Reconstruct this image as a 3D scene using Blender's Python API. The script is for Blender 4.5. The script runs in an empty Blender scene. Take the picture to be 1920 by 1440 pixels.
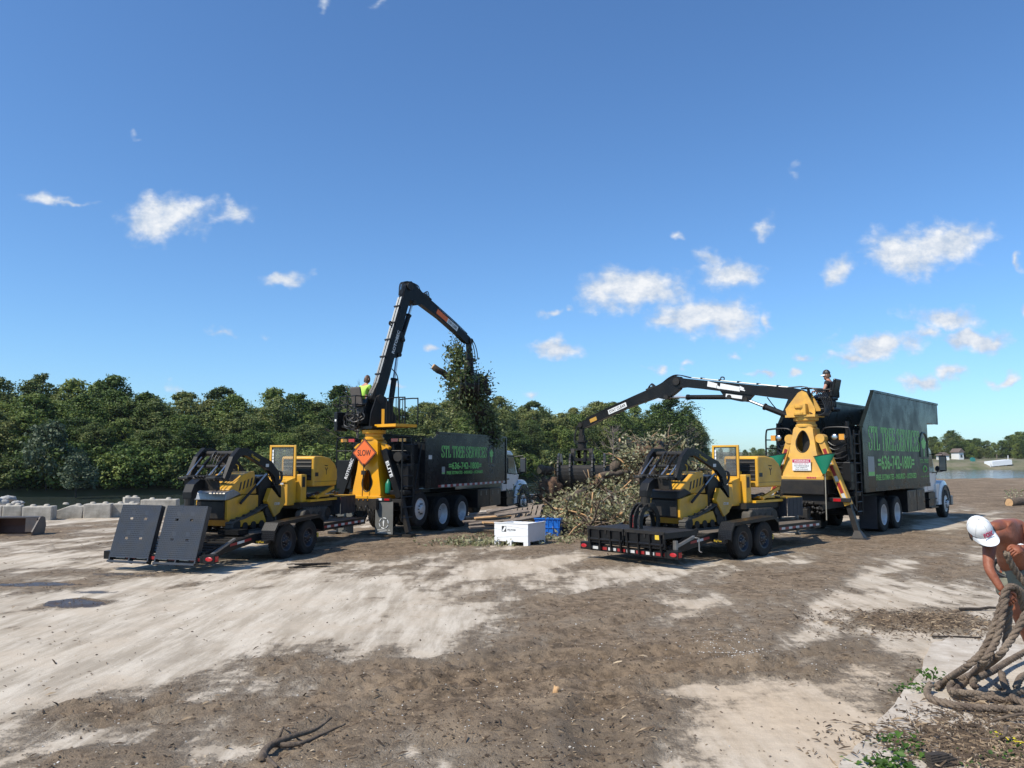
import bpy, math, random
import numpy as np
from mathutils import Vector, Matrix, Euler
R = math.radians
random.seed(7)
rng = np.random.default_rng(11)
scene = bpy.context.scene
C = scene.collection
# ------------------------------------------------------------------ camera
CAM_H, PITCH, FPX = 2.164, 0.0983, 1440.0
cam_d = bpy.data.cameras.new('camera')
cam_d.sensor_width = 36.0
cam_d.lens = 36.0 * FPX / 1920.0
cam_d.clip_start = 0.05
cam_d.clip_end = 6000
cam = bpy.data.objects.new('camera', cam_d)
C.objects.link(cam)
cam.location = (0, 0, CAM_H)
cam.rotation_euler = (math.pi / 2 + PITCH, 0, 0)
scene.camera = cam
# ------------------------------------------------------------------ sun, sky, exposure
SUN_EL, SUN_AZ = R(50), R(234)          # azimuth of the sun measured from +Y towards +X
sd = Vector((math.sin(SUN_AZ) * math.cos(SUN_EL), math.cos(SUN_AZ) * math.cos(SUN_EL), math.sin(SUN_EL)))
sun_d = bpy.data.lights.new('sun', 'SUN')
sun_d.energy = 5.0
sun_d.angle = R(0.53)
sun_d.color = (1.0, 0.94, 0.83)
sun = bpy.data.objects.new('sun', sun_d)
C.objects.link(sun)
sun.rotation_euler = (-sd).to_track_quat('-Z', 'Y').to_euler()
scene.view_settings.view_transform = 'Standard'
scene.view_settings.look = 'None'
scene.view_settings.exposure = 0.06
scene.view_settings.gamma = 1.0
scene.view_settings.use_curve_mapping = False
world = bpy.data.worlds.new('World')
scene.world = world
world.use_nodes = True
world.cycles.sampling_method = 'MANUAL'
world.cycles.sample_map_resolution = 256
scene.cycles.max_bounces = 4
scene.cycles.diffuse_bounces = 2
scene.cycles.glossy_bounces = 2
scene.cycles.transmission_bounces = 3
scene.cycles.transparent_max_bounces = 6


def ray(px, py):
    u, v = (px - 960) / FPX, (720 - py) / FPX
    c, s = math.cos(PITCH), math.sin(PITCH)
    return Vector((u, c - v * s, s + v * c))


def P(px, py, Y):                       # a point seen at a pixel of the photo, at depth Y
    d = ray(px, py)
    return Vector((0, 0, CAM_H)) + d * (Y / d.y)


def G(px, py, z=0.0):                   # a point of the ground seen at a pixel
    d = ray(px, py)
    return Vector((0, 0, CAM_H)) + d * ((z - CAM_H) / d.z)


def build_world():
    nt = world.node_tree
    N, L = nt.nodes, nt.links
    N.clear()
    out = N.new('ShaderNodeOutputWorld')
    bg = N.new('ShaderNodeBackground')
    bg.inputs['Strength'].default_value = 0.126
    sky = N.new('ShaderNodeTexSky')
    sky.sky_type = 'NISHITA'
    sky.sun_disc = False
    sky.sun_elevation = SUN_EL
    sky.sun_rotation = SUN_AZ
    sky.altitude = 0
    sky.air_density = 1.0
    sky.dust_density = 0.45
    sky.ozone_density = 2.6
    tc = N.new('ShaderNodeTexCoord')
    sep = N.new('ShaderNodeSeparateXYZ')
    L.new(tc.outputs['Generated'], sep.inputs[0])

    def math_(op, a, b=None, c=None, clamp=False):
        n = N.new('ShaderNodeMath')
        n.operation = op
        n.use_clamp = clamp
        for i, v in enumerate((a, b, c)):
            if v is None:
                continue
            if isinstance(v, (int, float)):
                n.inputs[i].default_value = v
            else:
                L.new(v, n.inputs[i])
        return n.outputs[0]
    ysafe = math_('MAXIMUM', sep.outputs[1], 0.02)
    u = math_('DIVIDE', sep.outputs[0], ysafe)
    v = math_('DIVIDE', sep.outputs[2], ysafe)
    cmb = N.new('ShaderNodeCombineXYZ')
    L.new(u, cmb.inputs[0])
    L.new(v, cmb.inputs[1])
    # large wobble of the outlines
    nz = N.new('ShaderNodeTexNoise')
    nz.inputs['Scale'].default_value = 14
    nz.inputs['Detail'].default_value = 3
    nz.inputs['Roughness'].default_value = 0.62
    L.new(cmb.outputs[0], nz.inputs['Vector'])
    wob = N.new('ShaderNodeVectorMath')
    wob.operation = 'SUBTRACT'
    L.new(nz.outputs['Color'], wob.inputs[0])
    wob.inputs[1].default_value = (0.5, 0.5, 0.5)
    wsc = N.new('ShaderNodeVectorMath')
    wsc.operation = 'SCALE'
    L.new(wob.outputs[0], wsc.inputs[0])
    wsc.inputs['Scale'].default_value = 0.075
    add = N.new('ShaderNodeVectorMath')
    add.operation = 'ADD'
    L.new(cmb.outputs[0], add.inputs[0])
    L.new(wsc.outputs[0], add.inputs[1])
    # fair-weather clouds: (centre x, centre y, half width, half height, density)
    clouds = [(300, 413, 66, 34, 1.0), (352, 398, 52, 20, .8), (440, 398, 38, 24, .62), (90, 365, 62, 15, .6), (140, 372, 30, 9, .6),
              (540, 512, 34, 15, .85), (255, 260, 24, 14, .25), (405, 615, 34, 10, .45), (497, 625, 30, 12, .35), (805, 646, 20, 9, .7),
              (742, 731, 22, 8, .6), (1192, 540, 78, 38, 1.0), (1320, 596, 88, 32, 1.0), (1260, 606, 50, 16, .8), (1380, 516, 52, 28, .8), (1335, 492, 30, 22, .62),
              (1037, 650, 42, 18, .95), (1034, 581, 24, 12, .65), (1070, 570, 14, 9, .5), (1432, 428, 20, 32, .62), (1283, 444, 20, 12, .45),
              (1700, 478, 66, 40, 1.0), (1775, 458, 66, 40, 1.0), (1565, 512, 28, 26, .75), (1655, 642, 66, 24, 1.0), (1590, 662, 40, 16, .8), (1735, 628, 40, 16, .7),
              (1770, 595, 70, 24, .75), (1825, 633, 58, 18, .95), (1715, 705, 40, 16, .8), (1785, 700, 34, 14, .85), (1508, 662, 24, 13, .7),
              (1445, 603, 18, 13, .6), (1915, 575, 18, 18, .7), (1915, 490, 12, 22, .6), (1895, 712, 30, 12, .8), (1425, 692, 22, 10, .6),
              (1500, 700, 15, 9, .7), (1230, 694, 18, 9, .55), (1285, 690, 20, 8, .5), (1380, 665, 20, 10, .4), (1240, 750, 80, 16, .5),
              (1000, 742, 18, 12, .55), (720, 12, 34, 20, .3), (605, 8, 18, 14, .55), (1500, 320, 24, 28, .3), (330, 735, 40, 14, .3),
              (2150, 560, 90, 30, .9), (2080, 680, 70, 18, .8), (-150, 420, 80, 30, .8), (-260, 560, 70, 20, .7), (2350, 420, 110, 50, 1), (900, -220, 90, 50, .7), (1600, -300, 120, 60, .6)]
    total = None
    for (px, py, rx, ry, s) in clouds:
        d = ray(px, py)
        kx, ky = FPX / (rx * 1.75), FPX / (ry * 1.75)
        q = N.new('ShaderNodeVectorMath')
        q.operation = 'MULTIPLY_ADD'
        L.new(add.outputs[0], q.inputs[0])
        q.inputs[1].default_value = (kx, ky, 0)
        q.inputs[2].default_value = (-d.x / d.y * kx, -d.z / d.y * ky, 0)
        ln = N.new('ShaderNodeVectorMath')
        ln.operation = 'LENGTH'
        L.new(q.outputs[0], ln.inputs[0])
        w = math_('MULTIPLY_ADD', ln.outputs['Value'], -(.5 + .5 * s), .10 + .90 * s)
        total = w if total is None else math_('MAXIMUM', total, w)
    total = math_('MAXIMUM', total, 0.0)
    # scattered clouds in the half of the sky behind the photographer
    n2 = N.new('ShaderNodeTexNoise')
    n2.inputs['Scale'].default_value = 5.5
    n2.inputs['Detail'].default_value = 5
    L.new(tc.outputs['Generated'], n2.inputs['Vector'])
    back = math_('MULTIPLY', math_('SUBTRACT', n2.outputs['Fac'], 0.60, clamp=True), 2.6)
    back = math_('MULTIPLY', back, math_('LESS_THAN', sep.outputs[1], 0.0))
    total = math_('MULTIPLY', total, math_('GREATER_THAN', sep.outputs[1], 0.03))
    total = math_('MAXIMUM', total, back)
    def fine_noise(off):
        mp = N.new('ShaderNodeMapping')
        mp.inputs['Location'].default_value = (off[0], off[1], 0)
        mp.inputs['Scale'].default_value = (1, 1.35, 1)
        L.new(cmb.outputs[0], mp.inputs['Vector'])
        f = N.new('ShaderNodeTexNoise')
        f.inputs['Scale'].default_value = 24
        f.inputs['Detail'].default_value = 6
        f.inputs['Roughness'].default_value = 0.63
        L.new(mp.outputs[0], f.inputs['Vector'])
        return f.outputs['Fac']
    f0, f1 = fine_noise((0, 0)), fine_noise((.008, -.012))
    t2 = math_('MULTIPLY_ADD', math_('SUBTRACT', f0, 0.5), 1.05, total)
    t2 = math_('MULTIPLY', t2, math_('GREATER_THAN', total, 0.004))
    mr = N.new('ShaderNodeMapRange')
    mr.interpolation_type = 'SMOOTHSTEP'
    mr.inputs['From Min'].default_value = 0.10
    mr.inputs['From Max'].default_value = 0.70
    L.new(t2, mr.inputs['Value'])
    lit = math_('MULTIPLY_ADD', math_('SUBTRACT', f0, f1), 2.6, math_('MULTIPLY_ADD', t2, .62, .06), clamp=True)
    # thin veil of small shreds near the horizon
    tint = N.new('ShaderNodeMix')
    tint.data_type = 'RGBA'
    tint.blend_type = 'MULTIPLY'
    tint.inputs['Factor'].default_value = 1.0
    L.new(sky.outputs[0], tint.inputs['A'])
    tint.inputs['B'].default_value = (0.73, 1.03, 1.31, 1)
    mix = N.new('ShaderNodeMix')
    mix.data_type = 'RGBA'
    L.new(mr.outputs[0], mix.inputs['Factor'])
    L.new(tint.outputs['Result'], mix.inputs['A'])
    cc = N.new('ShaderNodeMix')
    cc.data_type = 'RGBA'
    cc.inputs['A'].default_value = (4.0, 4.8, 6.0, 1)
    cc.inputs['B'].default_value = (6.9, 7.1, 7.4, 1)
    L.new(lit, cc.inputs['Factor'])
    L.new(cc.outputs['Result'], mix.inputs['B'])
    L.new(mix.outputs['Result'], bg.inputs['Color'])
    L.new(bg.outputs[0], out.inputs[0])


build_world()
scene.render.engine = 'CYCLES'

# ------------------------------------------------------------------ materials
MATS = {}


def mat(name, col, rough=0.6, metal=0.0, col2=None, scale=6.0, amt=0.5, bump=0.0, bscale=40.0, spec=0.5, dust=0.0, rvar=0.0, coat=0.0):
    if name in MATS:
        return MATS[name]
    m = bpy.data.materials.new(name)
    m.use_nodes = True
    nt = m.node_tree
    N, L = nt.nodes, nt.links
    b = N['Principled BSDF']
    b.inputs['Roughness'].default_value = rough
    b.inputs['Metallic'].default_value = metal
    b.inputs['Specular IOR Level'].default_value = spec
    if coat:
        b.inputs['Coat Weight'].default_value = coat
        b.inputs['Coat Roughness'].default_value = 0.08
    tc = N.new('ShaderNodeTexCoord')
    nz = N.new('ShaderNodeTexNoise')
    nz.inputs['Scale'].default_value = scale
    nz.inputs['Detail'].default_value = 6
    nz.inputs['Roughness'].default_value = 0.65
    L.new(tc.outputs['Object'], nz.inputs['Vector'])
    c2 = col2 if col2 else tuple(c * 0.72 for c in col)
    ramp = N.new('ShaderNodeMapRange')
    ramp.inputs['From Min'].default_value = 0.5 - 0.22 * (1.0 - 0.3 * amt)
    ramp.inputs['From Max'].default_value = 0.5 + 0.22 * (1.0 - 0.3 * amt)
    L.new(nz.outputs['Fac'], ramp.inputs['Value'])
    mx = N.new('ShaderNodeMix')
    mx.data_type = 'RGBA'
    mx.inputs['A'].default_value = (*col, 1)
    mx.inputs['B'].default_value = (*c2, 1)
    mul = N.new('ShaderNodeMath')
    mul.operation = 'MULTIPLY'
    mul.inputs[1].default_value = amt
    L.new(ramp.outputs[0], mul.inputs[0])
    L.new(mul.outputs[0], mx.inputs['Factor'])
    last = mx.outputs['Result']
    if dust > 0:
        n2 = N.new('ShaderNodeTexNoise')
        n2.inputs['Scale'].default_value = 2.3
        n2.inputs['Detail'].default_value = 9
        n2.inputs['Roughness'].default_value = 0.7
        L.new(tc.outputs['Object'], n2.inputs['Vector'])
        r2 = N.new('ShaderNodeMapRange')
        r2.inputs['From Min'].default_value = 0.42
        r2.inputs['From Max'].default_value = 0.78
        r2.inputs['To Max'].default_value = dust
        L.new(n2.outputs['Fac'], r2.inputs['Value'])
        m2 = N.new('ShaderNodeMix')
        m2.data_type = 'RGBA'
        L.new(r2.outputs[0], m2.inputs['Factor'])
        L.new(last, m2.inputs['A'])
        m2.inputs['B'].default_value = (0.21, 0.175, 0.13, 1)
        last = m2.outputs['Result']
    L.new(last, b.inputs['Base Color'])
    if rvar:
        r3 = N.new('ShaderNodeMapRange')
        r3.inputs['From Min'].default_value = 0.3
        r3.inputs['From Max'].default_value = 0.7
        r3.inputs['To Min'].default_value = max(0.05, rough - rvar)
        r3.inputs['To Max'].default_value = rough + rvar
        L.new(nz.outputs['Fac'], r3.inputs['Value'])
        L.new(r3.outputs[0], b.inputs['Roughness'])
    if bump:
        n3 = N.new('ShaderNodeTexNoise')
        n3.inputs['Scale'].default_value = bscale
        n3.inputs['Detail'].default_value = 5
        L.new(tc.outputs['Object'], n3.inputs['Vector'])
        bp = N.new('ShaderNodeBump')
        bp.inputs['Strength'].default_value = bump
        bp.inputs['Distance'].default_value = 0.02
        L.new(n3.outputs['Fac'], bp.inputs['Height'])
        L.new(bp.outputs[0], b.inputs['Normal'])
    MATS[name] = m
    return m


def leaf_mat(name, cols, trans=0.3, scale=0.5, rough=0.55, objrand=0.0):
    if name in MATS:
        return MATS[name]
    m = bpy.data.materials.new(name)
    m.use_nodes = True
    nt = m.node_tree
    N, L = nt.nodes, nt.links
    b = N['Principled BSDF']
    b.inputs['Roughness'].default_value = rough
    b.inputs['Specular IOR Level'].default_value = 0.3
    geo = N.new('ShaderNodeNewGeometry')
    tc = N.new('ShaderNodeTexCoord')
    nz = N.new('ShaderNodeTexNoise')
    nz.inputs['Scale'].default_value = scale
    nz.inputs['Detail'].default_value = 3
    L.new(tc.outputs['Object'], nz.inputs['Vector'])
    a = N.new('ShaderNodeMath')
    a.operation = 'MULTIPLY_ADD'
    L.new(geo.outputs['Random Per Island'], a.inputs[0])
    a.inputs[1].default_value = 0.55
    s = N.new('ShaderNodeMath')
    s.operation = 'MULTIPLY_ADD'
    L.new(nz.outputs['Fac'], s.inputs[0])
    s.inputs[1].default_value = 1.3
    s.inputs[2].default_value = -0.42
    L.new(s.outputs[0], a.inputs[2])
    fac = a.outputs[0]
    if objrand:
        oi = N.new('ShaderNodeObjectInfo')
        o = N.new('ShaderNodeMath')
        o.operation = 'MULTIPLY_ADD'
        L.new(oi.outputs['Random'], o.inputs[0])
        o.inputs[1].default_value = objrand
        L.new(fac, o.inputs[2])
        o2 = N.new('ShaderNodeMath')
        o2.operation = 'SUBTRACT'
        L.new(o.outputs[0], o2.inputs[0])
        o2.inputs[1].default_value = objrand * 0.5
        fac = o2.outputs[0]
    cr = N.new('ShaderNodeValToRGB')
    e = cr.color_ramp.elements
    e[0].position, e[0].color = 0.05, (*cols[0], 1)
    e[1].position, e[1].color = 0.95, (*cols[-1], 1)
    for i, c in enumerate(cols[1:-1]):
        n = e.new(0.05 + 0.9 * (i + 1) / (len(cols) - 1))
        n.color = (*c, 1)
    L.new(fac, cr.inputs[0])
    L.new(cr.outputs[0], b.inputs['Base Color'])
    tr = N.new('ShaderNodeBsdfTranslucent')
    L.new(cr.outputs[0], tr.inputs['Color'])
    mx = N.new('ShaderNodeMixShader')
    mx.inputs[0].default_value = trans
    L.new(b.outputs[0], mx.inputs[1])
    L.new(tr.outputs[0], mx.inputs[2])
    L.new(mx.outputs[0], N['Material Output'].inputs[0])
    MATS[name] = m
    return m


def glass_mat(name, tint, alpha):
    m = bpy.data.materials.new(name)
    m.use_nodes = True
    N, L = m.node_tree.nodes, m.node_tree.links
    g = N.new('ShaderNodeBsdfGlossy')
    g.inputs['Roughness'].default_value = 0.06
    t = N.new('ShaderNodeBsdfTransparent')
    t.inputs['Color'].default_value = (*tint, 1)
    d = N.new('ShaderNodeBsdfDiffuse')
    d.inputs['Color'].default_value = (0.45, 0.46, 0.46, 1)
    fr = N.new('ShaderNodeFresnel')
    mx = N.new('ShaderNodeMixShader')
    L.new(fr.outputs[0], mx.inputs[0])
    L.new(t.outputs[0], mx.inputs[1])
    L.new(g.outputs[0], mx.inputs[2])
    m2 = N.new('ShaderNodeMixShader')
    nz = N.new('ShaderNodeTexNoise')
    nz.inputs['Scale'].default_value = 3
    mp = N.new('ShaderNodeMapRange')
    mp.inputs['To Min'].default_value = alpha * 0.5
    mp.inputs['To Max'].default_value = alpha * 1.5
    L.new(nz.outputs['Fac'], mp.inputs['Value'])
    L.new(mp.outputs[0], m2.inputs[0])
    L.new(mx.outputs[0], m2.inputs[1])
    L.new(d.outputs[0], m2.inputs[2])
    L.new(m2.outputs[0], N['Material Output'].inputs[0])
    MATS[name] = m
    return m


YEL = mat('loader_yellow', (0.80, 0.36, 0.004), 0.38, col2=(0.62, 0.27, 0.01), scale=3, amt=0.5, dust=0.12, rvar=.1)
YELW = mat('worn_loader_yellow', (0.78, 0.43, 0.06), 0.5, col2=(0.50, 0.25, 0.05), scale=4, amt=0.6, dust=0.45, rvar=.1)
YELG = mat('machine_yellow', (0.76, 0.40, 0.025), 0.4, col2=(0.60, 0.30, 0.03), scale=2.5, amt=0.6, dust=0.40, rvar=.14)
YELS = mat('skid_yellow', (0.70, 0.36, 0.02), 0.42, col2=(0.5, 0.25, 0.02), scale=4, amt=0.6, dust=0.5, rvar=.14)
BLK = mat('black_paint', (0.009, 0.0095, 0.011), 0.36, col2=(0.016, 0.016, 0.016), scale=3, amt=0.7, dust=0.03, rvar=.12, spec=.2)
BOXB = mat('black_box_paint', (0.012, 0.014, 0.017), 0.24, col2=(0.016, 0.017, 0.018), scale=1.6, amt=0.8, dust=0.015, rvar=.12, bump=.02, bscale=2, spec=.15)
BOXW = mat('worn_black_box_paint', (0.009, 0.012, 0.010), 0.3, col2=(0.018, 0.021, 0.017), scale=1.3, amt=0.8, spec=.11, dust=0.03, rvar=.16, bump=.03, bscale=2)
STEEL = mat('dark_steel', (0.022, 0.022, 0.023), 0.5, 0.2, col2=(0.045, 0.038, 0.03), scale=8, amt=0.7, dust=0.10, spec=.22)
GREYS = mat('bare_steel', (0.34, 0.34, 0.34), 0.45, 0.7, col2=(0.2, 0.17, 0.14), scale=9, amt=0.7, dust=0.2)
CHROME = mat('polished_rod', (0.62, 0.61, 0.59), 0.28, 1.0, amt=0.2)
RUB = mat('tyre_rubber', (0.010, 0.010, 0.011), 0.75, col2=(0.020, 0.019, 0.017), scale=9, amt=0.8, spec=.25, dust=0.12, bump=.3, bscale=60)
RUBT = mat('track_rubber', (0.03, 0.03, 0.03), 0.8, col2=(0.08, 0.07, 0.055), scale=8, amt=0.9, dust=0.5)
CURT = mat('rubber_curtain', (0.014, 0.016, 0.024), 0.6, col2=(0.03, 0.03, 0.036), scale=5, amt=0.7, dust=0.08)
HOSE = mat('hydraulic_hose', (0.012, 0.012, 0.012), 0.45, dust=0.1)
RIMW = mat('white_rim', (0.62, 0.63, 0.64), 0.4, 0.2, col2=(0.42, 0.4, 0.37), scale=7, amt=0.7, dust=0.2)
RIMB = mat('dark_rim', (0.012, 0.014, 0.022), 0.4, 0.2, dust=0.2)
WHT = mat('white_cab_paint', (0.72, 0.73, 0.74), 0.3, col2=(0.6, 0.6, 0.59), scale=2, amt=0.5, dust=0.14, coat=.4)
WLET = mat('white_lettering', (0.78, 0.78, 0.76), 0.5, amt=0.2)
GLET = mat('green_lettering', (0.20, 0.60, 0.12), 0.45, amt=0.3)
GLETW = mat('faded_green_lettering', (0.22, 0.62, 0.11), 0.45, col2=(0.12, 0.34, 0.07), scale=3, amt=0.6)
YLET = mat('yellow_lettering', (0.7, 0.48, 0.04), 0.5, amt=0.3)
BLET = mat('black_lettering', (0.012, 0.012, 0.012), 0.5)
REDL = mat('red_lens', (0.45, 0.015, 0.02), 0.2, coat=.6)
AMBL = mat('amber_lens', (0.75, 0.30, 0.01), 0.2, coat=.6)
REDT = mat('red_tape', (0.32, 0.02, 0.02), 0.4, col2=(0.18, 0.03, 0.03), amt=.6)
WHTT = mat('silver_tape', (0.62, 0.62, 0.6), 0.35, col2=(0.4, 0.38, 0.36), amt=.6)
ORNG = mat('orange_sign', (0.86, 0.16, 0.03), 0.5, amt=0.2)
DIAM = mat('tread_plate', (0.06, 0.063, 0.069), 0.36, 0.45, col2=(0.03, 0.032, 0.035), scale=5, amt=0.8, dust=0.12, rvar=.1)
DECKW = mat('deck_timber', (0.17, 0.135, 0.10), 0.85, col2=(0.07, 0.055, 0.045), scale=7, amt=0.9, bump=.4, dust=.5)
GLS = glass_mat('clear_guard', (0.84, 0.85, 0.84), 0.15)
WORN = mat('worn_steel', (0.055, 0.054, 0.052), 0.42, 0.5, col2=(0.11, 0.10, 0.09), scale=7, amt=.8, dust=.1)
GLSD = mat('cab_glass', (0.03, 0.045, 0.05), 0.06, spec=0.9, amt=.2)
SKIN = mat('tanned_skin', (0.33, 0.115, 0.058), 0.5, col2=(0.17, 0.052, 0.030), scale=3.5, amt=0.9, bump=.35, bscale=30, spec=.35)
SKINF = mat('fair_skin', (0.50, 0.25, 0.17), 0.5, col2=(0.4, 0.18, 0.12), scale=9, amt=0.5)
HAIRD = mat('dark_hair', (0.022, 0.014, 0.01), 0.6, bump=.6, bscale=90)
HAIRB = mat('brown_hair', (0.09, 0.048, 0.025), 0.6, bump=.6, bscale=60)
CLOTHL = mat('lime_shirt', (0.50, 0.86, 0.12), 0.85, col2=(0.38, 0.68, 0.08), scale=5, amt=.5)
CLOTHB = mat('black_shirt', (0.016, 0.016, 0.018), 0.85)
DENIM = mat('denim', (0.05, 0.09, 0.16), 0.85, col2=(0.1, 0.15, 0.22), scale=12)
KHAKI = mat('khaki_shorts', (0.21, 0.20, 0.145), 0.9, col2=(0.13, 0.125, 0.09), scale=12, amt=.7, bump=.5, bscale=14)
CAPW = mat('white_cotton', (0.82, 0.82, 0.81), 0.8, col2=(0.7, 0.7, 0.7), amt=.3, bump=.15, bscale=60)
CAPR = mat('red_stitching', (0.50, 0.02, 0.09), 0.7)
CONC = mat('cast_concrete', (0.50, 0.455, 0.38), 0.9, col2=(0.23, 0.205, 0.165), scale=3.2, amt=0.85, bump=.5, bscale=18)
STONE = mat('pale_stone', (0.48, 0.47, 0.45), 0.9, col2=(0.26, 0.25, 0.23), scale=5, amt=0.8, bump=.6, bscale=20)
BARK = mat('bark', (0.15, 0.112, 0.08), 0.95, col2=(0.045, 0.032, 0.024), scale=14, amt=0.9, bump=1.0, bscale=24)
BARKD = mat('dark_bark', (0.05, 0.038, 0.028), 0.95, col2=(0.025, 0.019, 0.015), scale=9, amt=0.9, bump=1.0, bscale=24)
CUTW = mat('cut_wood', (0.58, 0.36, 0.18), 0.85, col2=(0.42, 0.24, 0.11), scale=11, amt=0.8)
OLDW = mat('weathered_wood', (0.25, 0.20, 0.155), 0.9, col2=(0.13, 0.10, 0.08), scale=9, amt=0.9, bump=.5, bscale=30)
SOIL = mat('root_soil', (0.15, 0.085, 0.05), 0.97, col2=(0.07, 0.042, 0.027), scale=6, amt=0.9, bump=1.0, bscale=20)
BLUE = mat('blue_plastic', (0.015, 0.16, 0.60), 0.4, col2=(0.01, 0.11, 0.42), amt=.5, bump=.2, bscale=8)
GREENP = mat('green_plastic', (0.005, 0.17, 0.09), 0.4, amt=.4)
BOXWH = mat('white_corrugated_plastic', (0.84, 0.84, 0.83), 0.5, col2=(0.72, 0.72, 0.7), scale=4, amt=.5, bump=.15, bscale=12)
ROPE = mat('hawser_rope', (0.27, 0.205, 0.145), 0.92, col2=(0.095, 0.066, 0.048), scale=4.0, amt=1.0, bump=.9, bscale=70)
ROOFG = mat('brown_shingle', (0.16, 0.12, 0.1), 0.9)
HOUSEW = mat('white_siding', (0.8, 0.8, 0.78), 0.7)
PIPE = mat('brown_rust', (0.2, 0.09, 0.05), 0.8, amt=.7)

# ------------------------------------------------------------------ mesh helpers


JOINED = {'hydraulic_hoses', 'hose_bundle', 'tread_pattern', 'ring_bolts', 'hose_clamps', 'control_levers', 'dash_decals', 'hitch_hoses', 'hitch_fittings', 'track_lugs', 'rollers', 'wheel_nuts', 'marker_lights', 'pivot_pins', 'side_vents', 'grille', 'wrinkles', 'cutter_teeth', 'bin_ribs', 'stake_pockets', 'axles', 'control_valve'}   # pieces too small to pick apart


class MB:
    def __init__(self, M=None):
        self.v, self.f, self.M = [], [], M

    def add(self, vs, fs):
        o = len(self.v)
        if self.M is not None:
            vs = [self.M @ Vector(p) for p in vs]
        self.v += [tuple(p) for p in vs]
        self.f += [tuple(i + o for i in q) for q in fs]
        return self

    def bb(self, x0, x1, y0, y1, z0, z1):
        return self.add([(x0, y0, z0), (x1, y0, z0), (x1, y1, z0), (x0, y1, z0), (x0, y0, z1), (x1, y0, z1), (x1, y1, z1), (x0, y1, z1)],
                        [(3, 2, 1, 0), (4, 5, 6, 7), (0, 1, 5, 4), (1, 2, 6, 5), (2, 3, 7, 6), (3, 0, 4, 7)])

    def hexa(self, a, b):               # two quads a (bottom) and b (top), same winding
        return self.add(list(a) + list(b), [(3, 2, 1, 0), (4, 5, 6, 7), (0, 1, 5, 4), (1, 2, 6, 5), (2, 3, 7, 6), (3, 0, 4, 7)])

    def prism(self, poly, x0, x1, ax='x'):  # polygon of (y,z) pairs extruded along x (or (x,z) along y, (x,y) along z)
        n = len(poly)
        if ax == 'x':
            a = [(x0, p, q) for p, q in poly]
            b = [(x1, p, q) for p, q in poly]
        elif ax == 'y':
            a = [(p, x0, q) for p, q in poly]
            b = [(p, x1, q) for p, q in poly]
        else:
            a = [(p, q, x0) for p, q in poly]
            b = [(p, q, x1) for p, q in poly]
        fs = [tuple(range(n - 1, -1, -1)), tuple(range(n, 2 * n))]
        fs += [(i, (i + 1) % n, n + (i + 1) % n, n + i) for i in range(n)]
        return self.add(a + b, fs)

    def tube(self, pts, r, n=8, cap=True):
        pts = [Vector(p) for p in pts]
        k = len(pts)
        rs = r if isinstance(r, (list, tuple)) else [r] * k
        vs, fs = [], []
        t0 = (pts[1] - pts[0]).normalized()
        up = Vector((0, 0, 1)) if abs(t0.z) < 0.9 else Vector((1, 0, 0))
        u = t0.cross(up).normalized()
        for i in range(k):
            t = (pts[min(i + 1, k - 1)] - pts[max(i - 1, 0)])
            t = t.normalized() if t.length > 1e-9 else t0
            u = (u - t * u.dot(t))
            u = u.normalized() if u.length > 1e-6 else t.orthogonal().normalized()
            w = t.cross(u)
            for j in range(n):
                a = 2 * math.pi * j / n
                vs.append(pts[i] + (u * math.cos(a) + w * math.sin(a)) * rs[i])
        for i in range(k - 1):
            for j in range(n):
                fs.append((i * n + j, i * n + (j + 1) % n, (i + 1) * n + (j + 1) % n, (i + 1) * n + j))
        if cap:
            fs += [tuple(range(n - 1, -1, -1)), tuple((k - 1) * n + j for j in range(n))]
        return self.add(vs, fs)

    def bar(self, p0, p1, w, h, up=(0, 0, 1), w1=None, h1=None):
        p0, p1 = Vector(p0), Vector(p1)
        t = (p1 - p0).normalized()
        s = t.cross(Vector(up))
        s = s.normalized() if s.length > 1e-6 else t.orthogonal().normalized()
        n = s.cross(t)
        w1 = w if w1 is None else w1
        h1 = h if h1 is None else h1
        a = [p0 + s * (sx * w / 2) + n * (sz * h / 2) for sx, sz in ((-1, -1), (1, -1), (1, 1), (-1, 1))]
        b = [p1 + s * (sx * w1 / 2) + n * (sz * h1 / 2) for sx, sz in ((-1, -1), (1, -1), (1, 1), (-1, 1))]
        return self.add(a + b, [(3, 2, 1, 0), (4, 5, 6, 7), (0, 1, 5, 4), (1, 2, 6, 5), (2, 3, 7, 6), (3, 0, 4, 7)])

    def lathe(self, prof, n=24, axis='x', c=(0, 0, 0), closed=False):  # prof: (radius, along axis)
        vs, fs = [], []
        for r, h in prof:
            for j in range(n):
                a = 2 * math.pi * j / n
                p, q = r * math.cos(a), r * math.sin(a)
                vs.append({'x': (c[0] + h, c[1] + p, c[2] + q), 'y': (c[0] + q, c[1] + h, c[2] + p), 'z': (c[0] + p, c[1] + q, c[2] + h)}[axis])
        k = len(prof)
        for i in range(k - (0 if closed else 1)):
            i2 = (i + 1) % k
            for j in range(n):
                fs.append((i * n + j, i * n + (j + 1) % n, i2 * n + (j + 1) % n, i2 * n + j))
        return self.add(vs, fs)

    def ball(self, c, r, n=10, m=6):
        r = (r, r, r) if isinstance(r, (int, float)) else r
        vs, fs = [], []
        for i in range(m + 1):
            a = math.pi * i / m
            for j in range(n):
                b = 2 * math.pi * j / n
                vs.append((c[0] + r[0] * math.sin(a) * math.cos(b), c[1] + r[1] * math.sin(a) * math.sin(b), c[2] + r[2] * math.cos(a)))
        for i in range(m):
            for j in range(n):
                fs.append((i * n + j, (i + 1) * n + j, (i + 1) * n + (j + 1) % n, i * n + (j + 1) % n))
        return self.add(vs, fs)

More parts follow.
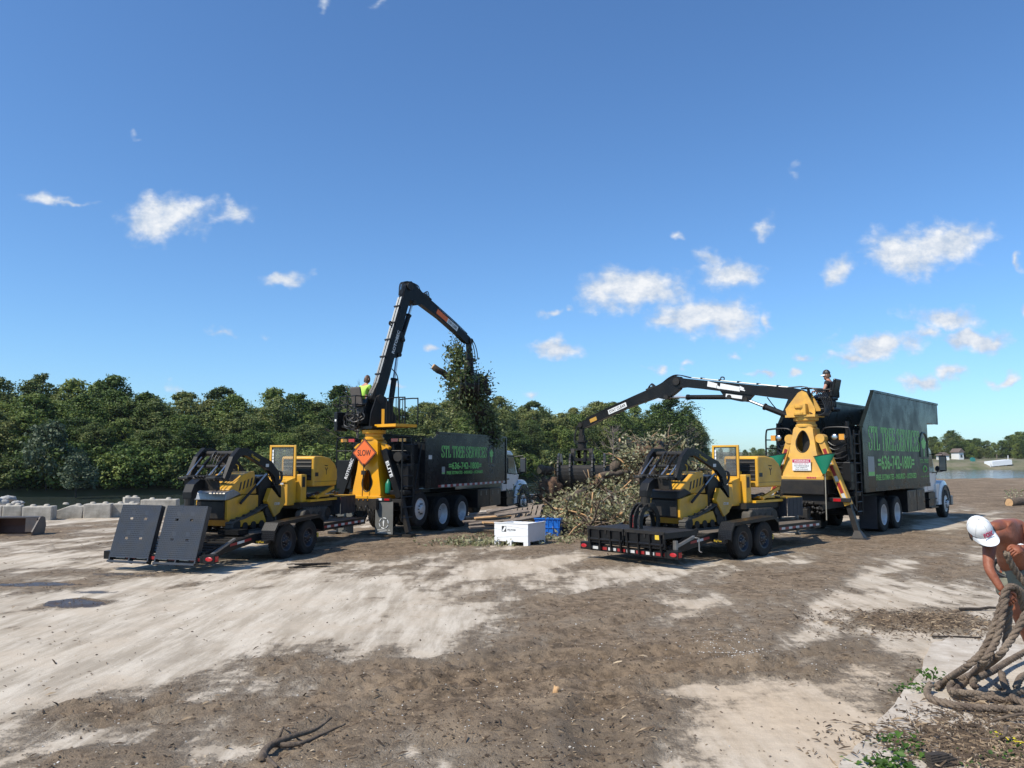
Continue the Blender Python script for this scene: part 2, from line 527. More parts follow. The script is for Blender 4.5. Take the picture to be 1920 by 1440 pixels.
    def mesh(self, name, m, smooth=False):
        me = bpy.data.meshes.new(name)
        me.from_pydata(self.v, [], self.f)
        if m:
            me.materials.append(m)
        if smooth:
            me.polygons.foreach_set('use_smooth', [True] * len(me.polygons))
        me.update()
        return me

    def build(self, name, m, parent=None, smooth=False, bev=0.0, kind=None):
        o = bpy.data.objects.new(name, self.mesh(name, m, smooth))
        C.objects.link(o)
        o.parent = parent
        if bev:
            b = o.modifiers.new('bevel', 'BEVEL')
            b.width = bev
            b.segments = 2
            b.limit_method = 'ANGLE'
        if kind or name in JOINED:
            o['kind'] = kind or 'stuff'
        return o


def smooth_auto(o, ang=40):
    me = o.data
    me.polygons.foreach_set('use_smooth', [True] * len(me.polygons))
    md = o.modifiers.new('split', 'EDGE_SPLIT')
    md.split_angle = R(ang)
    return o


def thing(name, label, cat, loc=(0, 0, 0), rz=0.0, group=None):
    o = bpy.data.objects.new(name, None)
    C.objects.link(o)
    o.location = loc
    o.rotation_euler = (0, 0, rz)
    return tag(o, label, cat, group)


def tag(o, label, cat, group=None):
    o['label'] = label
    o['category'] = cat
    if group:
        o['group'] = group
    return o


def obj(name, me, parent=None, loc=(0, 0, 0), rot=(0, 0, 0), sc=(1, 1, 1)):
    o = bpy.data.objects.new(name, me)
    C.objects.link(o)
    o.parent = parent
    o.location, o.rotation_euler, o.scale = loc, rot, sc
    return o


def struct(o):
    o['kind'] = 'structure'
    return o


def crom(pts, k=8):                      # Catmull-Rom through points
    pts = [Vector(p) for p in pts]
    q = [pts[0] * 2 - pts[1]] + pts + [pts[-1] * 2 - pts[-2]]
    res = []
    for i in range(1, len(q) - 2):
        for j in range(k):
            t = j / k
            a, b, c, d = q[i - 1], q[i], q[i + 1], q[i + 2]
            res.append(0.5 * ((2 * b) + (c - a) * t + (2 * a - 5 * b + 4 * c - d) * t * t + (3 * b - a - 3 * c + d) * t ** 3))
    res.append(pts[-1])
    return res


def text(name, s, w, h, m, parent, O, X, Y, depth=0.004, shear=0.0, bold=0.0):
    """lettering fitted to w x h, origin lower left at O, text axes X and Y"""
    cu = bpy.data.curves.new('t', 'FONT')
    cu.body = s
    cu.size = 1.0
    cu.extrude = 0.01
    cu.offset = bold
    cu.shear = shear
    cu.resolution_u = 3
    t = bpy.data.objects.new('t', cu)
    C.objects.link(t)
    me = bpy.data.meshes.new_from_object(t)
    bpy.data.objects.remove(t)
    bpy.data.curves.remove(cu)
    co = np.empty(len(me.vertices) * 3, np.float32)
    me.vertices.foreach_get('co', co)
    co = co.reshape(-1, 3)
    lo, hi = co.min(0), co.max(0)
    a = (co[:, 0] - lo[0]) / max(hi[0] - lo[0], 1e-6) * w
    b = (co[:, 1] - lo[1]) / max(hi[1] - lo[1], 1e-6) * h
    c = (co[:, 2] - lo[2]) / max(hi[2] - lo[2], 1e-6) * depth
    O, X, Y = Vector(O), Vector(X).normalized(), Vector(Y).normalized()
    Z = X.cross(Y).normalized()
    out = np.outer(a, X) + np.outer(b, Y) + np.outer(c, Z) + np.array(O)
    me.vertices.foreach_set('co', out.astype(np.float32).ravel())
    me.materials.clear()
    me.materials.append(m)
    me.update()
    me.name = name
    return obj(name, me, parent)


# value noise for geometry
_perm = rng.random((256, 256))


def vnoise(x, y):
    xi, yi = np.floor(x).astype(int), np.floor(y).astype(int)
    fx, fy = x - xi, y - yi
    fx, fy = fx * fx * (3 - 2 * fx), fy * fy * (3 - 2 * fy)
    g = lambda a, b: _perm[a % 256, b % 256]
    return (g(xi, yi) * (1 - fx) + g(xi + 1, yi) * fx) * (1 - fy) + (g(xi, yi + 1) * (1 - fx) + g(xi + 1, yi + 1) * fx) * fy


def fbm(x, y, o=5, g=0.5):
    s = np.zeros_like(x)
    a, t = 1.0, 0.0
    for i in range(o):
        s += a * vnoise(x * 2 ** i + 17.3 * i, y * 2 ** i + 5.1 * i)
        t += a
        a *= g
    return s / t


def sstep(a, b, x):
    t = np.clip((x - a) / (b - a), 0, 1)
    return t * t * (3 - 2 * t)

# ------------------------------------------------------------------ ground
def blob(px, py, rx, ry, w):
    c = G(px, py)
    a, b = G(px, py - ry * 0.8), G(px, py + ry * 0.8)
    return (c.x, c.y, rx * c.y / FPX, max(0.15, (a.y - b.y) / 1.6), w)


DIRT = [blob(*b) for b in [
    (700, 1262, 330, 46, .55), (250, 1335, 230, 32, .5), (1150, 1150, 330, 55, .42), (950, 1310, 240, 62, .55), (1450, 1085, 300, 42, .4),
    (1250, 1235, 240, 46, .45), (640, 1395, 120, 40, .35), (1090, 1385, 130, 60, .6), (1400, 1022, 250, 22, .55), (1850, 925, 260, 40, .65),
    (1700, 1010, 220, 22, .5), (1700, 1166, 90, 20, .7), (1890, 1405, 150, 52, .95), (1550, 1215, 100, 18, .45), (820, 1010, 230, 24, .6), (700, 1040, 150, 12, .4),
    (50, 1003, 110, 14, .45), (1100, 1012, 140, 30, .45), (60, 1098, 120, 7, .55), (235, 1078, 110, 5, .5), (140, 1133, 80, 8, .6), (90, 1432, 170, 30, .4), (30, 1178, 60, 6, .4), (1850, 1160, 80, 20, .5), (1900, 1300, 40, 20, .5),
    (300, 1150, 330, 62, -.5), (150, 1255, 200, 40, -.5), (700, 1130, 250, 40, -.5), (1410, 1330, 200, 80, -.6), (1640, 1395, 130, 60, -.7), (1600, 1130, 130, 26, -.45),
    (1790, 1215, 60, 36, -.6), (400, 1412, 70, 22, -.45), (980, 1062, 150, 20, -.45), (1620, 1092, 140, 12, -.35), (450, 1062, 220, 18, -.35), (1300, 1295, 90, 14, -.4), (1480, 1215, 90, 14, -.35), (1290, 1130, 70, 16, -.3), (100, 1050, 150, 20, -.3), (590, 1190, 200, 26, -.3)]]
TANB = [blob(*b) for b in [(1450, 1330, 260, 110, 1.0), (1650, 1250, 150, 40, .7), (1250, 1140, 90, 30, .5), (1000, 1060, 160, 40, .4), (1600, 1130, 180, 50, .3), (900, 1290, 120, 30, .4)]]
WETB = [blob(*b) for b in [(140, 1134, 60, 7, 1.0), (60, 1098, 110, 5, .75), (235, 1079, 100, 4, .6), (180, 1110, 70, 4, .6)]]
MUDB = [blob(*b) for b in [(1080, 1390, 130, 60, 1.0), (1560, 1216, 110, 16, .8), (880, 1230, 150, 26, .5)]]


def field(bl, x, y):
    s = np.zeros_like(x)
    for (cx, cy, rx, ry, w) in bl:
        s += w * np.exp(-((x - cx) / rx) ** 2 - ((y - cy) / ry) ** 2)
    return s


EDX = np.array([-200, -60, -30, -15, -7, 0, 8, 25, 50, 90, 200.])
EDY = np.array([30, 30.4, 31, 33.5, 40, 46, 60, 78, 88, 94, 110.])


def dirt_at(x, y):
    d = 0.36 + .78 * field(DIRT, x, y)
    d += 0.5 * sstep(27, 45, y)
    ca, sa = math.cos(0.55), math.sin(0.55)
    s1 = fbm((x * ca - y * sa) * 1.1, (x * sa + y * ca) * 0.28, 5) - 0.5
    d += 1.2 * s1 + 0.55 * (fbm(x * 2.1, y * 2.1, 4) - 0.5)
    return d


def gz(x, y, d=None):
    x, y = np.asarray(x, float), np.asarray(y, float)
    if d is None:
        d = dirt_at(x, y)
    m = sstep(0.42, 0.62, d)
    near = 1 - sstep(11, 16, y)
    z = 0.05 * (fbm(x * 0.35, y * 0.35, 3) - 0.5) * (0.4 + 0.6 * near)
    z += m * (0.016 + 0.05 * (fbm(x * 2.3, y * 2.3, 4) - 0.5) + 0.034 * np.maximum(fbm(x * 9, y * 9, 3) - 0.55, 0) * near * 2)
    mud = np.clip(field(MUDB, x, y), 0, 1)
    z += mud * 0.05 * (fbm((x * .8 - y * .6) * 1.2, (x * .6 + y * .8) * 7, 3) - .5)
    # wheel ruts in a few sweeps
    for (ax, ay, bx, by, w) in ((-3.5, 6.2, 1.6, 14.0, .13), (-1.9, 5.6, 3.4, 13.0, .13), (2.2, 7.0, 9.5, 17.0, .16), (-9, 9.5, 0, 19, .15), (.6, 5.2, 1.3, 8.2, .2), (.0, 6.4, 9.0, 11.5, .15), (-6, 6.5, 3.5, 9.6, .16), (-5.6, 5.9, 4.2, 9.0, .16)):
        dx, dy = bx - ax, by - ay
        ln = math.hypot(dx, dy)
        t = ((x - ax) * dx + (y - ay) * dy) / ln
        q = ((x - ax) * dy - (y - ay) * dx) / ln + 0.35 * np.sin(t * 0.45)
        k = np.exp(-(q / w) ** 2) * sstep(-1, 1, t) * (1 - sstep(ln - 1, ln + 1, t)) * m
        z -= k * (0.036 + 0.018 * np.sin(t * 42 + 6 * np.abs(q)))
        z += 0.030 * m * np.exp(-((np.abs(q) - 1.7 * w) / (w * .6)) ** 2) * sstep(-1, 1, t) * (1 - sstep(ln - 1, ln + 1, t))
    e = y - np.interp(x, EDX, EDY)
    z += 0.25 * sstep(-6, -1, e) * (fbm(x * .5, y * .5, 3) - .35) * sstep(30, 36, y)
    return z - 3.4 * sstep(-0.5, 9, e)


def attr(me, name, val):
    a = me.attributes.new(name, 'FLOAT', 'POINT')
    a.data.foreach_set('value', val.astype(np.float32).ravel())


def build_ground():
    ys = list(np.arange(-10, 3.0, 0.5))
    y = 3.0
    while y < 125:
        ys.append(y)
        y += max(0.022, 0.0062 * y)
    ys = np.array(ys)
    us = np.linspace(-1, 1, 430)
    us = np.sign(us) * (0.75 * np.abs(us) + 0.75 * np.abs(us) ** 3)
    Yg, Ug = np.meshgrid(ys, us, indexing='ij')
    Xg = Ug * (np.maximum(Yg, 0) + 4)
    d = dirt_at(Xg, Yg)
    Zg = gz(Xg, Yg, d)
    # mound of soil under the brush
    Zg += 0.9 * np.exp(-((Xg - 3.8) / 2.4) ** 2 - ((Yg - 27) / 2.4) ** 2) * (0.6 + 0.8 * fbm(Xg * 1.3, Yg * 1.3, 3))
    nr, nc = Xg.shape
    co = np.stack([Xg, Yg, Zg], -1).reshape(-1, 3)
    idx = np.arange(nr * nc).reshape(nr, nc)
    q = np.stack([idx[:-1, :-1], idx[:-1, 1:], idx[1:, 1:], idx[1:, :-1]], -1).reshape(-1, 4)
    me = bpy.data.meshes.new('ground')
    me.vertices.add(len(co))
    me.vertices.foreach_set('co', co.ravel())
    me.loops.add(q.size)
    me.loops.foreach_set('vertex_index', q.ravel())
    me.polygons.add(len(q))
    me.polygons.foreach_set('loop_start', np.arange(0, q.size, 4))
    me.polygons.foreach_set('use_smooth', np.ones(len(q), bool))
    me.update(calc_edges=True)
    attr(me, 'dirt', d)
    attr(me, 'tan', np.clip(field(TANB, Xg, Yg), 0, 1))
    attr(me, 'wet', np.clip(field(WETB, Xg, Yg), 0, 1))
    attr(me, 'mud', np.clip(field(MUDB, Xg, Yg), 0, 1))
    m = bpy.data.materials.new('dirty_concrete_yard')
    m.use_nodes = True
    nt = m.node_tree
    N, L = nt.nodes, nt.links
    b = N['Principled BSDF']
    tc = N.new('ShaderNodeTexCoord')

    def noise(scale, det=6, rough=.6, vec=None):
        n = N.new('ShaderNodeTexNoise')
        n.inputs['Scale'].default_value = scale
        n.inputs['Detail'].default_value = det
        n.inputs['Roughness'].default_value = rough
        L.new(vec or tc.outputs['Object'], n.inputs['Vector'])
        return n.outputs['Fac']

    def mth(op, a, b_=None, c=None, clamp=False):
        n = N.new('ShaderNodeMath')
        n.operation = op
        n.use_clamp = clamp
        for i, v in enumerate((a, b_, c)):
            if v is None:
                continue
            if isinstance(v, (int, float)):
                n.inputs[i].default_value = v
            else:
                L.new(v, n.inputs[i])
        return n.outputs[0]

    def rng_(v, a, b_, lo=0.0, hi=1.0):
        n = N.new('ShaderNodeMapRange')
        n.interpolation_type = 'SMOOTHSTEP'
        for k, x in (('From Min', a), ('From Max', b_), ('To Min', lo), ('To Max', hi)):
            n.inputs[k].default_value = x
        L.new(v, n.inputs['Value'])
        return n.outputs[0]

    def mixc(f, a, b_):
        n = N.new('ShaderNodeMix')
        n.data_type = 'RGBA'
        if isinstance(f, (int, float)):
            n.inputs['Factor'].default_value = f
        else:
            L.new(f, n.inputs['Factor'])
        for k, v in (('A', a), ('B', b_)):
            if isinstance(v, tuple):
                n.inputs[k].default_value = (*v, 1)
            else:
                L.new(v, n.inputs[k])
        return n.outputs['Result']

    def at(nm):
        n = N.new('ShaderNodeAttribute')
        n.attribute_name = nm
        return n.outputs['Fac']
    # streaks dragged along the direction of travel
    mp = N.new('ShaderNodeMapping')
    mp.inputs['Rotation'].default_value = (0, 0, R(32))
    mp.inputs['Scale'].default_value = (2.2, 0.34, 1)
    L.new(tc.outputs['Object'], mp.inputs['Vector'])
    st = noise(1.6, 9, .68, mp.outputs[0])
    f1, f2, f3, f4 = noise(1.1, 8, .65), noise(7, 7, .7), noise(46, 5, .7), noise(.42, 7, .7)
    d = mth('ADD', at('dirt'), mth('MULTIPLY', mth('SUBTRACT', f2, .5), .55))
    d = mth('ADD', d, mth('MULTIPLY', mth('SUBTRACT', f3, .5), .34))
    d = mth('ADD', d, mth('MULTIPLY', mth('SUBTRACT', st, .5), .6))
    conc = mixc(rng_(st, .36, .62), (.58, .505, .405), (.39, .325, .245))
    conc = mixc(rng_(f1, .45, .7), conc, (.50, .415, .315))
    conc = mixc(rng_(f2, .58, .74), conc, (.70, .64, .54))
    conc = mixc(rng_(f3, .60, .80, 0, .5), conc, (.22, .17, .12))
    conc = mixc(rng_(mth('ADD', mth('MULTIPLY', f4, .6), mth('MULTIPLY', st, .4)), .48, .62, 0, .5), conc, (.31, .26, .20))
    conc = mixc(mth('MULTIPLY', at('tan'), .75), conc, mixc(rng_(f2, .35, .65), (.56, .43, .295), (.43, .325, .22)))
    dirt = mixc(rng_(f2, .38, .62), (.25, .178, .112), (.14, .098, .061))
    dirt = mixc(rng_(f1, .46, .72, 0, .8), dirt, (.37, .275, .18))
    dirt = mixc(rng_(mth('ADD', mth('MULTIPLY', f4, .55), mth('MULTIPLY', f2, .45)), .47, .62, 0, .7), dirt, (.075, .052, .034))
    dirt = mixc(rng_(f3, .55, .78, 0, .6), dirt, (.30, .225, .15))
    dirt = mixc(rng_(noise(120, 3, .6), .62, .74, 0, .6), dirt, (.40, .32, .23))
    dirt = mixc(mth('MULTIPLY', at('mud'), .85), dirt, mixc(rng_(st, .4, .6), (.20, .155, .11), (.13, .10, .07)))
    half = rng_(d, .16, .66)
    col = mixc(half, conc, mixc(.45, (.34, .265, .185), dirt))
    col = mixc(rng_(d, .40, .95), col, dirt)
    wet = rng_(mth('ADD', at('wet'), mth('MULTIPLY', mth('SUBTRACT', f2, .5), .8)), .35, .55)
    col = mixc(wet, col, (.075, .06, .05))
    L.new(col, b.inputs['Base Color'])
    b.inputs['Specular IOR Level'].default_value = .25
    rr = mth('SUBTRACT', .95, mth('MULTIPLY', wet, .62))
    L.new(rr, b.inputs['Roughness'])
    hgt = mth('ADD', mth('MULTIPLY', f3, .6), mth('MULTIPLY', noise(150, 4, .6), .35))
    hgt = mth('ADD', hgt, mth('MULTIPLY', f2, 1.6))
    hgt = mth('MULTIPLY', hgt, mth('ADD', .25, mth('MULTIPLY', rng_(d, .35, .65), .9)))
    bp = N.new('ShaderNodeBump')
    bp.inputs['Strength'].default_value = .8
    bp.inputs['Distance'].default_value = .035
    L.new(mth('MULTIPLY', hgt, mth('SUBTRACT', 1.0, mth('MULTIPLY', wet, .85))), bp.inputs['Height'])
    L.new(bp.outputs[0], b.inputs['Normal'])
    me.materials.append(m)
    return struct(obj('ground', me))


ground = build_ground()

# concrete slab proud of the yard at lower right, with broken edge
SLABM = mat('slab_concrete', (.58, .51, .42), .92, col2=(.36, .29, .215), scale=5, amt=.8, bump=.5, bscale=30, dust=.35)
sp = [G(1722, 1272), G(1748, 1212), G(1782, 1200), G(1850, 1206), G(1925, 1215), G(1990, 1290), G(2010, 1470), G(1540, 1490), G(1603, 1408), G(1668, 1338)]
slab = MB()
edge = []
for i, p in enumerate(sp):
    q = sp[(i + 1) % len(sp)]
    for k in range(7):
        t = k / 7
        w = p.lerp(q, t)
        edge.append((w.x + random.uniform(-.018, .018), w.y + random.uniform(-.018, .018)))
slab.prism(edge, -0.1, 0.034, 'z')
sl = slab.build('concrete_slab', SLABM, ground)

# ------------------------------------------------------------------ water and banks
WATER_Z = -1.8
wm = bpy.data.materials.new('river_water')
wm.use_nodes = True
nt = wm.node_tree
b = nt.nodes['Principled BSDF']
b.inputs['Base Color'].default_value = (.045, .055, .045, 1)
b.inputs['Roughness'].default_value = .07
b.inputs['IOR'].default_value = 1.33
n = nt.nodes.new('ShaderNodeTexNoise')
n.inputs['Scale'].default_value = .9
n.inputs['Detail'].default_value = 5
mpn = nt.nodes.new('ShaderNodeMapping')
mpn.inputs['Scale'].default_value = (.45, 1.6, 1)
tcn = nt.nodes.new('ShaderNodeTexCoord')
nt.links.new(tcn.outputs['Object'], mpn.inputs['Vector'])
nt.links.new(mpn.outputs[0], n.inputs['Vector'])
bp = nt.nodes.new('ShaderNodeBump')
bp.inputs['Strength'].default_value = .45
bp.inputs['Distance'].default_value = .25
nt.links.new(n.outputs['Fac'], bp.inputs['Height'])
nt.links.new(bp.outputs[0], b.inputs['Normal'])
struct(MB().bb(-3000, 3000, 20, 3000, WATER_Z - .5, WATER_Z).build('river_water', wm))

BANKG = mat('river_bank_grass', (.085, .10, .03), .95, col2=(.12, .095, .05), scale=.25, amt=.9, bump=.8, bscale=3)
BANKR = mat('river_bank_rubble', (.20, .17, .115), .95, col2=(.075, .09, .03), scale=.16, amt=.95, bump=.8, bscale=1.2)


def bank(name, line, prof, m):
    v, f = [], []
    k = len(prof)
    for i, (x, y, nx, ny) in enumerate(line):
        for dist, z in prof:
            j = .25 * math.sin(i * 2.3 + dist)
            v.append((x + nx * (dist + j), y + ny * (dist + j), z + (random.uniform(-.12, .12) if dist > 0 else 0)))
    for i in range(len(line) - 1):
        for j in range(k - 1):
            f.append((i * k + j, (i + 1) * k + j, (i + 1) * k + j + 1, i * k + j + 1))
    mb = MB()
    mb.add(v, f)
    o = mb.build(name, m, smooth=True)
    return struct(o)


def densify(line, n):
    out = []
    for a, c in zip(line[:-1], line[1:]):
        for i in range(n):
            t = i / n
            out.append(tuple(a[k] * (1 - t) + c[k] * t for k in range(4)))
    out.append(line[-1])
    return out


WOODL = [(-190, 70, 0, 1), (-120, 74, 0, 1), (-62, 80, -.1, 1), (-32, 92, -.3, 1), (-14, 112, -.5, .9), (4, 138, -.6, .8), (26, 160, -.7, .7), (43, 178, -.8, .5), (48, 195, -1, .1), (40, 225, -1, -.2), (0, 250, -.9, -.4)]
bank('wooded_bank', densify(WOODL, 6), [(-3, -2.6), (0, -1.85), (1.2, -1.2), (3.5, -.3), (9, .4), (30, 1.0), (110, 2.0)], BANKG)
FARL = [(-900, 430, 0, 1), (-300, 420, 0, 1), (20, 380, 0, 1), (90, 335, .1, 1), (140, 322, 0, 1), (215, 312, 0, 1), (300, 300, 0, 1), (600, 300, 0, 1), (1600, 250, 0, 1)]
bank('far_bank', densify(FARL, 10), [(-4, -2.6), (0, -1.85), (2, -.9), (6, .4), (11, 1.7), (30, 2.4), (200, 6), (1500, 20)], BANKR)

# ------------------------------------------------------------------ trees
LEAF = leaf_mat('tree_leaves', [(.030, .054, .011), (.078, .125, .026), (.150, .205, .046), (.25, .28, .07)], .28, .35, objrand=.75)
LEAFO = leaf_mat('olive_leaves', [(.058, .086, .024), (.105, .142, .040), (.175, .205, .062), (.27, .27, .09)], .28, .35, objrand=.6)
LEAFS = leaf_mat('silver_leaves', [(.04, .065, .035), (.08, .11, .06), (.13, .16, .09)], .25, .5, objrand=.4)


def leaf_quads(centers, normals, sizes, asp=.62):
    n = len(centers)
    rv = rng.normal(size=(n, 3))
    t = np.cross(normals, rv)
    t /= np.linalg.norm(t, axis=1, keepdims=True) + 1e-9
    b_ = np.cross(normals, t)
    s = sizes[:, None]
    fold = normals * s * .22
    a0 = centers - t * s
    a1 = centers - b_ * s * asp + fold
    a2 = centers + t * s
    a3 = centers + b_ * s * asp + fold
    v = np.stack([a0, a1, a2, a3], 1).reshape(-1, 3)
    i = np.arange(n) * 4
    f = np.concatenate([np.stack([i, i + 1, i + 2], 1), np.stack([i, i + 2, i + 3], 1)], 0)
    return v, f


def np_mesh(name, v, f, m):
    me = bpy.data.meshes.new(name)
    me.vertices.add(len(v))
    me.vertices.foreach_set('co', np.asarray(v, np.float32).ravel())
    me.loops.add(f.size)
    me.loops.foreach_set('vertex_index', f.ravel().astype(np.int32))
    me.polygons.add(len(f))
    me.polygons.foreach_set('loop_start', np.arange(0, f.size, f.shape[1]).astype(np.int32))
    me.update(calc_edges=True)
    if m:
        me.materials.append(m)
    return me


def tree_meshes(H, W, lobes, per, leaf, m, low=.1, seed=0, lr=(.14, .24), shape=1.0):
    """trunk-and-limbs mesh and crown mesh of one tree of height H and crown width W"""
    rnd = random.Random(seed)
    tb = MB()
    th = H * .62
    lean = (rnd.uniform(-.4, .4), rnd.uniform(-.4, .4))
    tr = [(lean[0] * t * t, lean[1] * t * t, th * t - .3) for t in (0, .2, .45, .7, 1)]
    tb.tube(tr, [H * .018, H * .015, H * .012, H * .008, H * .004], 7)
    cs, ns, ss = [], [], []
    for k in range(lobes):
        hz = low + (1 - low) * ((k + rnd.random()) / lobes) * (1.07 if k % 3 == 0 else .97)
        w = W * .5 * (math.sin(math.pi * min(1, max(.0, (hz * .92 + .06))) ** shape) ** .7)
        a = k * 2.4 + rnd.uniform(-.6, .6)
        rr = w * math.sqrt(rnd.uniform(.25, 1.0)) * .85
        lrad = H * rnd.uniform(*lr) * (.55 if hz > .86 else 1)
        c = np.array([rr * math.cos(a), rr * math.sin(a), min(hz * H, H - lrad * .8)])
        z0 = max(.1, c[2] - H * .18) / th
        z0 = min(z0, .95)
        s0 = Vector((lean[0] * z0 * z0, lean[1] * z0 * z0, th * z0))
        e = Vector(c)
        tb.tube([s0, s0.lerp(e, .5) + Vector((0, 0, -.2)), e], [H * .006, H * .004, H * .0015], 5, cap=False)
        n = int(per * rnd.uniform(.7, 1.3))
        d = rng.normal(size=(n, 3))
        d /= np.linalg.norm(d, axis=1, keepdims=True)
        # knobbly lobe: radius varies with direction
        kn = .74 + .36 * np.sin(d[:, 0] * 5 + k) * np.sin(d[:, 1] * 5 + 2 * k) + .18 * np.sin(d[:, 2] * 9 + k)
        r = lrad * kn * rng.uniform(.55, 1.06, n) ** .6
        p = c + d * r[:, None] * np.array([1.1, 1.1, .85])
        nn = d * .9 + rng.normal(size=(n, 3)) * .55 + np.array([0, 0, .35])
        nn /= np.linalg.norm(nn, axis=1, keepdims=True)
        cs.append(p)
        ns.append(nn)
        ss.append(leaf * rng.uniform(.55, 1.35, n))
    v, f = leaf_quads(np.concatenate(cs), np.concatenate(ns), np.concatenate(ss))
    return tb.mesh('trunk', BARKD, True), np_mesh('crown', v, f, m)


VAR = [tree_meshes(14, 8.5, 44, 330, .17, LEAF, .10, 1, lr=(.07, .18)), tree_meshes(14, 7.5, 40, 330, .165, LEAF, .08, 2, lr=(.06, .17)), tree_meshes(14, 9.5, 48, 330, .17, LEAF, .12, 3, lr=(.07, .18), shape=1.2),
       tree_meshes(14, 7, 40, 320, .16, LEAFO, .10, 4, lr=(.06, .16)), tree_meshes(14, 9, 46, 320, .16, LEAFO, .15, 5, lr=(.06, .16)), tree_meshes(14, 5.5, 36, 320, .165, LEAF, .06, 6, lr=(.06, .14)),
       tree_meshes(14, 8, 30, 230, .15, LEAFO, .35, 7, lr=(.05, .12))]
BUSH = [tree_meshes(4, 5, 16, 190, .17, LEAF, .05, 21, lr=(.2, .32)), tree_meshes(4, 4.4, 14, 180, .16, LEAFO, .05, 22, lr=(.2, .32)), tree_meshes(4, 3.6, 14, 180, .13, LEAFS, .2, 23, lr=(.16, .26))]


def plant(kind, x, y, z, h, w, label, cat, group, name, base=14.0):
    t, c = kind
    o = thing(name, label, cat, (x, y, z), random.uniform(0, 6.28), group)
    sx = w
    s = h / base
    o.scale = (s * sx, s * sx, s)
    obj('trunk', t, o)
    obj('crown', c, o)
    return o


SKX = [-150, 0, 60, 120, 230, 290, 330, 420, 460, 520, 590, 640, 700, 760, 800, 850, 900, 960, 1000, 1060, 1120, 1165, 1200, 1260, 1300, 1322, 1340]
SKY = [716, 713, 712, 722, 707, 735, 748, 738, 758, 745, 734, 742, 765, 768, 748, 738, 752, 752, 755, 775, 742, 752, 778, 757, 775, 806, 850]


def bank_y(px):
    """depth at which the sight line over column px meets the wooded bank"""
    u = (px - 960) / FPX
    best = None
    for a, c in zip(WOODL[:-3], WOODL[1:-2]):
        den = (c[0] - a[0]) - u * (c[1] - a[1])
        t = (u * a[1] - a[0]) / den if abs(den) > 1e-6 else -1
        if 0 <= t <= 1:
            yy = a[1] + t * (c[1] - a[1])
            best = yy if best is None else min(best, yy)
    return best or 165.0


px = -160
def wood_label(row, qx, kd):
    z = ['left of the raised ramps', 'behind the left mini loader', 'behind the left truck', 'behind the brush heap'][0 if qx < 300 else 1 if qx < 620 else 2 if qx < 990 else 3]
    c = 'olive' if kd in (VAR[3], VAR[4], VAR[6]) else 'dark green'
    return c + ' ' + ['tree on the skyline of the wood ', 'tree in the middle of the wood ', 'low tree at the water edge of the wood '][row] + z


while px < 1328:
    by = bank_y(px)
    step = 27 * 95.0 / by
    for row, (off, k) in enumerate(((26, 1.0), (15, .9), (6.5, .66))):
        qx = px + random.uniform(-10, 10)
        if row and qx > 1305:
            continue
        Y = by + off + random.uniform(-2, 2)
        top = P(qx, np.interp(qx, SKX, SKY) + random.uniform(-14, 20), Y)
        h = (top.z - .3) * (k + random.uniform(-.14, .08))
        kd = random.choice(VAR[:6] if row else VAR)
        if qx > 700 and random.random() < .4:
            kd = random.choice(VAR[3:5])
        plant(kd, top.x, Y, .3 if row < 2 else 0, h, random.uniform(.95, 1.2) * (14 / max(h, 6)) ** .45, wood_label(row, qx, kd), 'tree', ['skyline trees of the wood', 'inner trees of the wood', 'front trees of the wood'][row] + (' at left' if qx < 620 else ' at right'), 'broadleaf_tree')
    for sh_ in range(2):
        Y = by + 1.2 + 1.5 * sh_
        c = P(px + random.uniform(-12, 12), 900, Y)
        plant(random.choice(BUSH[:2]), c.x, Y, -.7, random.uniform(2.5, 5), random.uniform(.9, 1.4), 'leafy shrub at the foot of the wood ' + ('left of the raised ramps' if px < 300 else 'behind the left machines' if px < 700 else 'right of the raised boom'), 'shrub', 'shrubs along the wooded bank', 'bank_shrub', 4.0)
    px += step
# grey dead trees standing in the wood
for (px, py, Y, h, lab) in ((1150, 905, 150, 9, 'grey leafless tree behind the grapple of the level boom'), (668, 880, 108, 12.5, 'bare topped grey tree behind the lime shirted operator'), (1290, 880, 172, 10, 'bare grey tree at the right end of the wood')):
    o = thing('dead_tree', lab, 'tree', P(px, py, Y))
    o.location.z = -.2
    tb = MB()
    tb.tube([(0, 0, 0), (.1, 0, h * .5), (.0, .1, h)], [.2, .14, .03], 7)
    bs_ = MB()
    for k in range(46):
        z = random.uniform(.25, .98) * h
        a = random.uniform(0, 6.28)
        ln = (1.1 - z / h) * h * .42 + .6
        e = Vector((math.cos(a) * ln, math.sin(a) * ln, z + ln * random.uniform(.3, .9)))
        m_ = Vector((0, 0, z)).lerp(e, .5) + Vector((random.uniform(-.2, .2), random.uniform(-.2, .2), -.1))
        bs_.tube([(0, 0, z), m_, e], [.05, .032, .012], 4, cap=False)
        for q in range(3):
            f_ = e + Vector((random.uniform(-.6, .6), random.uniform(-.6, .6), random.uniform(.1, .7)))
            bs_.tube([m_.lerp(e, random.uniform(.2, .9)), f_], [.022, .008], 4, cap=False)
    tb.build('trunk', OLDW, o, smooth=True)
    bs_.build('branches', OLDW, o, kind='stuff')
c = P(154, 900, 80)
plant(BUSH[2], c.x, 79.0, -1.4, 4.3, 1.0, 'pale silvery willow shrub standing alone at the waterline', 'shrub', None, 'willow_shrub', 4.0)
c = P(110, 850, 86)
plant(BUSH[2], c.x, 84.0, -.6, 7.0, .8, 'grey green slender tree in front of the dark wood', 'tree', None, 'willow_tree', 4.0)
c = P(1255, 800, 178)
plant(VAR[2], c.x, 176.0, 0, 16.5, 1.15, 'large rounded tree at the end of the wood right of the boom', 'tree', None, 'broadleaf_tree')
